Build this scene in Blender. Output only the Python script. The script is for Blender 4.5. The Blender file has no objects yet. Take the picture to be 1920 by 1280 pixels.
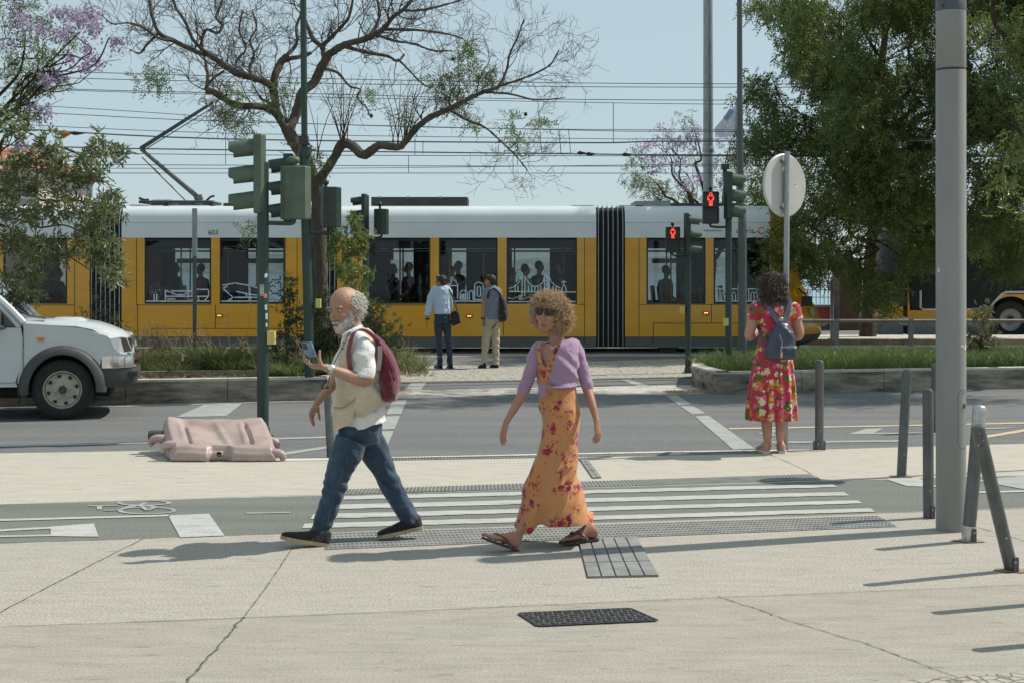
import bpy, math, random
import numpy as np
from mathutils import Vector, Matrix, noise as mnoise

# ---------------------------------------------------------------- camera, sky, sun, exposure
SC = bpy.context.scene
COL = SC.collection
F, CAMH, HY = 1920 * 50.0 / 36.0, 1.77, 510.0      # focal length in photo pixels, camera height, horizon row
cam_d = bpy.data.cameras.new("camera")
cam_d.lens = 50.0; cam_d.sensor_width = 36.0
cam_d.shift_y = -(640 - HY) / 1920.0
cam_d.clip_start = 0.1; cam_d.clip_end = 20000
cam = bpy.data.objects.new("camera", cam_d); COL.objects.link(cam)
cam.location = (0, 0, CAMH); cam.rotation_euler = (math.radians(90), 0, 0)
SC.camera = cam

SUN_EL, SUN_AZ = math.radians(50), math.atan2(0.95, 0.31)      # azimuth measured from +Y towards +X
world = bpy.data.worlds.new("World"); SC.world = world; world.use_nodes = True
wn = world.node_tree
sky = wn.nodes.new("ShaderNodeTexSky"); sky.sky_type = 'NISHITA'; sky.sun_disc = False
sky.sun_elevation = SUN_EL; sky.sun_rotation = SUN_AZ
sky.altitude = 0; sky.air_density = 1.0; sky.dust_density = 0.2; sky.ozone_density = 2.0
bg = wn.nodes["Background"]; bg.inputs[1].default_value = 0.10
hz = wn.nodes.new("ShaderNodeMix"); hz.data_type = 'RGBA'; hz.inputs[0].default_value = 0.78
hz.inputs[7].default_value = (5.35, 6.7, 7.2, 1)                # pale summer haze spread over the whole sky
wn.links.new(sky.outputs[0], hz.inputs[6]); wn.links.new(hz.outputs[2], bg.inputs[0])
sd = bpy.data.lights.new("sun", 'SUN'); sd.energy = 4.8; sd.angle = math.radians(0.53); sd.color = (1.0, 0.937, 0.84)
sun = bpy.data.objects.new("sun", sd); COL.objects.link(sun)
sdir = Vector((math.sin(SUN_AZ) * math.cos(SUN_EL), math.cos(SUN_AZ) * math.cos(SUN_EL), math.sin(SUN_EL)))
sun.rotation_euler = sdir.to_track_quat('Z', 'Y').to_euler(); sun.location = (20, 10, 40)
SC.view_settings.view_transform = 'Standard'; SC.view_settings.look = 'None'
SC.view_settings.exposure = 0.0; SC.view_settings.gamma = 1.0
SC.cycles.max_bounces = 8; SC.cycles.transparent_max_bounces = 16
SC.cycles.use_denoising = True

# ---------------------------------------------------------------- photo helpers
def W(px, py, d):
    return np.array([(px - 960) * d / F, d, CAMH - (py - HY) * d / F])
def G(px, py, z=0.0):
    d = (CAMH - z) * F / (py - HY)
    return np.array([(px - 960) * d / F, d, z])

# ---------------------------------------------------------------- materials
def S(r, g, b):
    f = lambda c: (c / 255 / 12.92) if c / 255 <= 0.04045 else ((c / 255 + 0.055) / 1.055) ** 2.4
    return (f(r), f(g), f(b))
MATS = {}
class NT:
    def __init__(s, name):
        s.m = bpy.data.materials.new(name); s.m.use_nodes = True; s.t = s.m.node_tree
        s.b = s.t.nodes["Principled BSDF"]; s.out = s.t.nodes["Material Output"]
        s.co = None
    def n(s, typ, **kw):
        nd = s.t.nodes.new("ShaderNode" + typ)
        for k, v in kw.items():
            if k.startswith("i_"):
                nd.inputs[k[2:].replace("_", " ")].default_value = v
            else:
                setattr(nd, k, v)
        return nd
    def l(s, a, b): s.t.links.new(a, b)
    def coord(s, scale=(1, 1, 1), rot=(0, 0, 0)):
        tc = s.n("TexCoord"); mp = s.n("Mapping")
        mp.inputs["Scale"].default_value = scale; mp.inputs["Rotation"].default_value = rot
        s.l(tc.outputs["Object"], mp.inputs[0]); return mp.outputs[0]
    def noise(s, co, scale, detail=4, rough=0.6):
        nd = s.n("TexNoise"); nd.inputs["Scale"].default_value = scale; nd.inputs["Detail"].default_value = detail
        nd.inputs["Roughness"].default_value = rough; s.l(co, nd.inputs["Vector"]); return nd.outputs["Fac"]
    def ramp(s, fac, a, b, c0=(0, 0, 0), c1=(1, 1, 1), interp='LINEAR'):
        r = s.n("ValToRGB"); r.color_ramp.interpolation = interp
        r.color_ramp.elements[0].position = a; r.color_ramp.elements[1].position = b
        r.color_ramp.elements[0].color = (*c0, 1); r.color_ramp.elements[1].color = (*c1, 1)
        s.l(fac, r.inputs[0]); return r.outputs[0]
    def mix(s, fac, a, b, mode='MIX'):
        m = s.n("Mix", data_type='RGBA', blend_type=mode)
        for sock, v in ((m.inputs[0], fac), (m.inputs[6], a), (m.inputs[7], b)):
            if isinstance(v, (int, float)): sock.default_value = v
            elif isinstance(v, tuple): sock.default_value = (*v[:3], 1)
            else: s.l(v, sock)
        return m.outputs[2]
    def math(s, op, a, b=0.0):
        m = s.n("Math", operation=op)
        for i, v in enumerate((a, b)):
            if isinstance(v, (int, float)): m.inputs[i].default_value = v
            else: s.l(v, m.inputs[i])
        return m.outputs[0]
    def bump(s, h, strength, dist=0.01):
        b = s.n("Bump"); b.inputs["Strength"].default_value = strength; b.inputs["Distance"].default_value = dist
        s.l(h, b.inputs["Height"]); s.l(b.outputs[0], s.b.inputs["Normal"])
def mat(name, col, rough=0.6, metal=0.0, var=0.15, vs=6.0, bump=0.0, bs=60.0, stretch=(1, 1, 1), col2=None, spec=0.5, coat=0.0, sss=0.0, bd=0.01, fine=0.0):
    """A painted, plastic, cloth or stone surface: base colour varied by two scales of noise."""
    if name in MATS: return MATS[name]
    t = NT(name); co = t.coord(stretch)
    n1 = t.noise(co, vs, 5, 0.65)
    c2 = col2 or tuple(max(0, c * (1 - var * 1.6)) for c in col)
    c = t.mix(t.ramp(n1, 0.32, 0.72), tuple(min(1, x * (1 + var * .5)) for x in col), c2)
    if fine:
        n2 = t.noise(co, bs * 1.7, 3, 0.7)
        c = t.mix(fine, c, t.mix(n2, (0, 0, 0), (1, 1, 1)), 'OVERLAY')
    t.l(c, t.b.inputs["Base Color"])
    t.b.inputs["Roughness"].default_value = rough; t.b.inputs["Metallic"].default_value = metal
    t.b.inputs["Specular IOR Level"].default_value = spec; t.b.inputs["Coat Weight"].default_value = coat
    t.b.inputs["Coat Roughness"].default_value = 0.08
    if sss:
        t.b.inputs["Subsurface Weight"].default_value = sss; t.b.inputs["Subsurface Radius"].default_value = (0.012, 0.004, 0.002)
    if bump: t.bump(t.noise(co, bs, 5, 0.6), bump, bd)
    MATS[name] = t.m; return t.m
def emat(name, col, strength):
    if name in MATS: return MATS[name]
    t = NT(name); t.b.inputs["Base Color"].default_value = (*[c * .5 for c in col], 1)
    t.b.inputs["Emission Color"].default_value = (*col, 1); t.b.inputs["Emission Strength"].default_value = strength
    MATS[name] = t.m; return t.m
def glass(name, tint, refl=0.5, rough=0.02):
    if name in MATS: return MATS[name]
    t = NT(name); tr = t.n("BsdfTransparent"); tr.inputs[0].default_value = (*tint, 1)
    gl = t.n("BsdfGlossy"); gl.inputs["Roughness"].default_value = rough; gl.inputs[0].default_value = (.9, .95, 1, 1)
    fr = t.n("Fresnel"); fr.inputs[0].default_value = 1.5
    mx = t.n("MixShader"); t.l(t.math('MULTIPLY', fr.outputs[0], refl * 2), mx.inputs[0])
    t.l(tr.outputs[0], mx.inputs[1]); t.l(gl.outputs[0], mx.inputs[2]); t.l(mx.outputs[0], t.out.inputs[0])
    MATS[name] = t.m; return t.m
def leafmat(name, c1, c2, trans=0.35, rough=0.45):
    if name in MATS: return MATS[name]
    t = NT(name); at = t.n("Attribute"); at.attribute_name = "var"
    c = t.mix(at.outputs["Fac"], c1, c2)
    t.l(c, t.b.inputs["Base Color"]); t.b.inputs["Roughness"].default_value = rough
    tl = t.n("BsdfTranslucent"); t.l(t.mix(0.5, c, tuple(min(1, x * 1.6) for x in c2)), tl.inputs[0])
    mx = t.n("MixShader"); mx.inputs[0].default_value = trans
    t.l(t.b.outputs[0], mx.inputs[1]); t.l(tl.outputs[0], mx.inputs[2]); t.l(mx.outputs[0], t.out.inputs[0])
    MATS[name] = t.m; return t.m

# ---------------------------------------------------------------- mesh building
def unit(v):
    v = np.asarray(v, float); n = np.linalg.norm(v); return v / n if n > 1e-12 else v
def catmull(keys, m):
    """keys (K,C) -> smooth samples, m per span."""
    K = np.asarray(keys, float)
    if len(K) < 3 or m < 2:
        if m < 2: return K
        t = np.linspace(0, 1, m + 1)[:, None]; return K[0] + (K[-1] - K[0]) * t if len(K) == 2 else K
    P = np.vstack([2 * K[0] - K[1], K, 2 * K[-1] - K[-2]]); out = []
    for i in range(len(K) - 1):
        p0, p1, p2, p3 = P[i:i + 4]
        for j in range(m):
            t = j / m
            out.append(0.5 * (2 * p1 + (p2 - p0) * t + (2 * p0 - 5 * p1 + 4 * p2 - p3) * t * t + (3 * p1 - p0 - 3 * p2 + p3) * t ** 3))
    out.append(K[-1]); return np.array(out)

class MB:
    def __init__(s): s.V = []; s.Q = []; s.T = []; s.N = []; s.A = []; s.c = 0
    def add(s, v, q=None, t=None, n=None, var=None):
        v = np.asarray(v, float).reshape(-1, 3)
        if q is not None and len(q): s.Q.append(np.asarray(q, int).reshape(-1, 4) + s.c)
        if t is not None and len(t): s.T.append(np.asarray(t, int).reshape(-1, 3) + s.c)
        if n is not None:
            for f in n: s.N.append([i + s.c for i in f])
        s.V.append(v); s.A.append(np.full(len(v), 0.5) if var is None else np.broadcast_to(np.asarray(var, float), (len(v),)))
        s.c += len(v); return s
    def grid(s, P, cu=False, var=None):
        """P (a,b,3) sheet; cu closes the second direction."""
        a, b = P.shape[:2]; i = np.arange(a * b).reshape(a, b)
        if cu: i = np.hstack([i, i[:, :1]])
        q = np.stack([i[:-1, :-1], i[:-1, 1:], i[1:, 1:], i[1:, :-1]], -1).reshape(-1, 4)
        return s.add(P.reshape(-1, 3), q, var=var)
    def tubegrid(s, R, caps=True, var=None):
        R = np.asarray(R); a, b = R.shape[:2]; base = s.c
        s.grid(R, True, var)
        if caps:
            s.N.append(list(range(base + b))[base:base + b][::-1]); s.N.append(list(range(base + (a - 1) * b, base + a * b)))
        return s
    def tube(s, pts, r, n=8, m=1, caps=True, flat=None, var=None):
        """Round (or flattened) tube along points; r scalar or per point; m>1 smooths."""
        pts = np.asarray(pts, float); r = np.broadcast_to(np.asarray(r, float).reshape(-1), (len(pts),))
        k = np.hstack([pts, r[:, None]])
        if m > 1: k = catmull(k, m)
        p, r = k[:, :3], np.maximum(k[:, 3], 1e-5)
        tg = np.gradient(p, axis=0); tg /= np.maximum(np.linalg.norm(tg, axis=1), 1e-9)[:, None]
        ref = np.array(flat if flat is not None else ([0, 0, 1] if abs(tg[0][2]) < .9 else [1, 0, 0]), float)
        R = []; th = np.linspace(0, 2 * math.pi, n, endpoint=False); x = None
        for i in range(len(p)):
            x = ref - tg[i] * ref.dot(tg[i]) if x is None or flat is not None else x - tg[i] * x.dot(tg[i])
            x = unit(x); y = np.cross(tg[i], x)
            R.append(p[i] + r[i] * (np.cos(th)[:, None] * x + np.sin(th)[:, None] * y))
        return s.tubegrid(np.array(R), caps, var)
    def strap(s, pts, w, t, wdir, m=4):
        """Flat band: width w along wdir, thickness t."""
        p = catmull(pts, m); tg = np.gradient(p, axis=0); R = []
        for i in range(len(p)):
            T = unit(tg[i]); a = np.asarray(wdir, float); a = unit(a - T * a.dot(T)); b = np.cross(T, a)
            R.append([p[i] + a * w / 2 + b * t / 2, p[i] - a * w / 2 + b * t / 2, p[i] - a * w / 2 - b * t / 2, p[i] + a * w / 2 - b * t / 2])
        return s.tubegrid(np.array(R))
    def box(s, c, sz, rz=0.0, ax=None):
        h = np.array(sz, float) / 2
        v = np.array([[x, y, z] for x in (-1, 1) for y in (-1, 1) for z in (-1, 1)]) * h
        if ax is not None: v = v @ np.array(ax, float)
        elif rz:
            ca, sa = math.cos(rz), math.sin(rz); v = v @ np.array([[ca, sa, 0], [-sa, ca, 0], [0, 0, 1]])
        return s.add(v + np.array(c, float), [[0, 1, 3, 2], [4, 6, 7, 5], [0, 4, 5, 1], [2, 3, 7, 6], [0, 2, 6, 4], [1, 5, 7, 3]])
    def bx(s, x0, x1, y0, y1, z0, z1): return s.box(((x0 + x1) / 2, (y0 + y1) / 2, (z0 + z1) / 2), (abs(x1 - x0), abs(y1 - y0), abs(z1 - z0)))
    def ell(s, c, r, fr=None, n=14, m=9):
        th = np.linspace(0, 2 * math.pi, n, endpoint=False); ph = np.linspace(0.02, math.pi - 0.02, m)
        P = np.stack([np.outer(np.sin(ph), np.cos(th)), np.outer(np.sin(ph), np.sin(th)), np.outer(np.cos(ph), np.ones(n))], -1) * np.array(r)
        if fr is not None: P = P @ np.array(fr)
        return s.tubegrid((P + np.array(c))[::-1])
    def lathe(s, c, prof, n=20, ax=(0, 0, 1), caps=True):
        """prof list of (radius, height) revolved about ax at c."""
        a = unit(ax); x = unit(np.cross(a, [0, 1, 0.013])); y = np.cross(a, x); th = np.linspace(0, 2 * math.pi, n, endpoint=False)
        R = [np.array(c) + a * h + max(r, 1e-4) * (np.cos(th)[:, None] * x + np.sin(th)[:, None] * y) for r, h in prof]
        return s.tubegrid(np.array(R), caps)
    def prism(s, poly, vec):
        """Closed outline (N,3) pushed along vec."""
        p = np.asarray(poly, float); n = len(p); v = np.vstack([p, p + np.array(vec)])
        i = np.arange(n); j = (i + 1) % n
        s.add(v, np.stack([i, j, j + n, i + n], -1), n=[list(range(n))[::-1], list(range(n, 2 * n))]); return s
    def poly(s, pts): p = np.asarray(pts, float); return s.add(p, n=[list(range(len(p)))])
    def arrays(s):
        V = np.vstack(s.V); faces = []
        return V, s.Q, s.T, s.N
    def mesh(s, name, off=(0, 0, 0)):
        V = np.vstack(s.V) - np.asarray(off, float); me = bpy.data.meshes.new(name)
        parts = []
        if s.Q: q = np.vstack(s.Q); parts.append((q.reshape(-1), np.full(len(q), 4)))
        if s.T: q = np.vstack(s.T); parts.append((q.reshape(-1), np.full(len(q), 3)))
        if s.N: parts.append((np.concatenate([np.array(f) for f in s.N]), np.array([len(f) for f in s.N])))
        li = np.concatenate([p[0] for p in parts]); ln = np.concatenate([p[1] for p in parts])
        me.vertices.add(len(V)); me.vertices.foreach_set("co", V.astype(np.float32).reshape(-1))
        me.loops.add(len(li)); me.loops.foreach_set("vertex_index", li.astype(np.int32))
        me.polygons.add(len(ln)); me.polygons.foreach_set("loop_start", (np.cumsum(ln) - ln).astype(np.int32))
        me.update(calc_edges=True); me.validate()
        return me
    def build(s, name, m, parent=None, smooth=38, recalc=True, var=False, **tags):
        off = (0, 0, 0); q = parent
        while q is not None: off = tuple(q.location) if q.parent is None else off; q = q.parent
        me = s.mesh(name, off)
        if var:
            at = me.attributes.new("var", 'FLOAT', 'POINT'); at.data.foreach_set("value", np.concatenate(s.A).astype(np.float32))
        return link(name, me, m, parent, smooth, recalc, **tags)
    def remesh(s, name, m, parent, vox=0.008, it=3, fn=None, smooth=180, **tags):
        """One continuous skin: voxel union of all pieces, relaxed, then shaped by fn(V, N)."""
        off = (0, 0, 0); q = parent
        while q is not None: off = tuple(q.location) if q.parent is None else off; q = q.parent
        me = s.mesh(name); fixn(me)
        o = bpy.data.objects.new("tmp", me); COL.objects.link(o)
        md = o.modifiers.new("r", 'REMESH'); md.mode = 'VOXEL'; md.voxel_size = vox
        sm = o.modifiers.new("s", 'SMOOTH'); sm.factor = 0.5; sm.iterations = it
        dg = bpy.context.evaluated_depsgraph_get(); me2 = bpy.data.meshes.new_from_object(o.evaluated_get(dg))
        bpy.data.objects.remove(o); bpy.data.meshes.remove(me); me2.name = name
        nv = len(me2.vertices); V = np.zeros(nv * 3, np.float32); N = np.zeros(nv * 3, np.float32)
        me2.vertices.foreach_get("co", V); me2.vertices.foreach_get("normal", N)
        V = V.reshape(-1, 3).astype(float); N = N.reshape(-1, 3).astype(float)
        if fn is not None: V = fn(V, N)
        me2.vertices.foreach_set("co", (V - np.array(off)).astype(np.float32).reshape(-1)); me2.update()
        me2.materials.clear()
        return link(name, me2, m, parent, smooth, False, **tags)
def fixn(me):
    import bmesh
    b = bmesh.new(); b.from_mesh(me); bmesh.ops.recalc_face_normals(b, faces=b.faces); b.to_mesh(me); b.free()
def link(name, me, m, parent=None, smooth=38, recalc=True, **tags):
    if recalc and len(me.polygons) < 60000: fixn(me)
    if smooth:
        me.polygons.foreach_set("use_smooth", np.ones(len(me.polygons), bool))
        if smooth < 170: me.set_sharp_from_angle(angle=math.radians(smooth))
    else: me.polygons.foreach_set("use_smooth", np.zeros(len(me.polygons), bool))
    if m is not None: me.materials.append(m)
    o = bpy.data.objects.new(name, me); COL.objects.link(o)
    if parent is not None: o.parent = parent
    for k, v in tags.items(): o[k] = v
    return o
def thing(name, label, cat, loc=(0, 0, 0), group=None):
    o = bpy.data.objects.new(name, None); COL.objects.link(o); o.location = Vector([float(x) for x in loc]); o.empty_display_size = 0.2
    o["label"] = label; o["category"] = cat
    if group: o["group"] = group
    bpy.context.view_layer.update()
    return o
def copy_tree(o, loc=None, label=None, parent=None):
    c = o.copy(); COL.objects.link(c)
    if parent is not None: c.parent = parent
    if loc is not None: c.location = Vector([float(x) for x in loc])
    if label: c["label"] = label
    for ch in list(o.children): copy_tree(ch, parent=c)
    return c
def nz(P, sc, seed=0.0):
    """Cheap smooth pseudo noise for numpy points."""
    P = np.asarray(P) * sc + seed; x, y, z = P[..., 0], P[..., 1], P[..., 2]
    return (np.sin(x * 1.7 + 2.1 * np.sin(y * 1.3 + .7 * z)) + np.sin(y * 2.3 + 1.7 * np.sin(z * 1.9 + x * .6)) + np.sin(z * 2.9 + 1.3 * np.sin(x * 2.2 + y * .9))) / 3
def sheet(name, pts, z, m, **tags):
    p = np.array([[q[0], q[1], z] for q in pts]); return MB().poly(p).build(name, m, smooth=0, **tags)
def rbox(x0, x1, y0, y1, z0, z1, r, n=4):
    """Rounded-edge box outline in plan, soft at top."""
    b = MB(); pts = []
    for (cx, cy, a0) in ((x1 - r, y1 - r, 0), (x0 + r, y1 - r, 90), (x0 + r, y0 + r, 180), (x1 - r, y0 + r, 270)):
        for k in range(n + 1):
            a = math.radians(a0 + 90 * k / n); pts.append((cx + r * math.cos(a), cy + r * math.sin(a)))
    pts = np.array(pts); c = np.array([(x0 + x1) / 2, (y0 + y1) / 2]); R = []
    for f, z in ((0.0, z0), (1, z0), (1, z1 - r * .5), (1 - r * .15 / max(1e-3, min(x1 - x0, y1 - y0)), z1 - r * .2), (1 - r * .6 / max(1e-3, min(x1 - x0, y1 - y0)), z1), (0.0, z1)):
        R.append(np.column_stack([c + (pts - c) * max(f, 0.001), np.full(len(pts), z)]))
    return b.tubegrid(np.array(R))
# ---------------------------------------------------------------- the ground, road, paths, water, hills
rng = np.random.default_rng(7); random.seed(7)
ST = dict(kind='structure')
def xline(p, q, x):
    t = (x - p[0]) / (q[0] - p[0]); return np.array([x, p[1] + (q[1] - p[1]) * t, 0])
def concrete(name, c, speck=0.35, stain=0.2, warm=None):
    t = NT(name); co = t.coord(); st = t.coord((.35, 1.6, 1), (0, 0, math.radians(-10)))
    big = t.ramp(t.noise(st, 1.3, 7, 0.66), 0.34, 0.66)
    mid = t.ramp(t.noise(st, 7.0, 5, 0.7), 0.35, 0.7)
    dk = tuple(x * (1 - stain) for x in c); wm = warm or (c[0] * 1.02, c[1] * .985, c[2] * .95)
    a = t.mix(big, wm, c); a = t.mix(t.math('MULTIPLY', mid, .75), a, dk)
    sp = t.ramp(t.noise(co, 75, 3, 0.8), 0.36, 0.64)
    a = t.mix(speck, a, t.mix(sp, (.10, .09, .08), (.84, .82, .77)), 'OVERLAY')
    # worn dark scuffs, long and thin
    sc = t.ramp(t.noise(t.coord((2.2, 11, 1), (0, 0, math.radians(-6))), 2.4, 3, 0.5), 0.655, 0.685)
    a = t.mix(t.math('MULTIPLY', sc, .5), a, (.14, .125, .10))
    gum = t.n("TexVoronoi"); gum.inputs["Scale"].default_value = 2.3; t.l(co, gum.inputs["Vector"])
    gm = t.ramp(gum.outputs["Distance"], 0.022, 0.034, (1, 1, 1), (0, 0, 0))
    a = t.mix(t.math('MULTIPLY', gm, .5), a, (.12, .11, .10))
    t.l(a, t.b.inputs["Base Color"]); t.b.inputs["Roughness"].default_value = 0.88; t.b.inputs["Specular IOR Level"].default_value = 0.25
    t.bump(t.noise(co, 90, 4, 0.7), 0.14, 0.004); return t.m
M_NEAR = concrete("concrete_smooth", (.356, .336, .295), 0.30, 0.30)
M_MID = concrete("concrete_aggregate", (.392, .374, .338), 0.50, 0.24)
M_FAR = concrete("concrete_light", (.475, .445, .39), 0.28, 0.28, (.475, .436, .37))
def asphalt(name, c, speck=0.6):
    t = NT(name); co = t.coord(); st = t.coord((.12, 1.4, 1), (0, 0, math.radians(-10)))
    a = t.mix(t.ramp(t.noise(st, 1.3, 6, 0.65), 0.3, 0.72), tuple(x * 1.18 for x in c), tuple(x * .82 for x in c))
    a = t.mix(speck, a, t.mix(t.ramp(t.noise(co, 60, 2, 0.8), 0.3, .7), (.1, .1, .1), (.86, .86, .84)), 'OVERLAY')
    t.l(a, t.b.inputs["Base Color"]); t.b.inputs["Roughness"].default_value = 0.85; t.b.inputs["Specular IOR Level"].default_value = 0.3
    t.bump(t.noise(co, 70, 3, 0.7), 0.5, 0.008); return t.m
M_ASPH = asphalt("asphalt", (.148, .150, .150))
M_BIKE = asphalt("bike_path_green", (.150, .160, .140), 0.5)
def cobble(name, c, scale):
    t = NT(name); co = t.coord((1, 1, 1), (0, 0, .5)); v = t.n("TexVoronoi", feature='DISTANCE_TO_EDGE'); v.inputs["Scale"].default_value = scale
    t.l(co, v.inputs["Vector"]); e = t.ramp(v.outputs["Distance"], 0.03, 0.10)
    a = t.mix(t.noise(co, 3.0, 5, .7), tuple(x * .8 for x in c), tuple(min(1, x * 1.2) for x in c))
    a = t.mix(e, tuple(x * .38 for x in c), a); t.l(a, t.b.inputs["Base Color"]); t.b.inputs["Roughness"].default_value = .8
    t.bump(e, .5, .01); return t.m
M_COB = cobble("cobbles", (.40, .37, .31), 9.0)
M_COBW = cobble("cobbles_pale", (.62, .58, .50), 11.0)
def worn(name, c, under, amt=0.5):
    t = NT(name); co = t.coord(); st = t.coord((.5, 2, 1), (0, 0, -.17))
    n = t.math('ADD', t.math('MULTIPLY', t.noise(st, 5, 6, .75), .6), t.math('MULTIPLY', t.noise(co, 70, 2, .8), .4))
    a = t.mix(t.ramp(n, 0.56 - .06 * amt, 0.66), c, under); a = t.mix(.25, a, t.mix(t.noise(co, 2, 4), (.3, .3, .3), (.7, .7, .7)), 'OVERLAY')
    t.l(a, t.b.inputs["Base Color"]); t.b.inputs["Roughness"].default_value = .8; return t.m
M_PAINT = worn("white_road_paint", (.43, .43, .405), (.20, .21, .19), 1.3)
M_PAINTW = worn("worn_white_road_paint", (.34, .345, .33), (.17, .18, .18), 1.6)
M_YEL = worn("yellow_road_paint", (.55, .43, .25), (.2, .2, .19), 1.2)
M_JOINT = mat("joint_dirt", (.13, .12, .10), .95, var=.4, vs=20)
M_TACT = mat("tactile_grey", (.235, .24, .225), .85, var=.2, vs=5, bump=.3, bs=80)

# base ground to the horizon, river and far bank
sheet("ground", [(-2500, -60), (2500, -60), (2500, 66), (-2500, 66)], -.06, mat("dock_ground", (.30, .285, .25), .9, var=.25, vs=.5, fine=.3, bs=20), **ST)
t = NT("river_water"); t.b.inputs["Base Color"].default_value = (.16, .26, .31, 1); t.b.inputs["Roughness"].default_value = .18
t.bump(t.noise(t.coord((.3, 1, 1)), .6, 4), .4, .3); M_WATER = t.m
sheet("river_water", [(-9000, 66), (9000, 66), (9000, 9000), (-9000, 9000)], -1.5, M_WATER, **ST)
b = MB(); xs = np.linspace(-2600, 2600, 140); prof = 24 + 17 * nz(np.column_stack([xs, xs * 0, xs * 0]), .004, 3) + 5 * nz(np.column_stack([xs, xs * 0, xs * 0]), .02)
P = np.array([[[x, 2400 + f * 500, -2 + max(4, h) * z] for x, h in zip(xs, prof)] for f, z in ((0, 0), (.25, .5), (.6, .9), (1, 1), (2, .4))])
b.grid(P); b.build("far_hills", mat("hill_scrub", (.27, .31, .30), .95, var=.35, vs=.02), smooth=60, **ST)

# road sheets
sheet("road", [(-60, 11.5), (60, 11.5), (60, 30.4), (-60, 30.4)], -.03, M_ASPH, **ST)
sheet("track_bed", [(-60, 30.405), (60, 30.405), (60, 34.2), (-60, 34.2)], -.026, mat("track_concrete", (.45, .42, .36), .9, var=.3, vs=2, fine=.4), **ST)
for y in (31.75, 33.2):
    MB().bx(-60, 60, y - .035, y + .035, -.024, .0).build("tram_rail", mat("rail_steel", (.16, .14, .12), .45, .8), smooth=0, label="steel tram rail sunk in the pale track bed, %s" % ("near one under the yellow tram" if y < 32 else "far one under the yellow tram"), category="rail", group="tram rails")
b = MB(); b.prism([(6.4, 34.25, -.05), (70, 34.25, -.05), (70, 37.0, -.05), (6.4, 37.0, -.05)], (0, 0, .19)); b.build("bus_stop_pavement", M_COBW, smooth=0, **ST)
for k in range(14):
    MB().bx(6.4 + k * 1.0, 7.385 + k, 34.10, 34.248, -.05, .155).build("kerb_stone", mat("tan_stone", (.42, .30, .19), .85, var=.3, vs=4, bump=.3), smooth=0, **ST)
sheet("bus_lane", [(5, 37.01), (70, 37.01), (70, 44), (5, 44)], -.04, M_ASPH, **ST)

# pavement of the near side: three tones, cut along the paving's own direction (about 10 degrees off the view)
L1 = (G(0, 1175), G(1920, 1096)); L2 = (G(0, 1018), G(1635, 961)); L3 = (G(0, 945), G(1560, 901))
K = [np.array([-32, 9.9, 0]), G(0, 849), G(281, 844), G(330, 846), G(480, 858), G(520, 860), G(730, 857), G(1240, 846), G(1536, 842), G(1920, 831), np.array([32, 22.0, 0])]
a1, z1 = xline(*L1, -32), xline(*L1, 32); a2, z2 = xline(*L2, -32), xline(*L2, 32); a3, z3 = xline(*L3, -32), xline(*L3, 32)
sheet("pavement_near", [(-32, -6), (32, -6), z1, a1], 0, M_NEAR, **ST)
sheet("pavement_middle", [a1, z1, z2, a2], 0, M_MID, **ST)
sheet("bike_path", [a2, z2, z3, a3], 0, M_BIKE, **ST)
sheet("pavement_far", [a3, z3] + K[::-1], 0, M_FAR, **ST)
b = MB(); kk = np.array(K)
b.grid(np.array([kk, kk + [0, .012, -.035]])); b.build("kerb_face", M_FAR, smooth=0, **ST)
b = MB(); kk = np.array(K[4:9]); b.grid(np.array([kk + [0, -.16, .004], kk + [0, .0, .004]])); b.build("kerb_edge", mat("kerb_white", (.60, .57, .50), .8, var=.2, vs=8), smooth=0, **ST)
# the corner of a cobbled patch at the bottom right
sheet("cobble_patch", [G(1690, 1277), G(1800, 1268), G(1960, 1258), G(2100, 1400), G(1600, 1400)], .004, cobble("cobbles_big", (.36, .33, .27), 14), **ST)

def crack(name, px, w, jit=.004, m=8, mt=None):
    """A joint or crack: thin jagged dark strip following photo points on the ground."""
    P = catmull([G(*p) for p in px], m) if len(px) > 2 else np.array([G(*px[0]) + (G(*px[1]) - G(*px[0])) * f for f in np.linspace(0, 1, 60)])
    tg = np.gradient(P, axis=0); nn = np.column_stack([-tg[:, 1], tg[:, 0], tg[:, 2] * 0]); nn /= np.linalg.norm(nn, axis=1)[:, None]
    jj = rng.normal(0, jit, len(P)); jj = np.convolve(jj, [.25, .5, .25], 'same'); P = P + nn * jj[:, None]; ww = w * (.3 + rng.random(len(P)) * .55)[:, None]
    b = MB(); b.grid(np.array([P - nn * ww / 2, P + nn * ww / 2]) + [0, 0, .004]); return b.build(name, mt or M_JOINT, smooth=0, **ST)
crack("pavement_joint", [(-400, 1378), (0, 1148), (150, 1070), (268, 1010)], .011, .004, 22)
crack("pavement_joint", [(549, 1026), (500, 1100), (457, 1157)], .010, .003, 26)
crack("pavement_joint", [(457, 1157), (420, 1200), (348, 1280), (270, 1370)], .019, .006, 26)
crack("pavement_joint", [(-300, 1187), (0, 1175), (640, 1151), (1200, 1126), (1500, 1114), (1920, 1096), (2300, 1080)], .008, .003, 24)
crack("pavement_joint", [(1346, 1118), (1440, 1149), (1460, 1157), (1640, 1213), (1796, 1271)], .010, .006, 22)
crack("pavement_joint", [(1443, 852), (1490, 872), (1536, 896)], .010, .002, 10)
crack("pavement_joint", [(1820, 985), (1890, 1005), (1960, 1025)], .010, .003, 10)
crack("bike_path_edge", [(-200, 1026), (0, 1018), (620, 997), (1635, 962), (1930, 953)], .014, .006, 26)
crack("bike_path_edge", [(-200, 951), (0, 945.5), (640, 926), (1560, 901.5), (1930, 891)], .012, .005, 26)
crack("road_seam", [(700, 862), (1000, 857), (1240, 852), (1430, 848)], .012, .003, 14)

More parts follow.
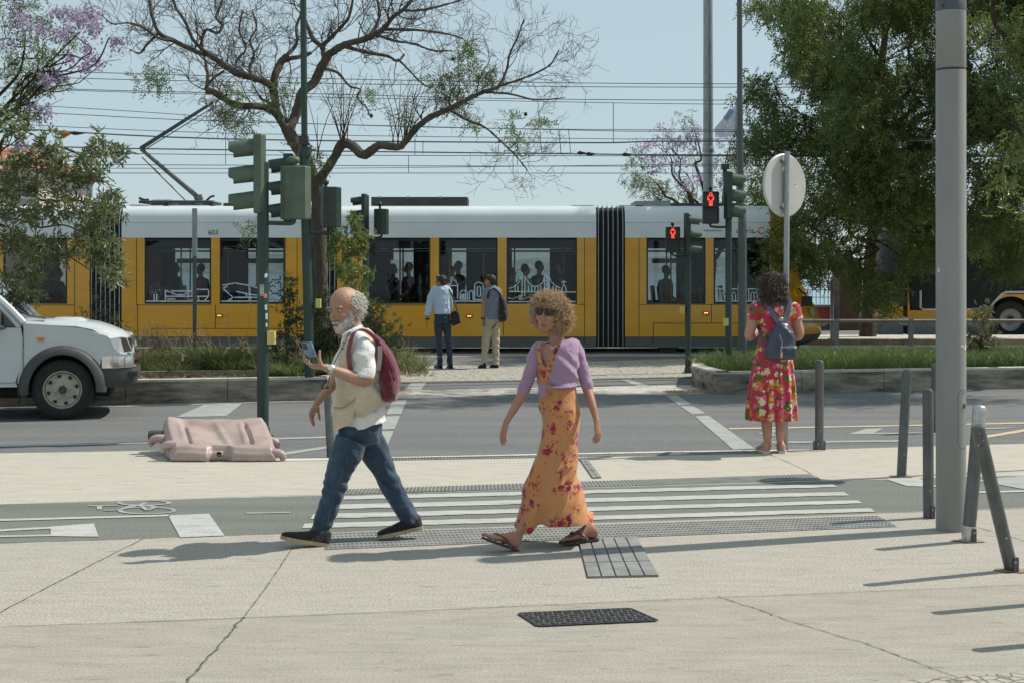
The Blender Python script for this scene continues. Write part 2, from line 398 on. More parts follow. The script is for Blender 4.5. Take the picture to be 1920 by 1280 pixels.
# painted marks on the bike path and pavement
def mark(name, px, m=None, z=.005):
    return MB().poly([G(*p, z) for p in px]).build(name, m or M_PAINT, smooth=0, **ST)
for (a, bb, c, d) in (((612, 931), (1561, 907.5), (1571, 913), (606, 938)), ((600, 947), (1582, 922), (1592, 928.5), (595, 955.5)),
                      ((588, 964), (1608, 938), (1617, 943.5), (582, 973)), ((571, 982), (1632, 953), (1641, 959.5), (566, 991))):
    # thick worn bar with a slightly uneven edge
    n = 60; f = np.linspace(0, 1, n)[:, None]; top = G(*a) + (G(*bb) - G(*a)) * f; bot = G(*d) + (G(*c) - G(*d)) * f
    top[:, 1] += rng.normal(0, .006, n); bot[:, 1] += rng.normal(0, .006, n)
    mb = MB(); mb.grid(np.array([bot, top]) + [0, 0, .005]); mb.build("crossing_stripe", M_PAINT, smooth=0, **ST)
mark("bike_lane_block", [(315, 965), (392, 962), (421, 1003), (338, 1006.5)])
mark("bike_lane_block", [(95, 986), (176, 980), (185, 1005), (95, 1004)])
mark("bike_lane_line", [(-60, 994), (95, 986.5), (95, 990), (-60, 998.5)])
mark("bike_lane_line", [(-60, 1004), (95, 1001), (95, 1004), (-60, 1007)])
mark("bike_lane_line", [(-300, 980), (318, 963.5), (320, 966.5), (-300, 984.5)])
mark("bike_lane_line", [(462, 960), (545, 958.5), (545, 960.5), (462, 962)], M_PAINTW)
mark("bike_lane_block", [(1660, 897), (1722, 895.5), (1762, 912), (1700, 910)])
mark("bike_lane_block", [(1832, 900), (1920, 890), (2000, 898), (1925, 917)], M_PAINTW)
mark("bike_lane_line", [(1815, 921), (1990, 916), (1990, 919), (1815, 924)])
def stroke(name, px, w, m=None, z=.005, m_=6):
    P = catmull([G(*p, z) for p in px], m_); tg = np.gradient(P, axis=0); nn = np.column_stack([-tg[:, 1], tg[:, 0], tg[:, 2] * 0]); nn /= np.maximum(np.linalg.norm(nn, axis=1), 1e-9)[:, None]
    return P, nn * w / 2
def loopmark(name, strokes, w, m=None):
    mb = MB()
    for i, px in enumerate(strokes):
        P, nn = stroke(name, px, w); mb.grid(np.array([P - nn, P + nn]) + [0, 0, i * .0004])
    return mb.build(name, m or M_PAINTW, smooth=0, **ST)
def ellipse_px(cx, cy, rx, ry, a0=0, a1=360): return [(cx + rx * math.cos(math.radians(a)), cy + ry * math.sin(math.radians(a))) for a in np.linspace(a0, a1, 17)]
loopmark("bicycle_symbol", [ellipse_px(276, 956, 51, 6.2), ellipse_px(270, 941.5, 47, 4.6, -80, 200), [(186, 954), (188, 948), (200, 947), (222, 946)], [(165, 947), (176, 947.5), (190, 948)],
                            [(195, 956), (215, 955.5), (234, 952), (262, 946), (272, 942)], [(234, 952), (250, 947), (290, 949), (276, 956)], [(262, 946), (276, 956)]], .035)

# tactile slabs: studded strips and one ribbed guide slab
def studs(name, q, nu, nv, r, z=.004):
    q = [G(*p) for p in q]; mb = MB(); mb.poly([p + [0, 0, z] for p in q]); th = np.linspace(0, 2 * math.pi, 7)[:-1]
    for i in range(nu):
        for j in range(nv):
            u = (i + .5) / nu; v = (j + .5) / nv
            c = (q[0] * (1 - u) + q[1] * u) * (1 - v) + (q[3] * (1 - u) + q[2] * u) * v
            o = np.column_stack([np.cos(th), np.sin(th), th * 0])
            P = np.array([c + o * r + [0, 0, z + .0002], c + o * r * .7 + [0, 0, z + .006], c + o * .001 + [0, 0, z + .0065]]); mb.grid(P, True)
    return mb.build(name, M_TACT, smooth=0, **ST)
studs("tactile_strip", [(605, 1000), (1645, 967), (1682, 987), (610, 1030)], 140, 6, .013)
studs("tactile_strip", [(640, 918), (1517, 889), (1541, 899.5), (632, 927)], 130, 5, .013)
studs("tactile_strip", [(735, 858.5), (1425, 845), (1430, 849.5), (735, 863)], 120, 3, .012)
def ribs(name, q, n, gaps=1):
    q = [G(*p) for p in q]; mb = MB(); mb.poly([p + [0, 0, .003] for p in q])
    L = lambda u, v: (q[0] * (1 - u) + q[1] * u) * (1 - v) + (q[3] * (1 - u) + q[2] * u) * v
    for i in range(n):
        for k in range(gaps):
            u0, u1, v0, v1 = (i + .06) / n, (i + .94) / n, k / gaps + .006, (k + 1) / gaps - .006
            c = [L(u0, v0), L(u1, v0), L(u1, v1), L(u0, v1)]; mb.prism([p + [0, 0, .0035] for p in c], (0, 0, .009))
    return mb.build(name, M_TACT, smooth=0, **ST)
ribs("tactile_guide", [(1083, 1011), (1194, 1007), (1236, 1081), (1101, 1084)], 5, 3)
ribs("tactile_guide", [(1086, 861), (1101, 861), (1128, 896), (1111, 897)], 2, 3)

# marks on the road
ZR = -.025
def rmark(name, px, m=None, z=ZR): return MB().poly([G(*p, z) for p in px]).build(name, m or M_PAINTW, smooth=0, **ST)
for q in ([(737, 749), (763, 749), (752, 775), (724, 776)], [(722, 780), (750, 779), (740, 803), (712, 805)], [(710, 808), (738, 807), (722, 846), (694, 848)],
          [(1248, 741), (1269, 740), (1297, 757), (1273, 759)], [(1276, 761), (1300, 760), (1322, 774), (1298, 776)], [(1303, 780), (1328, 778), (1415, 840), (1375, 842)]):
    rmark("crossing_edge_mark", q)
rmark("road_block_mark", [(384, 757), (455, 755), (424, 779), (330, 781)], M_PAINTW)
rmark("road_line", [(-200, 838), (200, 829.5), (616, 817), (616, 820), (200, 832.5), (-200, 842)])
rmark("road_line", [(528, 848), (616, 835), (616, 839.5), (528, 853)])
rmark("road_line", [(-300, 773), (200, 759), (590, 749), (590, 751.5), (200, 762.5), (-300, 777)])
rmark("road_line", [(1447, 827), (1690, 824), (1690, 827), (1447, 830)])
rmark("yellow_road_line", [(1367, 801.5), (1690, 796), (1960, 790), (1960, 792.5), (1690, 798), (1367, 804)], M_YEL)
rmark("yellow_road_line", [(1835, 818), (1960, 797), (1960, 802), (1837, 822)], M_YEL)
rmark("arrow_mark", [(1590, 813), (1623, 803), (1657, 802), (1640, 810.5), (1755, 809.5), (1755, 812.5), (1640, 813)])
rmark("arrow_mark", [(1420, 812), (1452, 804), (1456, 806), (1448, 812), (1456, 815), (1450, 816)])
rmark("road_line", [(1820, 802), (1905, 800), (1880, 803), (1822, 804)])
# the far half of the crossing: pale kerb band, cycle strip, cobbled refuge
Zb = -.026
rmark("crossing_kerb_band", [(738, 731), (1010, 726), (1300, 721), (1345, 736), (1240, 739.5), (1000, 737), (760, 747.5), (730, 748)], mat("band_concrete", (.50, .47, .40), .85, var=.3, vs=6, fine=.4), Zb)
rmark("cobbled_refuge", [(690, 690), (750, 687), (1000, 681), (1292, 671), (1298, 705.5), (1000, 712), (770, 715), (690, 717)], M_COB, Zb)
rmark("pale_kerb_line", [(690, 716), (770, 714.5), (1000, 711), (1298, 705), (1298, 707), (1000, 713.5), (770, 717.5), (690, 719)], M_JOINT, -.022)
for q in ([(772, 716), (800, 716), (788, 731), (757, 731)], [(1163, 711), (1180, 710.5), (1222, 724), (1200, 724.5)]): rmark("crossing_edge_mark", q)
# cast iron drain cover in the pavement
dr = thing("drain_cover", "dark cast iron drain cover with raised lozenge pattern in the pale pavement", "drain cover", G(1100, 1158))
q = [G(975, 1151), G(1180, 1142), G(1230, 1164), G(1010, 1174)]
MB().prism([p + [0, 0, .002] for p in q], (0, 0, .003)).build("cover_plate", mat("cast_iron", (.05, .05, .048), .65, .4, var=.3, vs=30), dr, 0)
mb = MB(); L = lambda u, v: (q[0] * (1 - u) + q[1] * u) * (1 - v) + (q[3] * (1 - u) + q[2] * u) * v
for i in range(22):
    for j in range(7):
        u, v = (i + .5 + (.25 if j % 2 else -.25)) / 22.5, (j + .5) / 7
        s = 1 if (i + j) % 2 else -1
        mb.prism([L(u + du / 22, v + dv * s / 7) + [0, 0, .0052] for du, dv in ((-.36, -.30), (-.1, -.34), (.36, .30), (.1, .34))], (0, 0, .005))
mb.build("raised_pattern", mat("iron_worn", (.16, .16, .155), .55, .3, var=.3, vs=30), dr, 0)
mb = MB()
for a, c in ((0, 1), (1, 2), (2, 3), (3, 0)):
    d = q[c] - q[a]; nn = unit([-d[1], d[0], 0]) * .014; mb.prism([q[a] + [0, 0, .004], q[c] + [0, 0, .004], q[c] + nn + [0, 0, .004], q[a] + nn + [0, 0, .004]], (0, 0, .004))
mb.build("cover_frame", MATS["cast_iron"], dr, 0)

# raised planting islands: long stone kerb walls with soil inside
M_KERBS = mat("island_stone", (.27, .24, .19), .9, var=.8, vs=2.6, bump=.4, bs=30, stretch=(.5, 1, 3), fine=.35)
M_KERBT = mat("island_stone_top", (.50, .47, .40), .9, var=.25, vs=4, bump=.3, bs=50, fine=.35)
M_SOIL = mat("dry_soil", (.20, .165, .11), 1, var=.4, vs=8, bump=.6, bs=25)
def island(outline, z1, w=.22):
    """Kerb stones of a closed plan outline, each its own block."""
    P = np.array(outline); n = len(P); c = P.mean(0)
    area = 0.5 * sum(P[i][0] * P[(i + 1) % n][1] - P[(i + 1) % n][0] * P[i][1] for i in range(n))
    for i in range(n):
        p, q = P[i], P[(i + 1) % n]; d = q - p; L = np.linalg.norm(d); u = d / L; nn = np.array([-u[1], u[0]]) * (1 if area > 0 else -1)
        m = max(1, int(round(L / 1.35)))
        for k in range(m):
            a = p + u * (L * k / m + .004); bq = p + u * (L * (k + 1) / m - .004)
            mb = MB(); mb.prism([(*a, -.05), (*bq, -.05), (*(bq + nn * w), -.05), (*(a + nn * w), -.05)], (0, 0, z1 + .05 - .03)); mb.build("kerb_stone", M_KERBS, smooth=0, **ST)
            ch = .012; mb = MB()
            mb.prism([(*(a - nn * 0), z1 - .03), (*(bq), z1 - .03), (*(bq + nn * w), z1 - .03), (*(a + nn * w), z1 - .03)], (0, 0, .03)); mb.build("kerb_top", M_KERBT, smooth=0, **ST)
    q = P + (c - P) * np.minimum(1, w * .8 / np.linalg.norm(c - P, axis=1))[:, None]
    sheet("planting_soil", q, z1 - .05, M_SOIL, **ST)
IZ = .30
pL0, pL1 = G(247, 757.2, -.03)[:2], G(640, 749.8, -.03)[:2]; uL = (pL1 - pL0) / np.linalg.norm(pL1 - pL0); nL = np.array([-uL[1], uL[0]])
LI = [pL0 - uL * 22, pL1 - uL * .2, pL1 + uL * .35 + nL * .9, pL1 + uL * .3 + nL * 4.6, pL0 - uL * 22 + nL * 4.6]
island(LI, IZ)
pR0, pR1 = G(1345, 739, -.03)[:2], G(1920, 728, -.03)[:2]; uR = (pR1 - pR0) / np.linalg.norm(pR1 - pR0); nR = np.array([-uR[1], uR[0]])
RI = [pR0, pR0 + uR * 24, pR0 + uR * 24 + nR * 4.2, np.array([3.75, 25.4]), G(1299, 708, -.03)[:2], G(1297, 724, -.03)[:2]]
island(RI, IZ)
# timber edging and dry litter on the left island
for k, (py, h) in enumerate(((1.0, .05), (1.75, .06))):
    a = pL0 - uL * 14 + nL * py; bq = pL1 - uL * .9 + nL * py; d = bq - a
    mb = MB(); mb.box(((a[0] + bq[0]) / 2, (a[1] + bq[1]) / 2, IZ - .05 + h), (np.linalg.norm(d), .12, 2 * h), math.atan2(d[1], d[0]))
    mb.build("edging_beam", mat("weathered_timber", (.33, .29, .22), .9, var=.4, vs=5, stretch=(.3, 4, 4)), smooth=0, label=("low weathered timber edging beam nearest the stone kerb" if k == 0 else "low weathered timber edging beam behind the first, against the weeds"), category="edging", group="edging beams in the left island")
# ---------------------------------------------------------------- people: skin, head and hand builders
M_SKIN = mat("skin", (.46, .255, .175), .5, var=.10, vs=14, bump=.12, bs=260, sss=.08, col2=(.40, .195, .125))
M_SKIN_T = mat("skin_tanned", (.365, .19, .122), .5, var=.12, vs=14, bump=.15, bs=220, sss=.06, col2=(.34, .16, .10))
M_SKIN_R = mat("skin_ruddy", (.38, .215, .145), .5, var=.16, vs=15, bump=.25, bs=180, sss=.06, col2=(.34, .17, .115))
M_LIP = mat("lips", (.34, .12, .10), .45); M_EYE = mat("eye_white", (.40, .36, .32), .3); M_IRIS = mat("iris_dark", (.03, .02, .015), .15)
M_HDARK = mat("hair_dark_brown", (.028, .018, .012), .5, var=.4, vs=40); M_HBLK = mat("hair_black", (.012, .011, .011), .45, var=.4, vs=40)
M_HBRN = mat("hair_brown", (.06, .035, .02), .5, var=.4, vs=40); M_HGREY = mat("hair_grey", (.42, .41, .385), .6, var=.35, vs=40, bump=.4, bs=200)
def frame(f, up=(0, 0, 1)):
    f = unit(f); l = unit(np.cross(up, f)); u = np.cross(f, l); return f, l, u            # forward, person's left, up
def head_pieces(b, c, f, s=1.0, up=(0, 0, 1), nose=1.0, jaw=1.0):
    """Pieces of a head about centre c (between the ears); returns frame and landmarks."""
    f, l, u = frame(f, up); fr = np.array([f, l, u]); c = np.array(c, float); A = lambda x, y, z: c + s * (f * x + l * y + u * z)
    b.ell(A(-.012, 0, .034), (s * .097, s * .076, s * .086), fr, 18, 12)
    b.ell(A(.022, 0, -.02), (s * .073, s * .066, s * .095), fr, 18, 12)
    b.ell(A(.03, 0, -.072), (s * .056, s * .052 * jaw, s * .045), fr, 14, 10)
    b.ell(A(.066, 0, -.103), (s * .024, s * .028, s * .019), fr)                                   # chin
    for y in (-1, 1):
        b.ell(A(.07, y * .034, .024), (s * .018, s * .026, s * .008), fr)                           # brow
        b.ell(A(.058, y * .043, -.028), (s * .026, s * .02, s * .022), fr)                          # cheek
        b.ell(A(-.004, y * .076, -.012), (s * .02, s * .009, s * .033), fr)                         # ear
        b.ell(A(.099 + .004 * nose, y * .0115, -.041), (s * .011, s * .009, s * .008), fr)          # nostril
    b.tube([A(.084, 0, .016), A(.098, 0, -.008), A(.106 + .008 * nose, 0, -.03), A(.100 + .008 * nose, 0, -.042)], [s * .009, s * .0095, s * .0125, s * .009], 10, 3)
    b.ell(A(.086, 0, -.066), (s * .014, s * .026, s * .012), fr); b.ell(A(.084, 0, -.084), (s * .013, s * .021, s * .010), fr)
    return A, (f, l, u), fr
def face_push(c, fr3, s, V):
    """Press the eye sockets and mouth line into the skin."""
    f, l, u = fr3
    for y, z, x, r, d in ((.034, .006, .085, .017, .015), (-.034, .006, .085, .017, .015), (0, -.0755, .097, .010, .004)):
        p = np.array(c) + s * (f * x + l * y + u * z); dd = V - p
        w = np.exp(-((dd @ l) ** 2 / (2 * (r * s * (1.0 if y else 2.0)) ** 2) + (dd @ u) ** 2 / (2 * (r * s * (.62 if y else .28)) ** 2) + (dd @ f) ** 2 / (2 * (.03 * s) ** 2)))
        V = V - f * (w * d * s)[:, None]
    return V
def face_parts(par, A, fr, s, lids=.6, lipm=M_LIP, eyes=True):
    if eyes:
        for y in (-1, 1):
            e = MB().ell(A(.0705, y * .0335, .005), (s * .0125, s * .0145, s * .011), fr).build("eye", M_EYE, par)
            MB().ell(A(.0805, y * .0335, .003), (s * .004, s * .0058, s * .0058), fr).build("iris", M_IRIS, e)
    b = MB(); b.ell(A(.094, 0, -.0715), (s * .008, s * .022, s * .0042), fr); b.ell(A(.0935, 0, -.0800), (s * .008, s * .019, s * .005), fr)
    b.build("lip", lipm, par)
def hand(b, wrist, d, palm_n, side, s=1.0, curl=0.5, spread=.12, thumb_out=.7, curls=None, tn=.35):
    """Palm, four unequal jointed fingers and a thumb; d = pointing direction, palm_n = way the palm faces, side = +1 thumb on the left of d seen from the back."""
    d = unit(d); n = unit(np.array(palm_n) - d * np.dot(palm_n, d)); t = np.cross(n, d) * side          # t: towards the thumb edge
    w = np.array(wrist, float)
    R = []
    for f, hw, ht in ((0, .024, .018), (.02, .029, .0165), (.05, .038, .015), (.078, .040, .013), (.092, .036, .010)):
        th = np.linspace(0, 2 * math.pi, 14, endpoint=False); R.append(w + d * f * s + s * (np.cos(th)[:, None] * t * hw + np.sin(th)[:, None] * n * ht))
    b.tubegrid(np.array(R))
    for i, (o, L, r) in enumerate(((.029, .072, .0088), (.0105, .080, .009), (-.0085, .074, .0086), (-.0265, .058, .0076))):
        c = curls[i] if curls is not None else curl * (1 + .12 * i); p = w + s * (d * (.084 - .004 * abs(i - 1)) + t * o); q = unit(d + t * spread * (1.5 - i) * .55); P = [p - q * .02 * s, p]; a = 0
        for seg, k in ((.45, .75), (.32, 1.0), (.23, .7)):
            a += c * k; v = q * math.cos(a) + n * math.sin(a); P.append(P[-1] + v * L * seg * s)
        b.tube(P, [r * s * x for x in (1.0, 1.08, 1.0, .92, .70)], 8, 3)
        b.ell(P[-1], (r * s * .72,) * 3, n=8, m=6)
    p = w + s * (d * .022 + t * .020); v1 = unit(d * .62 + t * thumb_out + n * tn); v2 = unit(d * (.85 if tn < .6 else .15) + t * thumb_out * .45 + n * (tn - .05 + curl * .4))
    P = [p, p + v1 * .040 * s, p + v1 * .040 * s + v2 * .030 * s, p + v1 * .040 * s + v2 * .030 * s + unit(v2 + n * curl * .3) * .024 * s]
    b.tube(P, [s * x for x in (.014, .0115, .0098, .0078)], 9, 3); b.ell(P[-1], (.0078 * s,) * 3, n=8, m=6)
def sil(keys, d, n=40, m=6, arc=None, pw=2.0):
    """Rings from the outline in the photo: keys (xl, yl, xr, yr, depth radius, depth shift). Returns (rings, angles)."""
    K = catmull(keys, m); out = []
    for i, k in enumerate(K):
        xl, yl, xr, yr, ry, dy = k[:6]; a0, a1 = (0, 2 * math.pi) if arc is None else arc(i / (len(K) - 1))
        th = np.linspace(a0, a1, n, endpoint=arc is not None)
        L, Rr = W(xl, yl, d), W(xr, yr, d); c = (L + Rr) / 2; a = (Rr - L) / 2
        co, si = np.cos(th), np.sin(th); co = np.sign(co) * abs(co) ** (2 / pw); si = np.sign(si) * abs(si) ** (2 / pw)
        out.append(c + np.array([0, dy, 0]) - np.outer(-co, a) + np.outer(si, [0, -ry, 0]))       # angle 0 right edge, 90 towards the camera, 180 left edge
    return np.array(out)
def limb(b, keys, d, n=12, m=5, caps=True):
    """Tube whose keys are (px, py, depth shift, radius in px)."""
    k = F / d; P = [W(x, y, d) + [0, dy, 0] for x, y, dy, r in keys]
    P2 = [np.array([CAMH * 0 + (x - 960) * d / F, d + dy, CAMH - (y - HY) * d / F]) for x, y, dy, r in keys]
    return b.tube(P2, [r / k for *_, r in keys], n, m, caps)
def pt(x, y, d, dy=0): return np.array([(x - 960) * d / F, d + dy, CAMH - (y - HY) * d / F])
def shell(par, name, Rg, m, th=.006, close=False, fn=None, smooth=80, **tags):
    """A cloth sheet with real thickness from a grid of points."""
    G_ = np.array(Rg, float); a, b_ = G_.shape[:2]
    du = np.gradient(G_, axis=0)
    if close: dv = (np.roll(G_, -1, 1) - np.roll(G_, 1, 1)) / 2
    else: dv = np.gradient(G_, axis=1)
    N = np.cross(dv, du); N /= np.maximum(np.linalg.norm(N, axis=-1), 1e-9)[..., None]
    c = G_.mean((0, 1)); s = np.sign(np.mean(np.sum(N * (G_ - G_.mean(1, keepdims=True)), -1))) or 1; N *= s
    if fn is not None:
        G_ = G_ + N * fn(G_)[..., None]
    mb = MB(); mb.grid(G_, close); mb.grid(G_ - N * th, close)
    i = np.arange(a * b_).reshape(a, b_); o = a * b_; q = []
    def rim(e): q.extend([[e[j], e[j + 1], e[j + 1] + o, e[j] + o] for j in range(len(e) - 1)])
    for r in (i[0], i[-1]): rim(list(r) + ([r[0]] if close else []))
    if not close: rim(list(i[:, 0])); rim(list(i[:, -1]))
    mb.Q.append(np.array(q)); return mb.build(name, m, par, smooth, **tags)
def strands(b, roots, dirs, L, r, rg, curl=0.0, turns=2.0, seg=8, droop=.0, n=4, lift=0.0):
    """Hair: each strand a thin tapered tube; curl>0 winds it into a ringlet."""
    for p, d in zip(roots, dirs):
        d = unit(d); x = unit(np.cross(d, rg.normal(size=3))); y = np.cross(d, x); l = L * (.6 + .8 * rg.random()); ph = rg.random() * 6.28; P = []
        for i in range(seg + 1):
            f = i / seg; a = ph + turns * 6.28 * f; cr = curl * (min(1, f * 3))
            P.append(p + d * l * f + cr * (math.cos(a) * x + math.sin(a) * y) + np.array([0, 0, -droop * f * f + lift * f]))
        b.tube(P, [r * (1 - .55 * i / seg) for i in range(seg + 1)], n, 1, False, var=rg.random())
def hairmat(name, c1, c2, rough=.5):
    if name in MATS: return MATS[name]
    t = NT(name); at = t.n("Attribute"); at.attribute_name = "var"; t.l(t.mix(at.outputs["Fac"], c1, c2), t.b.inputs["Base Color"])
    t.b.inputs["Roughness"].default_value = rough; t.b.inputs["Specular IOR Level"].default_value = .4; MATS[name] = t.m; return t.m
def cloth(name, c, var=.12, bs=420, rough=.85, col2=None, vs=9, bump=.25, sheen=.2, crease=.55):
    m = mat(name, c, rough, var=var, vs=vs, bump=bump, bs=bs, spec=.2, col2=col2, bd=.003)
    nt = m.node_tree; p = nt.nodes["Principled BSDF"]; p.inputs["Sheen Weight"].default_value = sheen
    b1 = [n for n in nt.nodes if n.type == 'BUMP']; mp = [n for n in nt.nodes if n.type == 'MAPPING']
    if b1 and mp and not any(n.name == "crease" for n in nt.nodes):                     # soft creases of the worn cloth
        nn = nt.nodes.new("ShaderNodeTexNoise"); nn.name = "crease"; nn.inputs["Scale"].default_value = 13; nn.inputs["Detail"].default_value = 2; nn.inputs["Roughness"].default_value = .45; nn.inputs["Distortion"].default_value = .35
        b2 = nt.nodes.new("ShaderNodeBump"); b2.inputs["Strength"].default_value = crease; b2.inputs["Distance"].default_value = .045
        nt.links.new(mp[0].outputs[0], nn.inputs["Vector"]); nt.links.new(nn.outputs["Fac"], b2.inputs["Height"]); nt.links.new(b2.outputs[0], b1[0].inputs["Normal"])
    return m
def shoe(par, heel, toe, w, h, m, sole, name="shoe", lift=0.0, ankle=.07):
    """Low shoe from heel to toe points on its sole, with a lighter sole slab."""
    heel, toe = np.array(heel, float), np.array(toe, float); d = toe - heel; L = np.linalg.norm(d); d /= L; l = unit(np.cross([0, 0, 1], d)); u = np.cross(d, l); R = []
    for f, ww, hh in ((0, .30, .62), (.02, .6, .85), (.10, .82, 1.0), (.28, .86, .98), (.45, .88, .72), (.62, 1.0, .56), (.78, .98, .44), (.90, .78, .36), (.97, .45, .28), (1.0, .2, .2)):
        th = np.linspace(0, 2 * math.pi, 16, endpoint=False); cz = np.sin(th); z = np.where(cz > 0, cz * h * hh, cz * .006) + .022
        R.append(heel + d * L * f + np.outer(np.cos(th) * (1 - .25 * np.maximum(cz, 0) ** 2) * w / 2 * ww, l) + np.outer(z, u))
    s = MB().tubegrid(np.array(R)).build(name, m, par, 60)
    pl = []
    for f, ww in ((-.01, .35), (.02, .72), (.1, .9), (.28, .9), (.45, .92), (.62, 1.06), (.78, 1.05), (.9, .84), (.98, .5), (1.01, .2)): pl.append((f, ww))
    out = [heel + d * L * f + l * w / 2 * ww for f, ww in pl] + [heel + d * L * f - l * w / 2 * ww for f, ww in pl[::-1]]
    MB().prism(out, u * .024).build("sole", sole, s, 30); return s
# ---------------------------------------------------------------- signals, masts, bollards, signs
M_SIG = mat("signal_green", (.085, .125, .085), .55, var=.18, vs=5, bump=.08, bs=40)
M_SIGD = mat("signal_dark_green", (.022, .045, .035), .4, var=.2, vs=5)
M_SIGB = mat("signal_black_green", (.016, .026, .022), .45, var=.2)
M_POLEG = mat("pole_green", (.022, .05, .038), .38, var=.25, vs=4, stretch=(1, 1, .25), bump=.05, bs=30)
M_POLEK = mat("pole_grey_dark", (.10, .115, .115), .42, .3, var=.2, vs=3, stretch=(1, 1, .2))
M_GALV = mat("galvanised", (.33, .355, .36), .5, .35, var=.2, vs=7, stretch=(1, 1, .4))
M_LENS = mat("dark_lens", (.02, .02, .02), .2)
M_BTN = mat("button_yellow", (.62, .50, .16), .5, var=.08)
def head3(par, c, f, h, w, m, md, n=3, visor=.28):
    """Vehicle signal head: chamfered housing, n hooded lenses facing f; c = centre of the housing."""
    c = np.array(c, float); f, l, u = frame(f); dp = w * .62; R = []
    for z, s in ((-h / 2, .9), (-h / 2 + .015, 1), (h / 2 - .015, 1), (h / 2, .9)):
        R.append([c + u * z + s * (f * a + l * b_) for a, b_ in ((dp * .5, w * .5), (dp * .5, -w * .5), (-dp * .1, -w * .5), (-dp * .5, -w * .22), (-dp * .5, w * .22), (-dp * .1, w * .5))])
    hs = MB().tubegrid(np.array(R)).build("housing", m, par, 25); hh = h / n
    for i in range(n):
        z = h / 2 - hh * (i + .5); r = min(hh * .43, w * .46); p = c + u * z + f * dp * .5
        th = np.linspace(math.radians(-62), math.radians(242), 22); V = []
        for x, q in ((0, 1.0), (visor, .93)):
            for rr in (r * q, r * q - .006): V.append((x, rr))
        rings = [np.array([p + f * (x * (1.0 if math.sin(t) > -.2 else .8)) + l * math.cos(t) * rr + u * math.sin(t) * rr - (u * .12 * x) for t in th]) for x, rr in (V[0], V[2], V[3], V[1])]
        MB().grid(np.array(rings)).build("visor", md, par, 50)
        MB().lathe(p + f * .004, [(.001, .012), (r * .6, .009), (r * .9, 0)], 20, f).build("lens", M_LENS, par)
    return hs
def pole(par, base, ztop, r, m, name="pole", flange=True, r2=None):
    b = np.array(base, float); mb = MB(); mb.lathe(b, [(r, -.02), (r, (ztop - b[2]) * .5), (r2 or r, ztop - b[2] - .01), ((r2 or r) * .8, ztop - b[2])], 20)
    o = mb.build(name, m, par)
    if flange: MB().lathe(b, [(r * 1.9, -.01), (r * 1.9, .015), (r * 1.3, .02), (r * 1.15, .10), (r * 1.02, .11)], 20).build("base_collar", m, par)
    return o
def box8(par, c, f, w, h, dp, m, name="housing"):
    c = np.array(c, float); f, l, u = frame(f); R = []
    for z, s in ((-h / 2, .92), (-h / 2 + .012, 1), (h / 2 - .012, 1), (h / 2, .92)):
        R.append([c + u * z + s * (f * a + l * b_) for a, b_ in ((dp * .5, w * .5), (dp * .5, -w * .5), (-dp * .2, -w * .5), (-dp * .5, -w * .2), (-dp * .5, w * .2), (-dp * .2, w * .5))])
    return MB().tubegrid(np.array(R)).build(name, m, par, 20)
RED = emat("red_lamp", (1.0, .055, .03), 2.6)
def pedman(par, c, f, h, m, walk=False):
    """Outline figure of the pedestrian lamp."""
    f, l, u = frame(f); c = np.array(c); P = lambda x, z: c - l * x * h + u * z * h          # x to the picture's right when f faces the viewer
    mb = MB()
    if not walk:
        for pl in ([(-.07, .5), (.07, .5), (.10, .40), (.07, .31), (-.07, .31), (-.10, .40), (-.07, .5)], [(-.10, .28), (-.20, .24), (-.22, -.05), (-.15, -.06), (-.13, .1), (-.10, -.05), (-.10, -.5), (-.02, -.5), (-.02, -.12), (.02, -.12), (.02, -.5), (.10, -.5), (.10, -.05), (.13, .1), (.15, -.06), (.22, -.05), (.20, .24), (.10, .28), (-.10, .28)]):
            mb.tube([P(*q) for q in pl], h * .027, 5)
    else:
        for pl in ([(0, .48), (.05, .40), (0, .33), (-.05, .40), (0, .48)], [(0, .28), (-.02, -.05), (-.16, -.26), (-.2, -.48)], [(0, -.05), (.12, -.25), (.2, -.48)], [(0, .22), (-.18, .06), (-.12, -.06)], [(0, .22), (.14, .08), (.24, .0)]): mb.tube([P(*q) for q in pl], h * .03, 5)
    return mb.build("walking_figure" if walk else "red_figure", m, par)
def pedlamp(par, c, f, h, w, front=True, knob=True):
    """Two-lens pedestrian signal."""
    c = np.array(c, float); f_, l, u = frame(f)
    hs = box8(par, c, f, w, h, .16, M_SIGD if not front else M_SIGB, "pedestrian_housing")
    for i in (0, 1):
        p = c + u * h * (.25 if i == 0 else -.25) + f_ * .08; mb = MB()
        for a, bq, s1, s2 in ((0, h * .22, w * .48, .008), (0, -h * .22, w * .48, .008), (w * .47, 0, .008, h * .22), (-w * .47, 0, .008, h * .22)):
            mb.box(p + l * a + u * bq + f_ * .05, (.11, s1 * 2, s2 * 2), ax=[f_, l, u])
        mb.build("hood", M_SIGB, par, 0); MB().box(p + f_ * .004, (.006, w * .84, h * .40), ax=[f_, l, u]).build("lens", M_LENS, par, 0)
        if front: pedman(par, p + f_ * .012, f, h * .40, RED if i == 0 else mat("unlit_figure", (.10, .10, .095), .6), i == 1)
    if knob:
        mb = MB(); k = c + u * (h / 2 + .055); mb.ell(k, (.035, .035, .035)); mb.tube([k, c + u * h / 2], .014, 6); mb.build("sounder", M_SIGB, par)
def bracket(par, pts, r=.025, m=None): MB().tube(pts, r, 8, 4).build("bracket", m or M_POLEG, par)

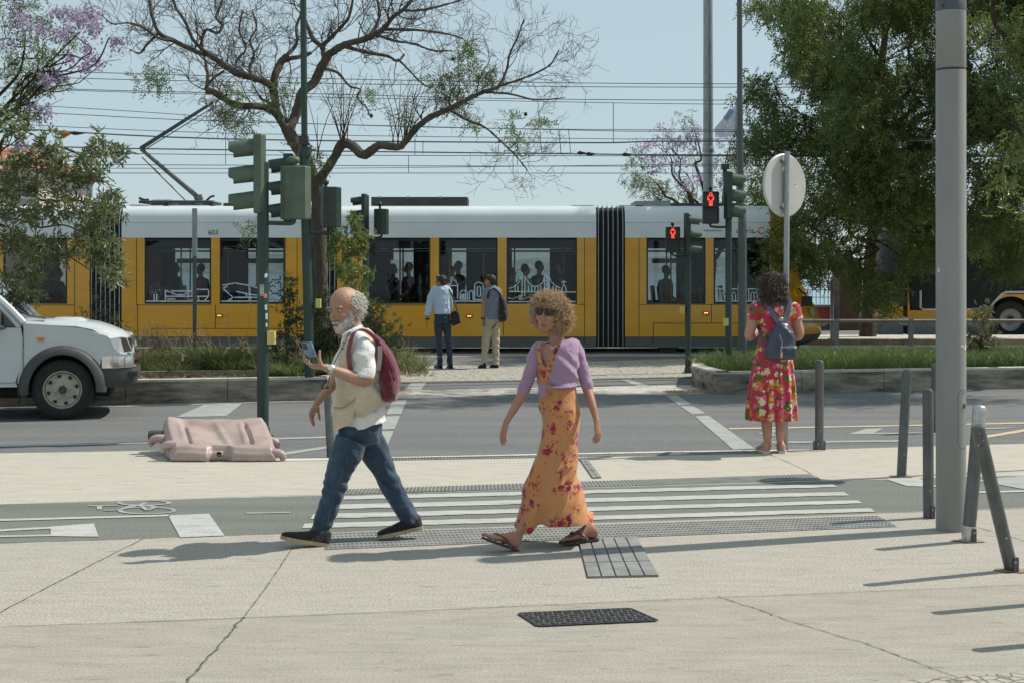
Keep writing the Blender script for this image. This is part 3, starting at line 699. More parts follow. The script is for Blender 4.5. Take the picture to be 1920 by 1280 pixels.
# signal post at the kerb with a big three-lens head and a pedestrian box seen from behind
d = 2667 * CAMH / (815 - 510)
g = thing("traffic_light", "green signal post at the kerb with sticker scraps and a big pale green head", "traffic light", G(493, 815), "signals at the crossing")
base = G(493, 815, 0); kk = F / d
pole(g, (base[0], d, -.02), W(493, 252, d)[2] - .3, 11 / kk, M_POLEG)
head3(g, W(487, 326, d), (-1, -.16, 0), 148 / kk, 37 / kk, M_SIG, M_SIG, 3, 46 / kk)
b8 = box8(g, W(552, 362, d + .05), (.35, 1, 0), 52 / kk, 100 / kk, 34 / kk, M_SIG, "pedestrian_housing")
MB().box(W(577, 362, d + .16), (.03, .1, 98 / kk)).build("hood", M_SIG, g, 0)
bracket(g, [W(500, 418, d), W(540, 419, d), W(550, 417, d), W(551, 410, d)])
mb = MB(); mb.tube([W(551, 312, d + .05), W(553, 303, d + .05)], .025, 8); mb.ell(W(550, 301, d + .05), (.075, .05, .05)); mb.build("sounder", M_SIG, g)
MB().box(W(509, 633, d - .01), (14 / kk, .10, 24 / kk)).build("push_button", M_BTN, g, 0)
MB().box(W(515, 637, d - .02), (.012, .04, .03)).build("button_dot", mat("button_green", (.02, .25, .12), .4), g, 0)
for i, (px, py, w_, h_, c_) in enumerate(((500, 518, 6, 7, (.7, .7, .7)), (493, 545, 8, 22, (.42, .42, .40)), (499, 556, 6, 8, (.6, .2, .25)), (500, 577, 5, 10, (.62, .64, .62)), (501, 594, 5, 11, (.65, .66, .64)), (501, 610, 4, 7, (.6, .6, .6)))):
    c = W(px, py, d); a0 = math.asin(max(-.95, min(.95, (px - 493) / 11))); n = 5; r = 11 / kk + .0025; mb = MB(); rows = []
    for j in range(n):
        a = a0 - w_ / 22 + w_ / 11 * j / (n - 1)
        rows.append([[base[0] + r * math.sin(a), d - r * math.cos(a), c[2] + s * h_ / 2 / kk + (.012 * rng.random())] for s in (-1, -.3, .4, 1)])
    mb.grid(np.array(rows)); mb.build("sticker_scrap", mat("sticker%d" % i, c_, .7, var=.3, vs=30), g)
# tall mast on the island with two heads and a camera box
d2 = 20.0; k2 = F / d2
g = thing("traffic_light", "tall dark green mast on the weedy island carrying a small black box", "traffic light", (W(580, 705, d2)[0], d2, IZ - .05), "signals at the crossing")
x2 = W(574, 600, d2)[0]
mb = MB(); mb.tube([W(581, 712, d2), W(574, 420, d2), W(571, 280, d2)], 9.5 / k2, 18); mb.tube([W(571, 292, d2), W(571, 276, d2)], 11.5 / k2, 18); mb.build("pole", M_POLEG, g)
mb = MB(); mb.tube([W(571, 280, d2), W(568, -60, d2)], 6 / k2, 16); mb.build("upper_pole", M_POLEG, g)
MB().box(W(570, 264, d2 - .06), (17 / k2, .14, 17 / k2)).build("detector_box", M_LENS, g, 0)
MB().tube([W(579, 268, d2 - .05), W(584, 285, d2 - .07), W(575, 300, d2 - .08)], .008, 5, 4).build("cable", M_LENS, g)
head3(g, W(541, 352, d2 - .02), (-1, -.12, 0), 126 / k2, 30 / k2, M_SIGD, M_SIGD, 3, 28 / k2)
box8(g, W(619, 389, d2), (.4, 1, 0), 33 / k2, 76 / k2, .2, M_SIGD, "pedestrian_housing")
MB().box(W(634, 389, d2 + .1), (.03, .14, 74 / k2)).build("hood", M_SIG, g, 0)
mb = MB(); mb.tube([W(611, 352, d2), W(611, 345, d2)], .02, 6); mb.ell(W(611, 342, d2), (.045, .045, .045)); mb.build("sounder", M_SIGD, g)
bracket(g, [W(576, 436, d2), W(612, 437, d2), W(620, 435, d2), W(620, 426, d2)])
MB().box(W(597, 569, d2 - .02), (9 / k2, .09, 17 / k2)).build("push_button", M_BTN, g, 0)
# third post behind the sapling
d3 = 23.6; k3 = F / d3
g = thing("traffic_light", "dark green signal post rising behind the leafy sapling, with a small round topped box", "traffic light", (W(686, 690, d3)[0], d3, IZ - .05), "signals at the crossing")
pole(g, (W(686, 690, d3)[0], d3, IZ - .06), W(686, 366, d3)[2], 6 / k3, M_POLEG)
head3(g, W(683, 402, d3 - .03), (-1, -.1, 0), 76 / k3, 18 / k3, M_SIGD, M_SIGD, 3, 20 / k3)
box8(g, W(714, 416, d3), (.3, 1, 0), 25 / k3, 48 / k3, .16, M_SIGD, "pedestrian_housing")
mb = MB(); mb.tube([W(713, 393, d3), W(712, 386, d3)], .02, 6); mb.ell(W(712, 383, d3), (.04, .04, .04)); mb.build("sounder", M_SIGD, g)
bracket(g, [W(690, 446, d3), W(710, 446, d3), W(715, 443, d3), W(715, 438, d3)], .02)
MB().box(W(696, 573, d3 - .02), (10 / k3, .08, 14 / k3)).build("push_button", M_BTN, g, 0)
# two posts on the other side, lenses facing away, red walkers lit
d4 = 23.3; k4 = F / d4
g = thing("traffic_light", "taller green signal post beside the grey lamp mast, red standing figure lit", "traffic light", (W(1366, 668, d4)[0], d4, IZ - .05), "signals at the crossing")
pole(g, (W(1366, 668, d4)[0], d4, IZ - .06), W(1366, 322, d4)[2], 6.2 / k4, M_POLEG)
head3(g, W(1365, 367, d4 - .02), (1, -.12, 0), 88 / k4, 26 / k4, M_SIGD, M_SIG, 3, 25 / k4)
pedlamp(g, W(1332, 390, d4 - .1), (-.08, -1, 0), 60 / k4, 30 / k4)
bracket(g, [W(1362, 426, d4), W(1342, 426, d4 - .05), W(1332, 424, d4 - .1), W(1332, 419, d4 - .1)], .02)
mb = MB(); mb.tube([W(1360, 324, d4), W(1357, 316, d4)], .03, 6); mb.box(W(1359, 313, d4 - .03), (.13, .12, .09)); mb.build("detector_box", M_LENS, g, 20)
MB().box(W(1361, 604, d4 - .06), (9 / k4, .08, 14 / k4)).build("push_button", M_BTN, g, 0)
d5 = G(1290, 699, -.03)[1]; k5 = F / d5
g = thing("traffic_light", "shorter green signal post on the paving before the grass bed, red figure lit", "traffic light", G(1290, 699, -.03), "signals at the crossing")
pole(g, G(1290, 699, -.03), W(1290, 402, d5)[2], 5.6 / k5, M_POLEG)
head3(g, W(1287, 440, d5 - .02), (1, -.12, 0), 80 / k5, 16 / k5, M_SIGD, M_SIG, 3, 24 / k5)
pedlamp(g, W(1261, 450, d5 - .1), (-.05, -1, 0), 48 / k5, 26 / k5)
bracket(g, [W(1286, 479, d5), W(1270, 480, d5 - .05), W(1261, 478, d5 - .1), W(1261, 473, d5 - .1)], .018)
MB().box(W(1279, 582, d5 - .03), (9 / k5, .08, 13 / k5)).build("push_button", M_BTN, g, 0)

# lamp mast, catenary mast, big pale column
d6 = 24.2; k6 = F / d6
g = thing("lamp_post", "slim dark grey lamp mast rising out of the grass bed past the tree", "lamp post", (W(1392, 670, d6)[0], d6, IZ - .05))
mb = MB(); mb.tube([W(1392, 676, d6), W(1392, 420, d6)], 8.2 / k6, 18); mb.tube([W(1392, 422, d6), W(1391, 400, d6), W(1389, 390, d6)], [8.2 / k6, 7 / k6, 6 / k6], 18); mb.build("lower_pole", M_POLEK, g)
MB().tube([W(1389, 392, d6), W(1387, 150, d6), W(1386, -220, d6)], [6.2 / k6, 5.2 / k6, 4.4 / k6], 16).build("upper_pole", M_POLEK, g)
MB().box(W(1392, 640, d6 - .075), (.07, .01, .25)).build("hatch", M_POLEK, g, 0)
d7 = 36.0; k7 = F / d7
g = thing("catenary_mast", "thick pale galvanised overhead line mast behind the tram", "mast", (W(1328, 640, d7)[0], d7, -.03))
mb = MB(); mb.tube([W(1329, 652, d7), W(1328, 300, d7), W(1327, -240, d7)], [10.5 / k7, 9.6 / k7, 8.2 / k7], 20); mb.build("pole", M_GALV, g)
MB().lathe(W(1328, 285, d7), [(10.4 / k7, 0), (11.0 / k7, .02), (11.0 / k7, .1), (10.4 / k7, .12)], 20).build("clamp_band", M_GALV, g)
gp = G(1783, 993); d8 = gp[1]; k8 = F / d8; r8 = 27.5 / k8
M_COLM = mat("column_paint", (.245, .245, .228), .5, var=.12, vs=2.5, stretch=(1, 1, .3), bump=.04, bs=60, coat=.05)
g = thing("lamp_post", "thick pale grey column on the pavement with oval hatch and dark band on top", "lamp post", gp)
zt = W(1783, 131, d8)[2]
MB().lathe(gp, [(r8, -.01), (r8, zt - .012), (r8 * .985, zt - .008)], 40).build("column", M_COLM, g)
MB().lathe(gp, [(r8 * .985, zt - .006), (r8 * .985, zt + .004)], 40).build("joint_ring", M_LENS, g)
zt2 = W(1783, 22, d8)[2]; MB().lathe(gp, [(r8 * .985, zt + .006), (r8, zt + .01), (r8, zt2)], 40).build("column_top", M_COLM, g)
M_BAND = mat("band_dark", (.075, .085, .095), .45, var=.1)
MB().lathe(gp, [(r8 * 1.01, zt2 + .002), (r8 * 1.01, zt2 + .062), (r8 * 1.0, zt2 + .064), (r8 * 1.0, zt2 + .07), (r8 * 1.01, zt2 + .072), (r8 * 1.01, zt2 + .36), (r8 * .9, zt2 + .38), (.001, zt2 + .385)], 40).build("lamp_band", M_BAND, g)
MB().box(W(1762, 14, d8) + [0, -r8 * .72, 0], (.02, .01, .016)).build("band_screw", M_LENS, g, 0)
def on_col(th, z, o=.001): return [gp[0] + (r8 + o) * math.sin(th), gp[1] - (r8 + o) * math.cos(th), z]
mb = MB(); hz0, hz1 = W(0, 838, d8)[2], W(0, 728, d8)[2]; thc, tw = .62, .46; rows = []
out = []
for a in np.linspace(0, 2 * math.pi, 48, endpoint=False):
    cx, cz = math.cos(a), math.sin(a); zz = (hz1 + hz0) / 2 + (1 if cz > 0 else -1) * ((hz1 - hz0) / 2 - tw * r8) + cz * tw * r8; out.append((thc + tw * cx, zz))
ring = lambda s, o: np.array([on_col(thc + (t - thc) * s, (hz0 + hz1) / 2 + (z - (hz0 + hz1) / 2) * (1 - (1 - s) * .35), o) for t, z in out])
mb.grid(np.array([ring(1.03, .0008), ring(1.0, .0012), ring(.965, .0008)]), True); mb.build("hatch_gap", mat("gap_dark", (.12, .125, .12), .7), g)
MB().box(on_col(.66, W(0, 759, d8)[2], .002), (.02, .004, .03)).build("hatch_label", M_BAND, g, 0)
MB().ell(on_col(.7, W(0, 733, d8)[2], .001), (.006, .006, .006)).build("hatch_bolt", M_GALV, g)
M_PAPER = mat("torn_paper", (.62, .62, .6), .8)
for q in ([(1793, 646), (1806, 643), (1805, 651), (1800, 652), (1806, 656), (1797, 649)], [(1756, 505), (1758, 500), (1759, 510), (1756, 511)]):
    mb = MB(); mb.poly([on_col(math.asin(max(-.97, min(.97, (x - 1783) / 27.5))), W(0, y, d8)[2], .002) for x, y in q]); mb.build("torn_paper", M_PAPER, g, 0)

# bollards: round capped steel tubes, some knocked over
M_BOL = mat("bollard_steel", (.125, .135, .135), .38, .45, var=.3, vs=9, stretch=(1, 1, .4), bump=.06, bs=60)
M_BOLP = mat("bollard_bare", (.5, .52, .52), .3, .8, var=.3, vs=12)
M_RUST = mat("rust", (.20, .09, .035), .95, var=.5, vs=20)
BOLL = [((620, 852), (613, 722), 7.5, .25, "grey steel bollard leaning at the kerb behind the bald man"),
        ((1536, 843), (1536, 674), 8.0, -.1, "upright steel bollard at the kerb beside the woman in the flowered dress"),
        ((1690, 893), (1700, 692), 8.8, -.1, "steel bollard tilted slightly, standing at the edge of the bike path"),
        ((1741, 970), (1738, 727), 10, -.2, "upright steel bollard hard against the thick pale column"),
        ((1753, 806), (1753, 681), 6.6, 0, "bollard mostly hidden behind the thick pale column"),
        ((1815, 1014), (1833, 757), 12.2, -.4, "steel bollard with paint worn to bare metal at top and foot"),
        ((1897, 1069), (1815, 790), 12.5, -1.4, "badly bent over steel bollard with a scraped cap"),
        ((1983, 1129), (1985, 810), 13.5, 0, "upright steel bollard outside the picture casting the middle short shadow"),
        ((2086, 1194), (2088, 835), 15, 0, "upright steel bollard outside the picture, throwing the lowest of the short shadows")]
for i, (b0, t0, rp, dy, lab) in enumerate(BOLL):
    gb = G(*b0); d_ = gb[1]; k = F / d_; r = rp / k; ax = pt(t0[0], t0[1], d_, dy * .12) - gb; L = np.linalg.norm(ax); ax /= L
    o = thing("bollard", lab, "bollard", gb, "steel bollards along the pavement")
    MB().lathe(gb, [(r, -.02), (r, L - r * .75), (r * .96, L - r * .45), (r * .72, L - r * .12), (r * .3, L), (.001, L + .002)], 22, ax).build("post", M_BOL, o)
    pr = [(r * 1.012, .0), (r * 1.012, .012), (r * 1.0, .014)]
    if i == 5:
        MB().lathe(gb + ax * (L - .15), [(r * 1.004, 0), (r * 1.008, .005), (r * 1.008, .15 - r * .75), (r * .97, .15 - r * .45), (r * .73, .15 - r * .12), (r * .31, .1502), (.001, .153)], 22, ax).build("bare_top", M_BOLP, o)
        MB().lathe(gb, [(r * 1.003, 0), (r * 1.006, .10), (r * 1.003, .105)], 22, ax).build("bare_foot", M_BOLP, o)
    if i == 6:
        for _ in range(26):
            a = rng.random() * 6.28; h = L - r - rng.random() ** 2 * .10; x = unit(np.cross(ax, [0, 1, .01])); y = np.cross(ax, x)
            MB().ell(gb + ax * h + r * .99 * (x * math.cos(a) + y * math.sin(a)), (.004 + .004 * rng.random(),) * 3, n=6, m=5).build("paint_chip", M_BOLP if _ % 3 else M_RUST, o) if _ < 12 else None
    if i in (1, 3, 5, 6):
        for sx in ((-1, 1) if i == 1 else (1,)):
            MB().box(gb + ax * .045 + [sx * (r + .004) * (1 if i == 1 else .45), -.0 if i == 1 else -(r * .9 + .004), 0], (.03, .02, .09)).build("foot_bracket", M_BOL, o, 0)
            MB().lathe(gb + ax * .065 + [sx * r * .45, -(r * .9 + .012), 0], [(.001, .008), (.008, .008), (.009, 0)], 8, (0, -1, 0)).build("bracket_bolt", M_GALV, o)
    if i in (2, 3, 6, 1): MB().lathe(gb + ax * (.2 if i != 6 else .22) + [.0, -r * 1.0, 0], [(.001, .006), (.007, .006), (.008, 0)], 8, (0, -1, 0)).build("side_bolt", M_GALV, o)
    if i in (2, 5, 6):
        mb = MB(); n = 14; th = np.linspace(0, 2 * math.pi, n, endpoint=False); rr = r * (1.3 + .9 * rng.random(n)); mb.poly([gb + [rr[j] * math.cos(th[j]) * 1.3, rr[j] * math.sin(th[j]), .0055] for j in range(n)])
        mb.build("foot_grime", mat("rust_stain", (.33, .25, .16), .95, var=.4, vs=40), o, 0)
# a tall disc post outside the frame whose shadow crosses the bike path
g = thing("disc_post", "tall thin post with a round disc outside the frame, its shadow crossing the bike path", "post", (5.0, 12.86, 0))
MB().tube([(5.0, 12.86, 0), (5.0, 12.86, 3.05)], .028, 10).build("post", M_GALV, g)
MB().lathe((5.0, 12.86, 3.2), [(.001, -.01), (.30, -.01), (.30, .01), (.001, .01)], 28, (.55, .8, .2)).build("plate", M_GALV, g)
# round road sign seen from behind
gs = G(1472, 845); ds = gs[1]; ks = F / ds
g = thing("road_sign", "round road sign seen from its pale grey back on a thin galvanised post", "road sign", gs)
mb = MB(); mb.tube([gs, W(1476, 284, ds)], 5.2 / ks, 14); mb.build("post", M_GALV, g)
f = unit([-.62, .785, 0]); l = np.cross([0, 0, 1], f); sc = W(1473, 348, ds + .045) ; R0 = 60 / ks
M_SBACK = mat("sign_back", (.50, .50, .47), .5, .1, var=.08, vs=4)
MB().lathe(sc, [(.001, 0), (R0 * .96, 0), (R0, .012), (R0, .02), (R0 * .97, .02), (R0 * .955, .008), (.001, .008)], 44, f).build("plate", M_SBACK, g)
for py in (303, 390):
    MB().box(W(1471, py, ds + .02), (.06, .04, .02)).build("clamp", M_GALV, g, 0); MB().box(W(1465, py, ds + .0), (.015, .03, .03)).build("clamp_bolt", M_BAND, g, 0)
MB().box(W(1471, 348, ds + .035), (.008, .03, .32)).build("stiffener", M_SBACK, g, 0)
MB().box(W(1491, 347, ds + .03), (.05, .004, .04), ax=[l, f, [0, 0, 1]]).build("sticker_scrap", M_PAPER, g, 0)
MB().box(W(1492, 346, ds + .026), (.008, .004, .02), ax=[l, f, [0, 0, 1]]).build("sticker_mark", M_BAND, g, 0)
# thin grey bracket post on the island
dq = 22.0; kq = F / dq
g = thing("sign_post", "thin bare grey steel post sticking up from the weeds before the tram number", "post", (W(365, 645, dq)[0], dq, IZ - .05))
mb = MB(); x = W(365, 0, dq)[0]; mb.bx(x - 3.2 / kq, x + 3.2 / kq, dq - .02, dq + .02, IZ - .06, W(0, 480, dq)[2]); mb.build("lower_post", M_POLEK, g, 0)
mb = MB(); mb.bx(x - 4.0 / kq, x + 4.2 / kq, dq - .03, dq + .025, W(0, 481, dq)[2], W(0, 391, dq)[2]); mb.build("upper_sleeve", M_GALV, g, 0)
# ---------------------------------------------------------------- the yellow articulated tram
YN, YF = 31.4, 33.8; KT = F / YN
tx = lambda px: (px - 960) / KT
tz = lambda py: CAMH - (py - HY) / KT
M_TY = mat("tram_yellow", (.68, .325, .012), .32, var=.10, vs=1.2, coat=.6, stretch=(.4, 1, 2))
M_TW = mat("tram_white", (.66, .70, .71), .35, var=.05, vs=1, coat=.3)
M_TG = mat("tram_grey", (.085, .095, .09), .5, var=.15, vs=3)
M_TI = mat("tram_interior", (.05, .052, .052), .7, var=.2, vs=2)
M_RUB = mat("bellows_rubber", (.018, .019, .021), .7, var=.3, vs=8)
M_BLK = mat("black_frame", (.012, .013, .014), .45)
M_STEEL = mat("brushed_steel", (.45, .46, .46), .35, .85, var=.15)
M_DECAL = mat("white_film", (.58, .66, .72), .6)
M_GL = glass("tram_glass", (.72, .745, .755), .30)
M_DKM = mat("roof_dark", (.045, .05, .052), .6, var=.3, vs=4)
tram = thing("tram", "yellow and white articulated tram with black bellows stopped behind the island", "tram", (0, 32.6, 0))
TOP, SPLIT, WT, WB, GR, BOT = tz(385), tz(417), tz(446), tz(570), tz(631), tz(651)
ROOF = [(YN, SPLIT), (YN + .02, SPLIT + .14), (YN + .08, TOP - .12), (YN + .2, TOP - .03), (YN + .42, TOP)]
def seg_body(x0, x1, wins, grey_to=None):
    """One carriage between bellows: panels round the window openings, near and far side."""
    w = sorted(wins); xs = [x0] + [tx(v) for p in w for v in p] + [x1]
    for side in (0, 1):
        b = MB(); ya, yb = (YN, YN + .07) if side == 0 else (YF - .07, YF)
        for i in range(0, len(xs), 2): b.bx(xs[i], xs[i + 1], ya, yb, WB, WT)          # pillars
        b.bx(x0, x1, ya, yb, GR, WB - .0005)                                          # lower panels
        b.build("body_panel", M_TY, tram, 0)
        g = MB(); g.bx(x0, x1, ya + .012, yb, BOT, GR - .0005); g.build("skirt", M_TG, tram, 0)
        g = MB(); g.bx(x0, x1, ya, yb, WT + .0005, SPLIT - .006); g.build("upper_band", M_TW, tram, 0)
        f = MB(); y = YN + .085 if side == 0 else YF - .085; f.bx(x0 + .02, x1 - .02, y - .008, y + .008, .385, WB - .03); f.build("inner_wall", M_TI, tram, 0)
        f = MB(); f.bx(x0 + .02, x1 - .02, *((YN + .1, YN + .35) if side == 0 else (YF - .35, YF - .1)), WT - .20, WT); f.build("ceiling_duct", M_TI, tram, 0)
    up = MB(); prof = ROOF + [(YN + YF - y, z) for y, z in ROOF[::-1]]
    R = np.array([[(x, y, z) for y, z in prof] for x in (x0, x1)]); up.grid(R)
    for x in (x0, x1): up.poly([(x, y, z) for y, z in prof])
    up.build("roof_panel", M_TW, tram, 30)
    MB().bx(x0 + .02, x1 - .02, YN + .08, YF - .08, .33, .38).build("floor_panel", mat("tram_floor", (.26, .26, .25), .7), tram, 0)
    MB().bx(x0 + .02, x1 - .02, YN + .08, YF - .08, WT + .02, WT + .06).build("ceiling_panel", mat("tram_ceiling", (.32, .32, .31), .7), tram, 0)
def seam(pts, m=M_BLK):
    for (xa, ya, xb, yb) in pts:
        mb = MB(); a, c = W(xa, ya, YN), W(xb, yb, YN); w = .007
        mb.bx(min(a[0], c[0]) - w, max(a[0], c[0]) + w, YN - .0025, YN + .01, min(a[2], c[2]) - w, max(a[2], c[2]) + w)
        mb.build("panel_seam", m, tram, 0)
def window(p0, p1, top=449, bot=570):
    x0, x1, z1, z0 = tx(p0), tx(p1), tz(top), tz(bot)
    w = .035; first = None
    for y0, y1, y in ((YN + .002, YN + .06, YN + .012), (YF - .06, YF - .002, YF - .012)):
        fr = MB()
        fr.bx(x0, x1, y0, y1, z1 - w, z1); fr.bx(x0, x1, y0, y1, z0, z0 + w); fr.bx(x0, x0 + w, y0, y1, z0 + w, z1 - w); fr.bx(x1 - w, x1, y0, y1, z0 + w, z1 - w)
        f = fr.build("window_frame", M_BLK, tram, 0); first = first or f
        MB().bx(x0 + w, x1 - w, y - .004, y + .004, z0 + w, z1 - w).build("window_pane", M_GL, f, 0)
    return first
def decal(par, lines, w=.026):
    mb = MB()
    for i, l in enumerate(lines):
        P = np.array([W(x, y, YN - .0) for x, y in l]); P[:, 1] = YN + .005 - i * .0002
        tg = np.gradient(P, axis=0); nn = np.column_stack([-tg[:, 2], tg[:, 0] * 0, tg[:, 0]]); nn /= np.maximum(np.linalg.norm(nn, axis=1), 1e-9)[:, None]
        for k in range(len(P) - 1):
            d = unit(P[k + 1] - P[k]); q = np.array([-d[2], 0, d[0]]) * w / 2; e = d * w * .35
            mb.add([P[k] - q - e, P[k + 1] - q + e, P[k + 1] + q + e, P[k] + q - e], [[0, 1, 2, 3]])
    mb.build("skyline_decal", M_DECAL, par, 0)
def cloudline(cx, cy, rx, ry, n=9):
    return [[(cx + rx * f * math.cos(a), cy + ry * f * math.sin(a)) for a in np.linspace(0, 6.2832, 55) for f in (1.22 - .26 * abs(math.cos(n * a / 2)) ** 3,)],
            [(cx - rx * .4 + rx * .35 * math.cos(a), cy + ry * .1 + ry * .3 * math.sin(a)) for a in np.linspace(3, 6.6, 9)], [(cx + rx * .4 + rx * .35 * math.cos(a), cy - ry * .35 + ry * .3 * math.sin(a)) for a in np.linspace(3, 6.6, 9)]]
def base2(p0, p1, y0=565, y1=569.5): return [[(p0, y0), (p1, y0)], [(p0, y1), (p1, y1)]] + [[(x, y0), (x, y1)] for x in (p0 + (p1 - p0) * .27, p0 + (p1 - p0) * .6)]

SEGS = [(-560, 168, [(-500, -330), (-300, -160), (-140, -10), (6, 126)]), (228, 578, [(271, 396), (412, 534)]), (632, 1118, [(692, 807), (823, 933), (950, 1082)]), (1172, 1444, [(1212, 1323), (1338, 1443)])]
for a, bq, w in SEGS: seg_body(tx(a), tx(bq), w)
WF = {}
for a, bq, w in SEGS:
    for p in w: WF[p] = window(*p)
seam([(140, 447, 140, 610), (0, 572, 140, 572), (256, 447, 256, 572), (256, 572, 396, 572), (258, 572, 258, 630), (404, 572, 404, 616), (285, 616, 560, 616), (285, 616, 285, 631), (535, 447, 535, 600), (557, 447, 557, 630),
      (659, 447, 659, 625), (692, 572, 807, 572), (944, 572, 944, 628), (1083, 571, 1096, 571), (1096, 447, 1096, 640), (1198, 447, 1198, 628), (1198, 571, 1443, 571), (1334, 572, 1334, 604)])
seam([(1225, 606, 1440, 606), (1225, 606, 1225, 641)])
for x in (405, 800, 951, 1330): a = tx(x); MB().bx(a - .004, a + .004, YN + .018, YN + .05, SPLIT, SPLIT + .12).build("roof_seam", M_TG, tram, 0)
for x0, x1 in ((228, 578), (632, 1118), (1172, 1444)): MB().bx(tx(x0), tx(x1), YN + .004, YN + .06, SPLIT - .0055, SPLIT - .0005).build("roof_seam", M_TG, tram, 0)
# number and operator lettering on the white band
def text(name, s, px, py, hpx, m, par, y=YN - .004, k=KT, al='LEFT'):
    c = bpy.data.curves.new(name, 'FONT'); c.body = s; c.size = hpx / k * 1.38; c.align_x = al; c.extrude = .0015
    o = bpy.data.objects.new(name, c); COL.objects.link(o); dg = bpy.context.evaluated_depsgraph_get()
    me = bpy.data.meshes.new_from_object(o.evaluated_get(dg)); bpy.data.objects.remove(o)
    q = par
    while q.parent is not None: q = q.parent
    me.transform(Matrix.Translation(Vector(W(px, py, y)) - q.location) @ Matrix.Rotation(math.radians(90), 4, 'X'))
    me.materials.clear(); return link(name, me, m, par, 0, False)
M_LET = mat("lettering_dark", (.03, .035, .04), .5)
text("fleet_number", "603", 390, 440.5, 9.5, M_LET, tram)
text("operator_name", "carris", 1380, 438, 11, mat("lettering_grey", (.07, .08, .085), .5), tram)
text("small_notice", "metropolitana", 1320, 434, 4.2, M_LET, tram)
mb = MB()
for i in range(40):
    a = math.radians(40 + i * 7.2); c = W(1428, 433, YN - .003); r0, r1 = .055, .085
    mb.add([c + [math.cos(t) * r, 0, math.sin(t) * r] for t, r in ((a, r0), (a + .13, r0), (a + .13, r1), (a, r1))], [[0, 1, 2, 3]])
mb.build("operator_emblem", mat("emblem_orange", (.7, .28, .06), .5), tram, 0)
# window drawings
decal(WF[(271, 396)], base2(272, 395) + cloudline(292, 547, 9, 11) + [[(289, 552), (289, 565)], [(294, 552), (294, 565)], [(310, 545), (310, 566)], [(310, 545), (320, 548), (330, 553), (345, 553), (353, 548), (360, 545)], [(312, 556), (390, 556)], [(322, 546), (358, 546)], [(366, 543), (391, 543), (391, 556), (384, 564)], [(372, 556), (372, 564)], [(314, 561), (328, 561)]])
decal(WF[(412, 534)], base2(414, 533) + [[(418, 535), (440, 531), (470, 536), (500, 546), (530, 564)], [(426, 537), (418, 541), (430, 552), (437, 558), (428, 564)], [(444, 547), (462, 551), (500, 556)], [(440, 558), (500, 558)], [(462, 550), (462, 558)]] + cloudline(516, 538, 10, 12, 8))
decal(WF[(823, 933)], base2(824, 932) + [[(838, 564), (838, 533), (846, 533), (846, 520), (850, 520), (850, 526), (855, 526), (855, 531), (858, 531), (858, 560)], [(828, 536), (856, 536)], [(843, 545), (843, 556), (848, 556), (848, 543), (843, 543)], [(863, 562), (863, 548), (869, 544), (876, 548), (876, 562)], [(869, 562), (869, 552)], [(880, 562), (880, 546), (887, 546), (887, 562)], [(890, 562), (890, 534), (893, 531), (897, 529), (903, 531), (906, 534), (906, 556)], [(895, 556), (895, 538), (901, 538), (901, 556), (895, 556)], [(906, 556), (914, 556), (918, 551), (926, 550)], [(890, 562), (912, 562)]])
br = [[(955, 541), (962, 539), (970, 533), (975, 526), (979, 518), (984, 518), (988, 526), (994, 534), (1002, 538), (1010, 536), (1018, 530), (1021, 518), (1029, 518), (1033, 528), (1040, 535), (1050, 540)], [(955, 547), (1082, 548)], [(979, 518), (979, 555)], [(984, 520), (984, 555)], [(1021, 518), (1021, 555)], [(1029, 518), (1029, 555)], [(1053, 548), (1055, 536), (1060, 536), (1062, 548)], [(1057, 536), (1057, 527)], [(1053, 529), (1061, 529)],
      [(954 + i * 3, 559 + 1.6 * math.sin(i * .9)) for i in range(26)]] + [[(x, 545), (x, 547)] for x in (960,)] + [[(x, 537 + abs(x - 1004) * .0), (x, 547)] for x in (966, 971, 991, 997, 1003, 1009, 1014, 1037, 1043)] + [[(1021, 518 + i * 7), (1029, 525 + i * 7)] for i in range(4)]
decal(WF[(950, 1082)], base2(952, 1081, 566, 569.5) + br, .024)
decal(WF[(1338, 1443)], [[(1342, 565), (1442, 565)], [(1342, 542), (1384, 542)], [(1402, 542), (1440, 542)]] + [[(x, 565), (x, 542)] for x in (1344, 1350, 1368, 1384, 1404, 1420, 1438)] + [[(x, 563), (x, 551), (x + 3, 547), (x + 6, 551), (x + 6, 563)] for x in (1353, 1360, 1373, 1408, 1414, 1424, 1430)] + [[(1384, 542), (1384, 534)], [(1342, 542), (1345, 537), (1348, 542)]])
# bellows: hanging folds between carriages
def bellows(a, bq, n):
    x0, x1 = tx(a) - .005, tx(bq) + .005; R = []
    for i in range(n * 4 + 1):
        f = i / (n * 4); x = x0 + (x1 - x0) * f; d = (.0, .03, .05, .03)[i % 4] - .035; ins = .03
        prof = [(YN + .02 - d, BOT - .0), (YN + .02 - d, SPLIT), (YN + .10 - d, TOP - .12), (YN + .42, TOP - .03 + d), (YF - .42, TOP - .03 + d), (YF - .1 + d, TOP - .12), (YF - .02 + d, SPLIT), (YF - .02 + d, BOT)]
        R.append([(x, y, z) for y, z in prof])
    MB().grid(np.array(R)).build("bellows", M_RUB, tram, 20)
    mb = MB()
    for i in range(n):
        x = x0 + (x1 - x0) * (i + .5) / n
        mb.tube([(x, YN - .018, BOT + .02), (x, YN - .018, SPLIT), (x, YN + .06, TOP - .12), (x, YN + .4, TOP + .012)], .009, 5)
    mb.build("bellows_rib", M_STEEL, tram)
for a, bq, n in ((168, 228, 7), (578, 632, 6), (1118, 1172, 6)): bellows(a, bq, n)
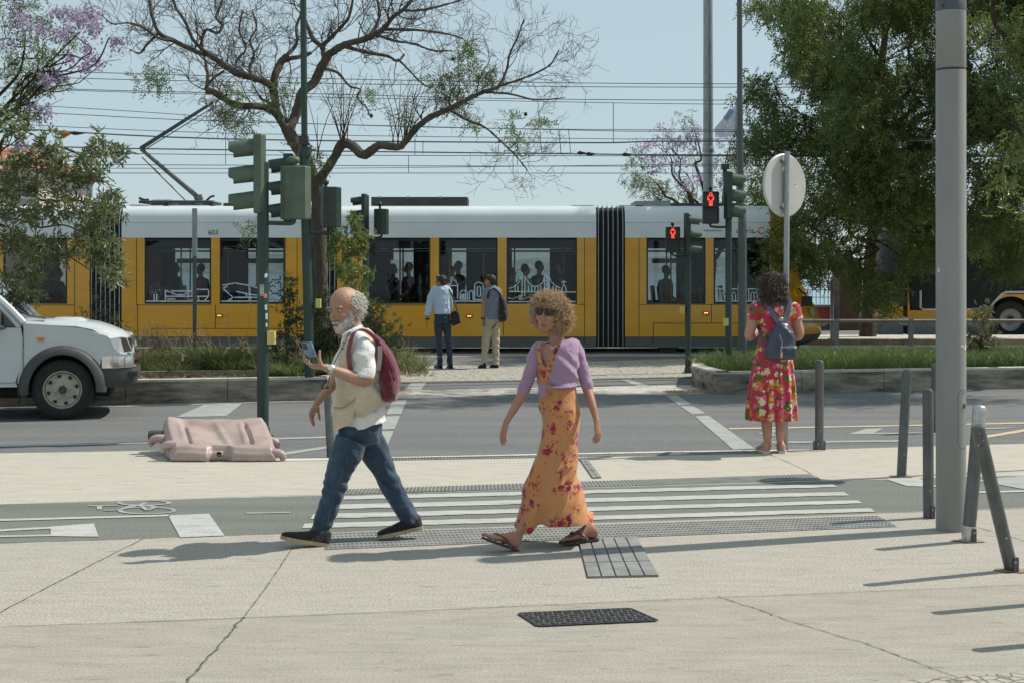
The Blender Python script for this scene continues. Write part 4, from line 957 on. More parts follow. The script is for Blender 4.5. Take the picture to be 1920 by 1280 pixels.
# nose with sloping windscreen and black lower corner
NP = [(1444, 385.5), (1466, 388), (1480, 396), (1487, 440), (1492, 490), (1500, 532), (1512, 560), (1524, 585), (1529, 610), (1528, 628)]
NB = [(1522, 640), (1500, 650)]
def nose_ring(px, py):
    x, z = tx(px), tz(py); return x, z
half = (YF - YN) / 2; yc = (YN + YF) / 2; n = 13; R = []
for i, (px, py) in enumerate(NP + NB):
    px = 1444 + (px - 1444) * 1.36; x, z = nose_ring(px, py); ys = np.linspace(-1, 1, n); drop = .80 if py > 390 else .05
    R.append([(x - drop * abs(v) ** 2.5 * min(.98, (x - tx(1444)) / .82), yc + half * v, z) for v in ys])
R = np.array(R); mb = MB(); mb.grid(R)
for e, y in ((0, YN), (-1, YF)):                                                       # side cheeks out to the curved front
    mb.grid(np.array([[(tx(1444) + .001, y, R[i][e][2]), tuple(R[i][e])] for i in range(len(R))]))
mb.poly([(tx(1444), YN, TOP), (tx(1444), YF, TOP), tuple(R[0][-1]), tuple(R[0][0])])
mb.build("cab_nose", M_TY, tram, 32)
mb = MB(); Q = R[2:5, 4:-4].copy(); Q += np.array([.012, 0, .004]); mb.grid(Q); mb.build("windscreen", glass("dark_glass", (.05, .055, .06), .8), tram, 40)
mb = MB(); mb.box(W(1513, 565, YN + .02), (.2, .16, .22)); mb.tube([W(1496, 540, YN + .1), W(1513, 556, YN + .02)], .02, 6); mb.build("wing_mirror", M_BLK, tram, 20)
mb = MB(); mb.lathe(R[7][2] + np.array([.0, -.02, -.02]), [(.001, 0), (.10, 0), (.10, .03), (.08, .03)], 20, (.75, -.65, .1)); mb.build("nose_badge", mat("badge_grey", (.4, .38, .25), .5), tram)
mb = MB(); mb.grid(np.array([[R[j][i] + np.array([.012, -.001, 0]) * (1 if 2 < i < n - 3 else 0.3) for i in range(n)] for j in (9, 10, 11)])); mb.build("nose_skirt", M_TG, tram)
# orange side lamps
for p in (411, 880, 1324):
    MB().box(W(p, 592 if p == 411 else 593 if p == 880 else 587, YN - .01), (.14, .03, .07)).build("side_lamp", mat("lamp_amber_body", (.35, .06, .01), .3), tram, 0)
    for dx in (-2, 2): MB().box(W(p + dx, 592 if p == 411 else 593 if p == 880 else 587, YN - .028), (.028, .01, .02)).build("lamp_bulb", emat("amber_glow", (1, .5, .1), 3.0), tram, 0)
# bogies under the skirt
for c in (1255, 1405, 400, 300):
    x = tx(c); mb = MB()
    mb.lathe((x, YN + .28, .30), [(.001, 0), (.12, 0), (.13, .03), (.27, .03), (.30, .01), (.31, .06), (.001, .07)], 26, (0, -1, 0)); mb.build("tram_wheel", mat("wheel_iron", (.08, .07, .06), .6, .5), tram)
for x0, x1, q, z0, z1 in ((1172, 1440, .3, .12, .328), (228, 578, .3, .12, .328), (632, 1118, .1, .1, .3), (-500, 168, .1, .1, .3)): MB().bx(tx(x0), tx(x1), YN + q, YF - q, z0, z1).build("underframe", M_BLK, tram, 0)
# roof gear
mb = MB(); mb.bx(tx(691), tx(875), YN + .6, YF - .6, TOP - .05, tz(367)); mb.build("roof_box", M_DKM, tram, 0)
for x in (712, 765, 826): MB().box(W(x, 370, YN + .585), (.06, .02, .04)).build("roof_box_latch", M_STEEL, tram, 0)
for x0, x1, py, m in ((1074, 1115, 383, M_STEEL), (1165, 1210, 383, M_STEEL), (1195, 1262, 375, mat("roof_grey", (.30, .31, .30), .6)), (1262, 1400, 379, M_DKM), (410, 430, 379, M_DKM), (232, 258, 382, M_STEEL)):
    MB().bx(tx(x0), tx(x1), YN + .5, YF - .6, TOP - .04, tz(py)).build("roof_box", m, tram, 0)
# pantograph
PY = yc
def tp(px, py, dy=0): p = W(px, py, YN); return np.array([p[0], PY + dy, p[2]])
mb = MB()
for dy in (-.5, .5): mb.tube([tp(245, 376, dy), tp(385, 376, dy)], .035, 6)
for px in (248, 300, 350, 384): mb.tube([tp(px, 376, -.5), tp(px, 376, .5)], .03, 6)
for px in (296, 385): mb.lathe(tp(px, 386, -.45), [(.05, 0), (.08, .05), (.05, .08), (.08, .11), (.04, .15)], 10)
mb.tube([tp(243, 368, -.4), tp(252, 372, -.4), tp(262, 372, -.4)], .03, 6); mb.tube([tp(372, 374, -.4), tp(380, 366, -.4), tp(388, 364, -.4)], .025, 6)
mb.build("pantograph_base", M_DKM, tram)
h = [tp(262 + 42 * i / 90, 373 + 2.0 * math.sin(i * 1.1), -.3) + [0, .045 * math.cos(i * 1.1), 0] for i in range(90)]
MB().tube(h, .014, 4).build("pantograph_spring", M_STEEL, tram)
mb = MB(); mb.tube([tp(352, 372), tp(348, 362)], .10, 8); mb.tube([tp(350, 366), tp(238, 271)], [.06, .045], 8); mb.tube([tp(322, 370, .1), tp(238, 286, .1)], .018, 6); mb.build("pantograph_lower_arm", mat("pantograph_grey", (.11, .12, .12), .5, .4), tram)
mb = MB(); mb.tube([tp(237, 270), tp(378, 180)], [.05, .036], 8); mb.tube([tp(243, 272, .08), tp(376, 190, .08)], .012, 6); mb.build("pantograph_upper_arm", mat("pantograph_teal", (.06, .085, .085), .5, .3), tram)
mb = MB()
for px in (366, 384):
    mb.tube([tp(px - 2, 192, -.75), tp(px, 178, -.6), tp(px, 176, 0), tp(px, 178, .6), tp(px - 2, 192, .75)], .022, 6, 3)
mb.tube([tp(362, 182), tp(390, 176)], .03, 6); mb.tube([tp(364, 184, -.5), tp(388, 181, -.5)], .02, 6); mb.tube([tp(364, 184, .5), tp(388, 181, .5)], .02, 6); mb.build("pantograph_head", M_STEEL, tram)
# added dark boards that cut the far windows' light, leaving some glass clear
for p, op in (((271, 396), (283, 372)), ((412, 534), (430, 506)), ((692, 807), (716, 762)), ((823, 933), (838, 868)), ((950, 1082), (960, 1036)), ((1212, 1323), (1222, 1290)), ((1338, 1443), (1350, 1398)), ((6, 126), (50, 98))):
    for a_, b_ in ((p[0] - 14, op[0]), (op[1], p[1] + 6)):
        MB().bx(tx(a_), tx(b_), YF - .16, YF - .12, .385, WT - .205).build("light_block_board", mat("board_dark", (.016, .017, .018), .6), tram, 0)
# inside: seats, poles, luminaires
M_SEAT = mat("seat_shell", (.12, .125, .13), .6, var=.2); M_POLE = mat("grab_pole", (.5, .42, .12), .4, .3)
for px in (45, 100, 290, 372, 430, 515, 710, 770, 1225, 1300, 1360, 1425):
    for y in (YN + .42, YF - .42):
        x = tx(px); mb = MB(); mb.box((x, y, .80), (.42, .44, .07)); mb.box((x + .2, y, 1.12), (.06, .44, .65), ax=[[1, 0, .1], [0, 1, 0], [-.1, 0, 1]]); mb.box((x + .05, y, .58), (.1, .3, .4)); mb.build("passenger_seat", M_SEAT, tram, 0)
for px in (325, 400, 470, 745, 840, 905, 965, 1060, 1265, 1345, 1400, 60):
    for y in (YN + .75, YF - .75): MB().tube([(tx(px), y, .38), (tx(px), y, WT)], .018, 8).build("grab_pole", M_POLE, tram)
for x0, x1 in ((240, 570), (640, 1110), (1180, 1440)):
    for y in (YN + .8, YF - .8): MB().tube([(tx(x0), y, WT - .28), (tx(x1), y, WT - .28)], .016, 6).build("grab_rail", M_STEEL, tram)
for p0, p1 in ((290, 375), (430, 520), (1240, 1320)): MB().box(((tx(p0) + tx(p1)) / 2, YF - .3, tz(488)), (tx(p1) - tx(p0), .04, .11)).build("route_panel", mat("panel_pale", (.5, .53, .54), .5), tram, 0)
MB().box(W(732, 476, YF - .12), (.15, .01, .30)).build("notice_sticker", mat("notice_white", (.55, .6, .66), .5), tram, 0)

# ---------------------------------------------------------------- passengers seen through the glass
def passenger(px, py_head, y, face, cloth, hair, label, seated=True, vest=None):
    """A simple but continuous figure: head, neck, torso, arms and legs in one skin, shirt and hair over it."""
    k = F / y; x = (px - 960) / k; hz_ = CAMH - (py_head - HY) / k
    r = thing("person", label, "person", (x, y, .38), "passengers in the yellow tram"); b = MB(); f = face
    sh = hz_ - .235; hip = .86 if seated else .38 + .9
    b.ell((x, y, hz_), (.085, .075, .115)); b.ell((x + f * .05, y, hz_ - .05), (.045, .05, .06)); b.ell((x + f * .095, y, hz_ - .01), (.018, .014, .022))
    b.tube([(x - f * .01, y, hz_ - .07), (x - f * .02, y, sh)], [.052, .06], 10)
    b.tube([(x, y, hip), (x - f * .02, y, hip + .2), (x - f * .03, y, sh - .12), (x - f * .02, y, sh)], [.15, .15, .17, .09], 12, 4)
    for s in (-1, 1):
        b.tube([(x - f * .02, y + s * .16, sh - .03), (x - f * .02, y + s * .23, sh - .28), (x + f * .16, y + s * .18, sh - .42)], [.06, .048, .035], 8, 4)
        b.ell((x + f * .2, y + s * .17, sh - .43), (.05, .03, .025))
        if seated: b.tube([(x, y + s * .09, hip), (x + f * .42, y + s * .1, hip + .02), (x + f * .44, y + s * .1, .42)], [.085, .065, .05], 8, 4)
        else: b.tube([(x, y + s * .08, hip), (x + f * .02, y + s * .09, .38 + .47), (x, y + s * .09, .40)], [.09, .065, .05], 8, 4)
    b.remesh("body", M_SKIN, r, .016, 3)
    c = MB(); c.tube([(x, y, hip - .02), (x - f * .02, y, hip + .2), (x - f * .03, y, sh - .12), (x - f * .02, y, sh - .0), (x - f * .02, y, sh + .05)], [.175, .17, .188, .15, .07], 14, 4)
    for s in (-1, 1): c.tube([(x - f * .02, y + s * .13, sh - .03), (x - f * .02, y + s * .235, sh - .28)], [.078, .062], 10, 2)
    c.remesh("shirt", cloth, r, .018, 3)
    hh = MB(); hh.ell((x - f * .025, y, hz_ + .03), (.095, .088, .11)); hh.remesh("hair", hair, r, .016, 2, lambda V, N: V + N * (.008 * nz(V, 60))[:, None])
    return r
# ---------------------------------------------------------------- white pickup truck
DT = 17.35; TW_ = 1.72; TY0, TY1 = DT, DT + TW_; kt = F / DT
M_CARW = mat("truck_white_paint", (.53, .555, .56), .28, var=.05, vs=2, coat=.5)
M_PLG = mat("flare_plastic", (.055, .058, .058), .6, var=.2, vs=8, bump=.08, bs=150)
M_TYRE = mat("tyre_rubber", (.022, .022, .022), .85, var=.35, vs=18, bump=.3, bs=60)
M_RIM = mat("steel_rim_cream", (.38, .36, .29), .45, .2, var=.2, vs=10)
M_CHR = mat("chrome", (.72, .74, .75), .12, 1.0, var=.05)
M_CGL = glass("car_glass", (.55, .6, .6), .8)
q = lambda px, py: (W(px, py, DT)[0], W(px, py, DT)[2])
truck = thing("pickup_truck", "white pickup truck with black wheel arch flare and cream steel wheels on the road", "pickup truck", (W(117, 0, DT)[0], DT, -.03))
def car_loft(sts, n=24, pw=3.2):
    """Stations (px, py_bottom, py_top, half width at bottom, half width at top): rounded box sections along the car."""
    R = []; yc_ = DT + TW_ / 2; K = catmull(np.array(sts, float), 4)
    for px, pb, ptp, wb, wt in K:
        x = W(px, 0, DT)[0]; zb, zt = W(0, pb, DT)[2], W(0, ptp, DT)[2]; th = np.linspace(0, 2 * math.pi, n, endpoint=False) + math.pi / n
        c, s_ = np.cos(th), np.sin(th); c = np.sign(c) * abs(c) ** (2 / pw); s_ = np.sign(s_) * abs(s_) ** (2 / pw); f = (s_ + 1) / 2
        R.append(np.column_stack([np.full(n, x), yc_ + c * (wb * (1 - f) + wt * f), zb + (zt - zb) * f]))
    return MB().tubegrid(np.array(R))
H2 = TW_ / 2
# outer skin of the near front wing, drawn from the photo with its wheel opening cut out; the far side mirrors it
arch = [(117 + 62 * math.cos(math.radians(a)), 731 + 66 * math.sin(math.radians(a)) * (1.0 if a > 180 else 1)) for a in np.linspace(352, 188, 22)]
wing = [(46, 606), (100, 610), (150, 617), (198, 631), (203, 636), (218, 664), (243, 666), (243, 668), (188, 669)] + arch + [(36, 716), (42, 680), (48, 650), (47.5, 630)]
door = [(-110, 614), (43, 614), (46, 634), (46.5, 655), (41, 690), (33, 715), (-110, 714)]
def side_panel(name, pts, y0, m, bulge=.0, par=truck, sm=0):
    for y, s in ((y0, 1), (2 * TY0 + TW_ - y0, -1)):
        mb = MB(); mb.prism([(*q(px, py)[:1], y, q(px, py)[1]) for px, py in pts], (0, .05 * s, 0)); mb.build(name, m, par, sm)
side_panel("front_wing", wing, TY0 + .012, M_CARW); 
side_panel("door", door, TY0 + .008, M_CARW)
side_panel("sill", [(-110, 715), (34, 716), (36, 724), (-110, 723)], TY0 + .03, M_CARW)
def strip_surface(name, rows, m, sm=60, par=truck): MB().grid(np.array(rows)).build(name, m, par, sm)
yc_ = TY0 + H2
def across(px, py, hw, crown, rise=0.0, n=15):
    x, z = q(px, py); v = np.linspace(-1, 1, n); return [(x - crown * t * t, yc_ + hw * t, z - rise * abs(t) ** 4) for t in v]
hood = [across(40, 599, H2 - .012, -.06, .045), across(91, 601, H2 - .012, -.03, .055), across(142, 603, H2 - .014, .0, .06), across(175, 609, H2 - .02, .03, .06), across(200, 617, H2 - .03, .08, .07), across(222, 626, H2 - .05, .12, .07), across(233, 634, H2 - .08, .15, .06), across(240, 652, H2 - .1, .16, .03), across(243, 668, H2 - .1, .16, .0)]
strip_surface("bonnet", hood, M_CARW)
def sc_ring(px, py, hw): x, z = q(px, py); return [(x, yc_ - hw - .05, z - .06), (x, yc_ - hw, z), (x, yc_ + hw, z), (x, yc_ + hw + .05, z - .06)]
strip_surface("bonnet_scoop", [sc_ring(88, 604, .36), sc_ring(96, 598.5, .36), sc_ring(140, 599.5, .36), sc_ring(152, 604, .34), sc_ring(160, 611, .3)], M_CARW, 50)
strip_surface("wing_shoulder", [[(q(px, py)[0], TY0 + .012 + o, q(px, py)[1] + .0) for px, py in ((44, 607), (100, 611), (150, 618), (198, 632))] for o in (0,)] + [[(q(px, py)[0], TY0 + .05, q(px, py)[1]) for px, py in ((42, 602), (100, 605), (150, 611), (199, 627))]], M_CARW)
MB().box((q(150, 640)[0], TY0 + .06, q(0, 660)[1]), (.01, .02, .02)).build("wing_bracket", M_PLG, truck, 0)
# wheel arch flare and mud flap
def flare(cx, cy, y, s):
    th = np.radians(np.linspace(-6, 190, 34)); rows = []
    for r0, r1, o in ((60, 64, -.0), (61, 66, -.075), (74, 76, -.07), (80, 81.5, -.02), (80, 81.5, .02)):
        row = []
        for t in th:
            c, s_ = math.cos(t), math.sin(t); sq = 1.0
            x, z = q(cx + r0 * c * sq, cy - r1 * s_ * (1.02 if s_ > 0 else .55)); row.append((x, y + o * s, z))
        rows.append(row)
    return MB().grid(np.array(rows)).build("wheel_flare", M_PLG, truck, 50)
for y, s in ((TY0 + .02, 1), (TY1 - .02, -1)): flare(117, 731, y, s)
for y in (TY0 + .09, TY1 - .09): MB().prism([(q(px, py)[0], y, q(px, py)[1]) for px, py in ((36, 715), (52, 712), (51, 755), (43, 758), (41, 740))], (0, .015, 0)).build("mud_flap", M_PLG, truck, 0)
MB().bx(q(40, 0)[0], q(190, 0)[0], TY0 + .3, TY1 - .3, q(0, 725)[1], q(0, 650)[1]).build("engine_bay", M_TYRE, truck, 0)
for y in (TY0 + .1, TY1 - .12):
    mb = MB(); th = np.radians(np.linspace(-5, 185, 24)); R_ = .44
    cx, cz = q(117, 731); mb.grid(np.array([[(cx + R_ * math.cos(t), y + o, cz + R_ * math.sin(t)) for t in th] for o in (-.05, .25)])); mb.build("arch_liner", M_TYRE, truck)
# bumper
def bump_row(py, out, hw=H2 - .02, n=17, x0=188):
    v = np.linspace(-1, 1, n); row = []
    xf = q(253, 0)[0] + out; xb = q(x0, 0)[0]; z = q(0, py)[1]
    for t in v:
        a = abs(t); xx = xf - (xf - xb) * max(0, (a - .72) / .28) ** 2.2 - .10 * a * a; row.append((xx, yc_ + (hw) * np.sign(t) * min(1, a / .82), z))
    row[0] = (xb, yc_ - hw, z); row[-1] = (xb, yc_ + hw, z); return row
strip_surface("chrome_bumper", [bump_row(666, -.05), bump_row(667, -.0), bump_row(672, .015), bump_row(685, .015), bump_row(690.5, .0), bump_row(691, -.04)], M_CHR, 40)
strip_surface("lower_bumper", [bump_row(691.5, -.01, x0=182), bump_row(700, .005, x0=180), bump_row(714, .0, x0=182), bump_row(722, -.03, x0=186), bump_row(727, -.10, x0=192)], M_PLG, 50)
MB().box((q(246, 703)[0] - .01, TY0 + .16, q(0, 703)[1]), (.10, .2, .06)).build("fog_lamp", M_LENS, truck, 0)
# grille, lamps
MB().box((q(236, 650)[0], yc_, q(0, 650)[1]), (.05, 1.0, .16)).build("grille", M_PLG, truck, 0)
for y, s in ((TY0, 1), (TY1, -1)):
    hl = [(203, 635.5), (222, 632.5), (233, 634), (243, 660), (240, 662.5), (218, 662.5), (209, 652)]
    mb = MB(); mb.prism([(q(px, py)[0], y + (.0 + .004 * max(0, px - 215)) * s, q(px, py)[1]) for px, py in hl], (0, .06 * s, 0)); h_ = mb.build("headlight", mat("lamp_clear", (.62, .63, .62), .1, .3, var=.06, vs=40), truck, 0)
    mb = MB(); mb.prism([(q(px, py)[0], y - .004 * s + (.004 * max(0, px - 215)) * s, q(px, py)[1]) for px, py in ((222, 633.5), (232, 635), (242, 659.5), (229, 661.5))], (0, .05 * s, 0)); mb.build("lamp_shade", mat("lamp_dark", (.05, .05, .05), .2), h_, 0)
    mb = MB(); mb.box((q(78.5, 0)[0], y - .0 * s, q(0, 635.5)[1]), (12 / kt, .03, 6.5 / kt)); mb.build("side_indicator", mat("amber_lens", (.65, .22, .02), .25), truck, 0)
    MB().box((q(80, 0)[0], y + .008 * s, q(0, 626.5)[1]), (1.0, .008, .008)).build("crease_line", mat("shut_line", (.16, .165, .165), .7), truck, 0) if False else None
# cab: roof, pillars, glass
cab_prof = [(48, 606), (20, 577), (-6, 553), (-30, 530), (-60, 521), (-130, 519), (-190, 524), (-200, 545), (-205, 606)]
rows = []
for px, py in cab_prof:
    x, z = q(px, py); t = (606 - py) / 87; hw = H2 - .02 - .16 * max(0, t); rows.append([(x, yc_ - hw, z), (x, yc_ - hw * .9, z + .03 * t), (x, yc_, z + .05 * t), (x, yc_ + hw * .9, z + .03 * t), (x, yc_ + hw, z)])
MB().grid(np.array(rows[3:7])).build("roof", M_CARW, truck, 60)
ws = np.array(rows[0:4]); ws2 = ws.copy(); MB().grid(ws2[:, 1:4]).build("windscreen", M_CGL, truck, 60)
for e in (0, 4):
    mb = MB(); mb.tube(ws[:, e] + np.array([.0, 0, 0]), .045, 8, 3); mb.build("pillar", M_CARW, truck)
for s, e in ((1, 0), (-1, 4)):
    mb = MB(); P = [rows[i][e] for i in (3, 4, 5, 6)]
    mb.tube(P, .05, 8, 3); mb.build("roof_rail", M_CARW, truck)
    y = TY0 + .03 if s == 1 else TY1 - .03
    pts = [(38, 612), (12, 583), (-10, 562), (-32, 541), (-110, 533), (-110, 612)]
    mb = MB(); mb.poly([(q(px, py)[0], y + s * .13 * (612 - py) / 80, q(px, py)[1]) for px, py in pts]); mb.build("side_window", mat("side_glass_dark", (.03, .035, .035), .1, spec=.8), truck, 0)
    mb = MB(); mb.tube([(q(px, py)[0], y - .005 * s + s * .13 * (612 - py) / 80, q(px, py)[1]) for px, py in ((40, 614), (12, 583), (-10, 561), (-32, 540))], .03, 8, 2); mb.build("window_surround", M_CARW, truck)
    mb = MB(); mb.box((q(-2, 0)[0], y - s * .12, q(0, 600)[1]), (20 / kt, .2, 31 / kt)); mb.build("wing_mirror", M_PLG, truck, 0)
    mb = MB(); mb.tube([(q(5, 0)[0], y - s * .06, q(0, 614)[1]), (q(16, 0)[0], y, q(0, 613)[1])], .025, 6); mb.build("mirror_arm", M_PLG, truck)
MB().box((q(60, 0)[0], yc_, q(0, 603.5)[1]), (.28, H2 * 1.6, .015)).build("cowl", M_PLG, truck, 0)
MB().tube([(q(78, 0)[0], yc_ - .3, q(0, 599)[1]), (q(52, 0)[0], yc_ - .55, q(0, 593)[1]), (q(30, 0)[0], yc_ - .5, q(0, 582)[1])], .012, 5).build("wiper", M_PLG, truck)
mb = MB(); mb.bx(q(-110, 0)[0], q(40, 0)[0], TY0 + .12, TY1 - .12, q(0, 716)[1], q(0, 616)[1]); mb.build("cabin", M_PLG, truck, 0)
mb = MB(); mb.bx(q(-420, 0)[0], q(-112, 0)[0], TY0 + .01, TY1 - .01, q(0, 712)[1], q(0, 608)[1]); mb.build("load_bed", M_CARW, truck, 0)
for z in (.3,): MB().bx(q(-420, 0)[0], q(200, 0)[0], TY0 + .35, TY1 - .35, .22, .34).build("chassis", M_TYRE, truck, 0)
MB().box((q(47, 0)[0], TY0 + .0, q(0, 660)[1]), (.006, .006, .62)).build("shut_line", mat("shut_gap", (.05, .05, .05), .8), truck, 0)
def wheel(cx, cz, y, s):
    r = .366; prof = [(.205, .20), (.25, .215), (.33, .21), (r, .17), (r + .004, .10), (r, .04), (.33, 0), (.27, -.012), (.235, -.002), (.228, .02)]
    w = MB().lathe((cx, y + .21 * s, cz), [(a, b_ if s > 0 else b_) for a, b_ in prof][::-1], 44, (0, -s, 0)) if False else MB().lathe((cx, y, cz), [(.20, .2), (.33, .2), (r, .165), (r + .003, .10), (r, .03), (.335, .0), (.285, -.012), (.245, -.008), (.228, .012), (.20, .03)], 44, (0, s, 0), False).build("tyre", M_TYRE, truck)
    mb = MB(); mb.lathe((cx, y, cz), [(.232, .004), (.222, .0), (.212, .012), (.205, .03), (.15, .045), (.115, .038), (.095, .03), (.075, .03), (.062, .02), (.001, .02)], 40, (0, s, 0), False); mb.build("rim", M_RIM, w)
    for i in range(8):
        a = 2 * math.pi * (i + .3) / 8; c = np.array([cx + .165 * math.cos(a), y + .037 * s, cz + .165 * math.sin(a)])
        t = np.array([-math.sin(a), 0, math.cos(a)]); rr = np.array([math.cos(a), 0, math.sin(a)])
        mb = MB(); mb.prism([c + t * u_ + rr * v_ for u_, v_ in ((-.026, .014), (0, .022), (.026, .014), (.019, -.008), (0, -.02), (-.019, -.008))], (0, -.012 * s, 0)); mb.build("rim_hole", M_TYRE, w, 0)
    mb = MB(); mb.lathe((cx, y, cz), [(.05, .02), (.046, -.02), (.034, -.035), (.001, -.037)], 16, (0, s, 0)); mb.build("hub", mat("hub_dark", (.07, .07, .065), .5, .4), w)
    for i in range(6):
        a = 2 * math.pi * i / 6 + .2; MB().lathe((cx + .085 * math.cos(a), y + .03 * s, cz + .085 * math.sin(a)), [(.011, 0), (.011, -.02), (.001, -.021)], 6, (0, s, 0)).build("wheel_nut", M_STEEL, w)
    for i in range(52):
        a = 2 * math.pi * i / 52; MB
cx, cz = q(117, 731)[0], .338
for x in (cx, cx - 2.95):
    for y, s in ((TY0 + .0, 1), (TY1 - .0, -1)): wheel(x, cz, y, s)
for i, (px, py) in enumerate(((21, 586), (26, 590), (15, 578))): MB().box((q(px, 0)[0] + .02, TY0 + .34 + .05 * i, q(0, py - 2)[1] + .02), (.012, .05, .05)).build("screen_permit", M_PAPER, truck, 0)

truck.rotation_euler = (0, 0, math.radians(12.5))
# ---------------------------------------------------------------- fallen pink plastic barrier
dB = 13.30; kB = F / dB
M_PINK = mat("faded_pink_plastic", (.40, .30, .268), .42, var=.24, vs=5.0, bump=.1, bs=35, col2=(.31, .235, .21), fine=.25)
bar = thing("road_barrier", "faded pink plastic road barrier lying toppled on the pavement by the kerb", "road barrier", (W(410, 0, dB)[0], dB + .4, 0))
X0, X1 = W(321, 0, dB)[0], W(516, 0, dB)[0]; LB = X1 - X0; DB = .82
nu, nv = 90, 60; u = np.linspace(0, 1, nu)[:, None] * np.ones(nv); v = np.ones(nu)[:, None] * np.linspace(0, 1, nv)
x = X0 + u * LB - v * (.27 * (1 - u) + .245 * u); z = .132 + (.345 - .132) * v ** .9 - .010 * u
sm = lambda a, b_, t: np.clip((t - a) / (b_ - a), 0, 1) ** 2 * (3 - 2 * np.clip((t - a) / (b_ - a), 0, 1))
dent = .060 * np.exp(-((u - .36 - .20 * (1 - v)) / .17) ** 2) * sm(.02, .35, v) * (1 - sm(.80, .95, v)) + .05 * np.exp(-((u - .20) / .09) ** 2 - ((v - .86) / .12) ** 2)
dent += .022 * np.exp(-((u - .62 - .12 * v) / .13) ** 2) * sm(.0, .25, v) * (1 - sm(.7, .98, v)) * 1.1 - .018 * np.exp(-((u - .55 + .12 * (v - .5)) / .035) ** 2) * sm(.1, .4, v) * (1 - sm(.7, .93, v))
groove = .032 * (np.exp(-((u - .20 + .02 * v) / .017) ** 4) + np.exp(-((u - .80 + .015 * v) / .017) ** 4)) * sm(.10, .2, v) * (1 - sm(.78, .88, v))
ridge = .016 * (np.exp(-((u - .135) / .022) ** 2) + np.exp(-((u - .735) / .02) ** 2)) * sm(.1, .3, v) * (1 - sm(.8, .95, v))
dipm = .02 * np.exp(-((u - .55) / .24) ** 4) * sm(.82, .97, v)
z = z - dent - groove + ridge * .6 - dipm + .008 * nz(np.stack([u * 3, v * 3, u * 0], -1), 2.2)
y = dB + v * DB
uu, vv = 2 * u - 1, 2 * v - 1; cf = np.sqrt(1 - .07 * vv ** 4); x = (x - (X0 + LB / 2)) * cf + X0 + LB / 2 ; y = dB + DB / 2 + (y - dB - DB / 2) * np.sqrt(1 - .05 * uu ** 4)
z = z - .035 * np.clip((abs(uu) - .93) / .07, 0, 1) ** 2 - .03 * np.clip((abs(vv) - .93) / .07, 0, 1) ** 2
notch = sm(.33, .38, u) * (1 - sm(.53, .60, u)) * .055
y = y + notch * (1 - sm(.0, .12, v))
top = np.stack([x, y, z], -1)
# rounded rim, then walls to the ground
cen = np.array([(X0 + X1) / 2, dB + DB / 2, 0])
loop = np.concatenate([top[:, 0], top[-1, 1:], top[::-1, -1][1:], top[0, ::-1][1:-1]])
inn = unit(cen - loop.mean(0)) if False else None
ctr = np.array([loop[:, 0].mean(), loop[:, 1].mean(), 0])
out = loop - ctr; out[:, 2] = 0; out /= np.linalg.norm(out, axis=1)[:, None]
rows = [loop, loop + out * .016 + [0, 0, -.014], loop + out * .026 + [0, 0, -.036]]
low = loop.copy(); low[:, 2] = np.maximum(.018, .018 + (loop[:, 1] - dB) * .02); rows += [low + out * .03 * np.array([1, 1, 0]), low + out * .012 + [0, 0, -.014]]
mb = MB(); mb.grid(top); mb.grid(np.array(rows), True); mb.build("shell", M_PINK, bar, 60)
c = [X0 + LB * .462, dB + .045, .068]; mb = MB(); mb.lathe(c, [(.030, .01), (.030, .055), (.025, .055), (.023, .0)], 20, (0, -1, 0)); mb.build("drain_pipe", M_PINK, bar)
MB().lathe(c, [(.001, .012), (.024, .012)], 18, (0, -1, 0)).build("pipe_hole", M_LENS, bar)
def lug(px, py, dy, sx, z0):
    p = W(px, py, dB + dy); mb = MB(); mb.tube([p + [-sx * .10, 0, .02], p + [-sx * .03, 0, .025], p + [sx * .02, 0, .01], p + [sx * .035, -.0, -.02], p + [sx * .02, 0, -.045]], [.042, .04, .036, .03, .024], 10, 4); mb.build("lug", M_PINK, bar)
lug(312, 838, .08, -1, 0); lug(290, 826, .45, -1, 0); lug(524, 853, .05, 1, 0); lug(513, 830, .42, 1, 0)
mb = MB(); p = W(291, 816, dB + .6); mb.lathe(p, [(.001, .06), (.05, .06), (.055, .0), (.055, -.1)], 16, (-1, 0, 0)); mb.build("filler_cap", M_PLG, bar)
# ---------------------------------------------------------------- railing, mesh fence, painted wall, house, flag, bus
dR = 27.2; M_RAIL = mat("railing_brown_grey", (.20, .185, .165), .5, .3, var=.2, vs=5)
rl = thing("railing", "brown grey metal pedestrian railing running before the tram nose and the bus", "railing", (W(1568, 0, dR)[0], dR, -.03))
for px in (1568, 1708, 1848, 1988): x = W(px, 0, dR)[0]; MB().bx(x - .045, x + .045, dR - .03, dR + .03, -.03, W(0, 598, dR)[2]).build("post", M_RAIL, rl, 0)
z = W(0, 602, dR)[2]; MB().tube([(W(1490, 0, dR)[0], dR - .0, z), (W(2150, 0, dR)[0], dR, z - .0)], .036, 12).build("top_rail", M_RAIL, rl)
z = W(0, 651, dR)[2]; MB().bx(W(1500, 0, dR)[0], W(2150, 0, dR)[0], dR - .04, dR + .04, z - .035, z + .035).build("bottom_rail", mat("rail_pale", (.36, .34, .29), .7, var=.3, vs=4), rl, 0)
g = thing("post", "thin grey post standing behind the railing under the tree", "post", (W(1560, 0, 33)[0], 34.6, .14))
x = W(1560, 0, 34.6)[0]; MB().tube([(x, 34.6, .14), (x, 34.6, W(0, 520, 34.6)[2])], .045, 10).build("shaft", M_GALV, g); MB().lathe((x, 34.6, .14), [(.1, 0), (.1, .015), (.05, .02)], 12).build("foot_plate", M_GALV, g)
dF = 46.0
g = thing("mesh_fence", "grey welded mesh fence on a low wall along the water behind the bus stop", "fence", (W(1590, 0, dF)[0], dF, -.06))
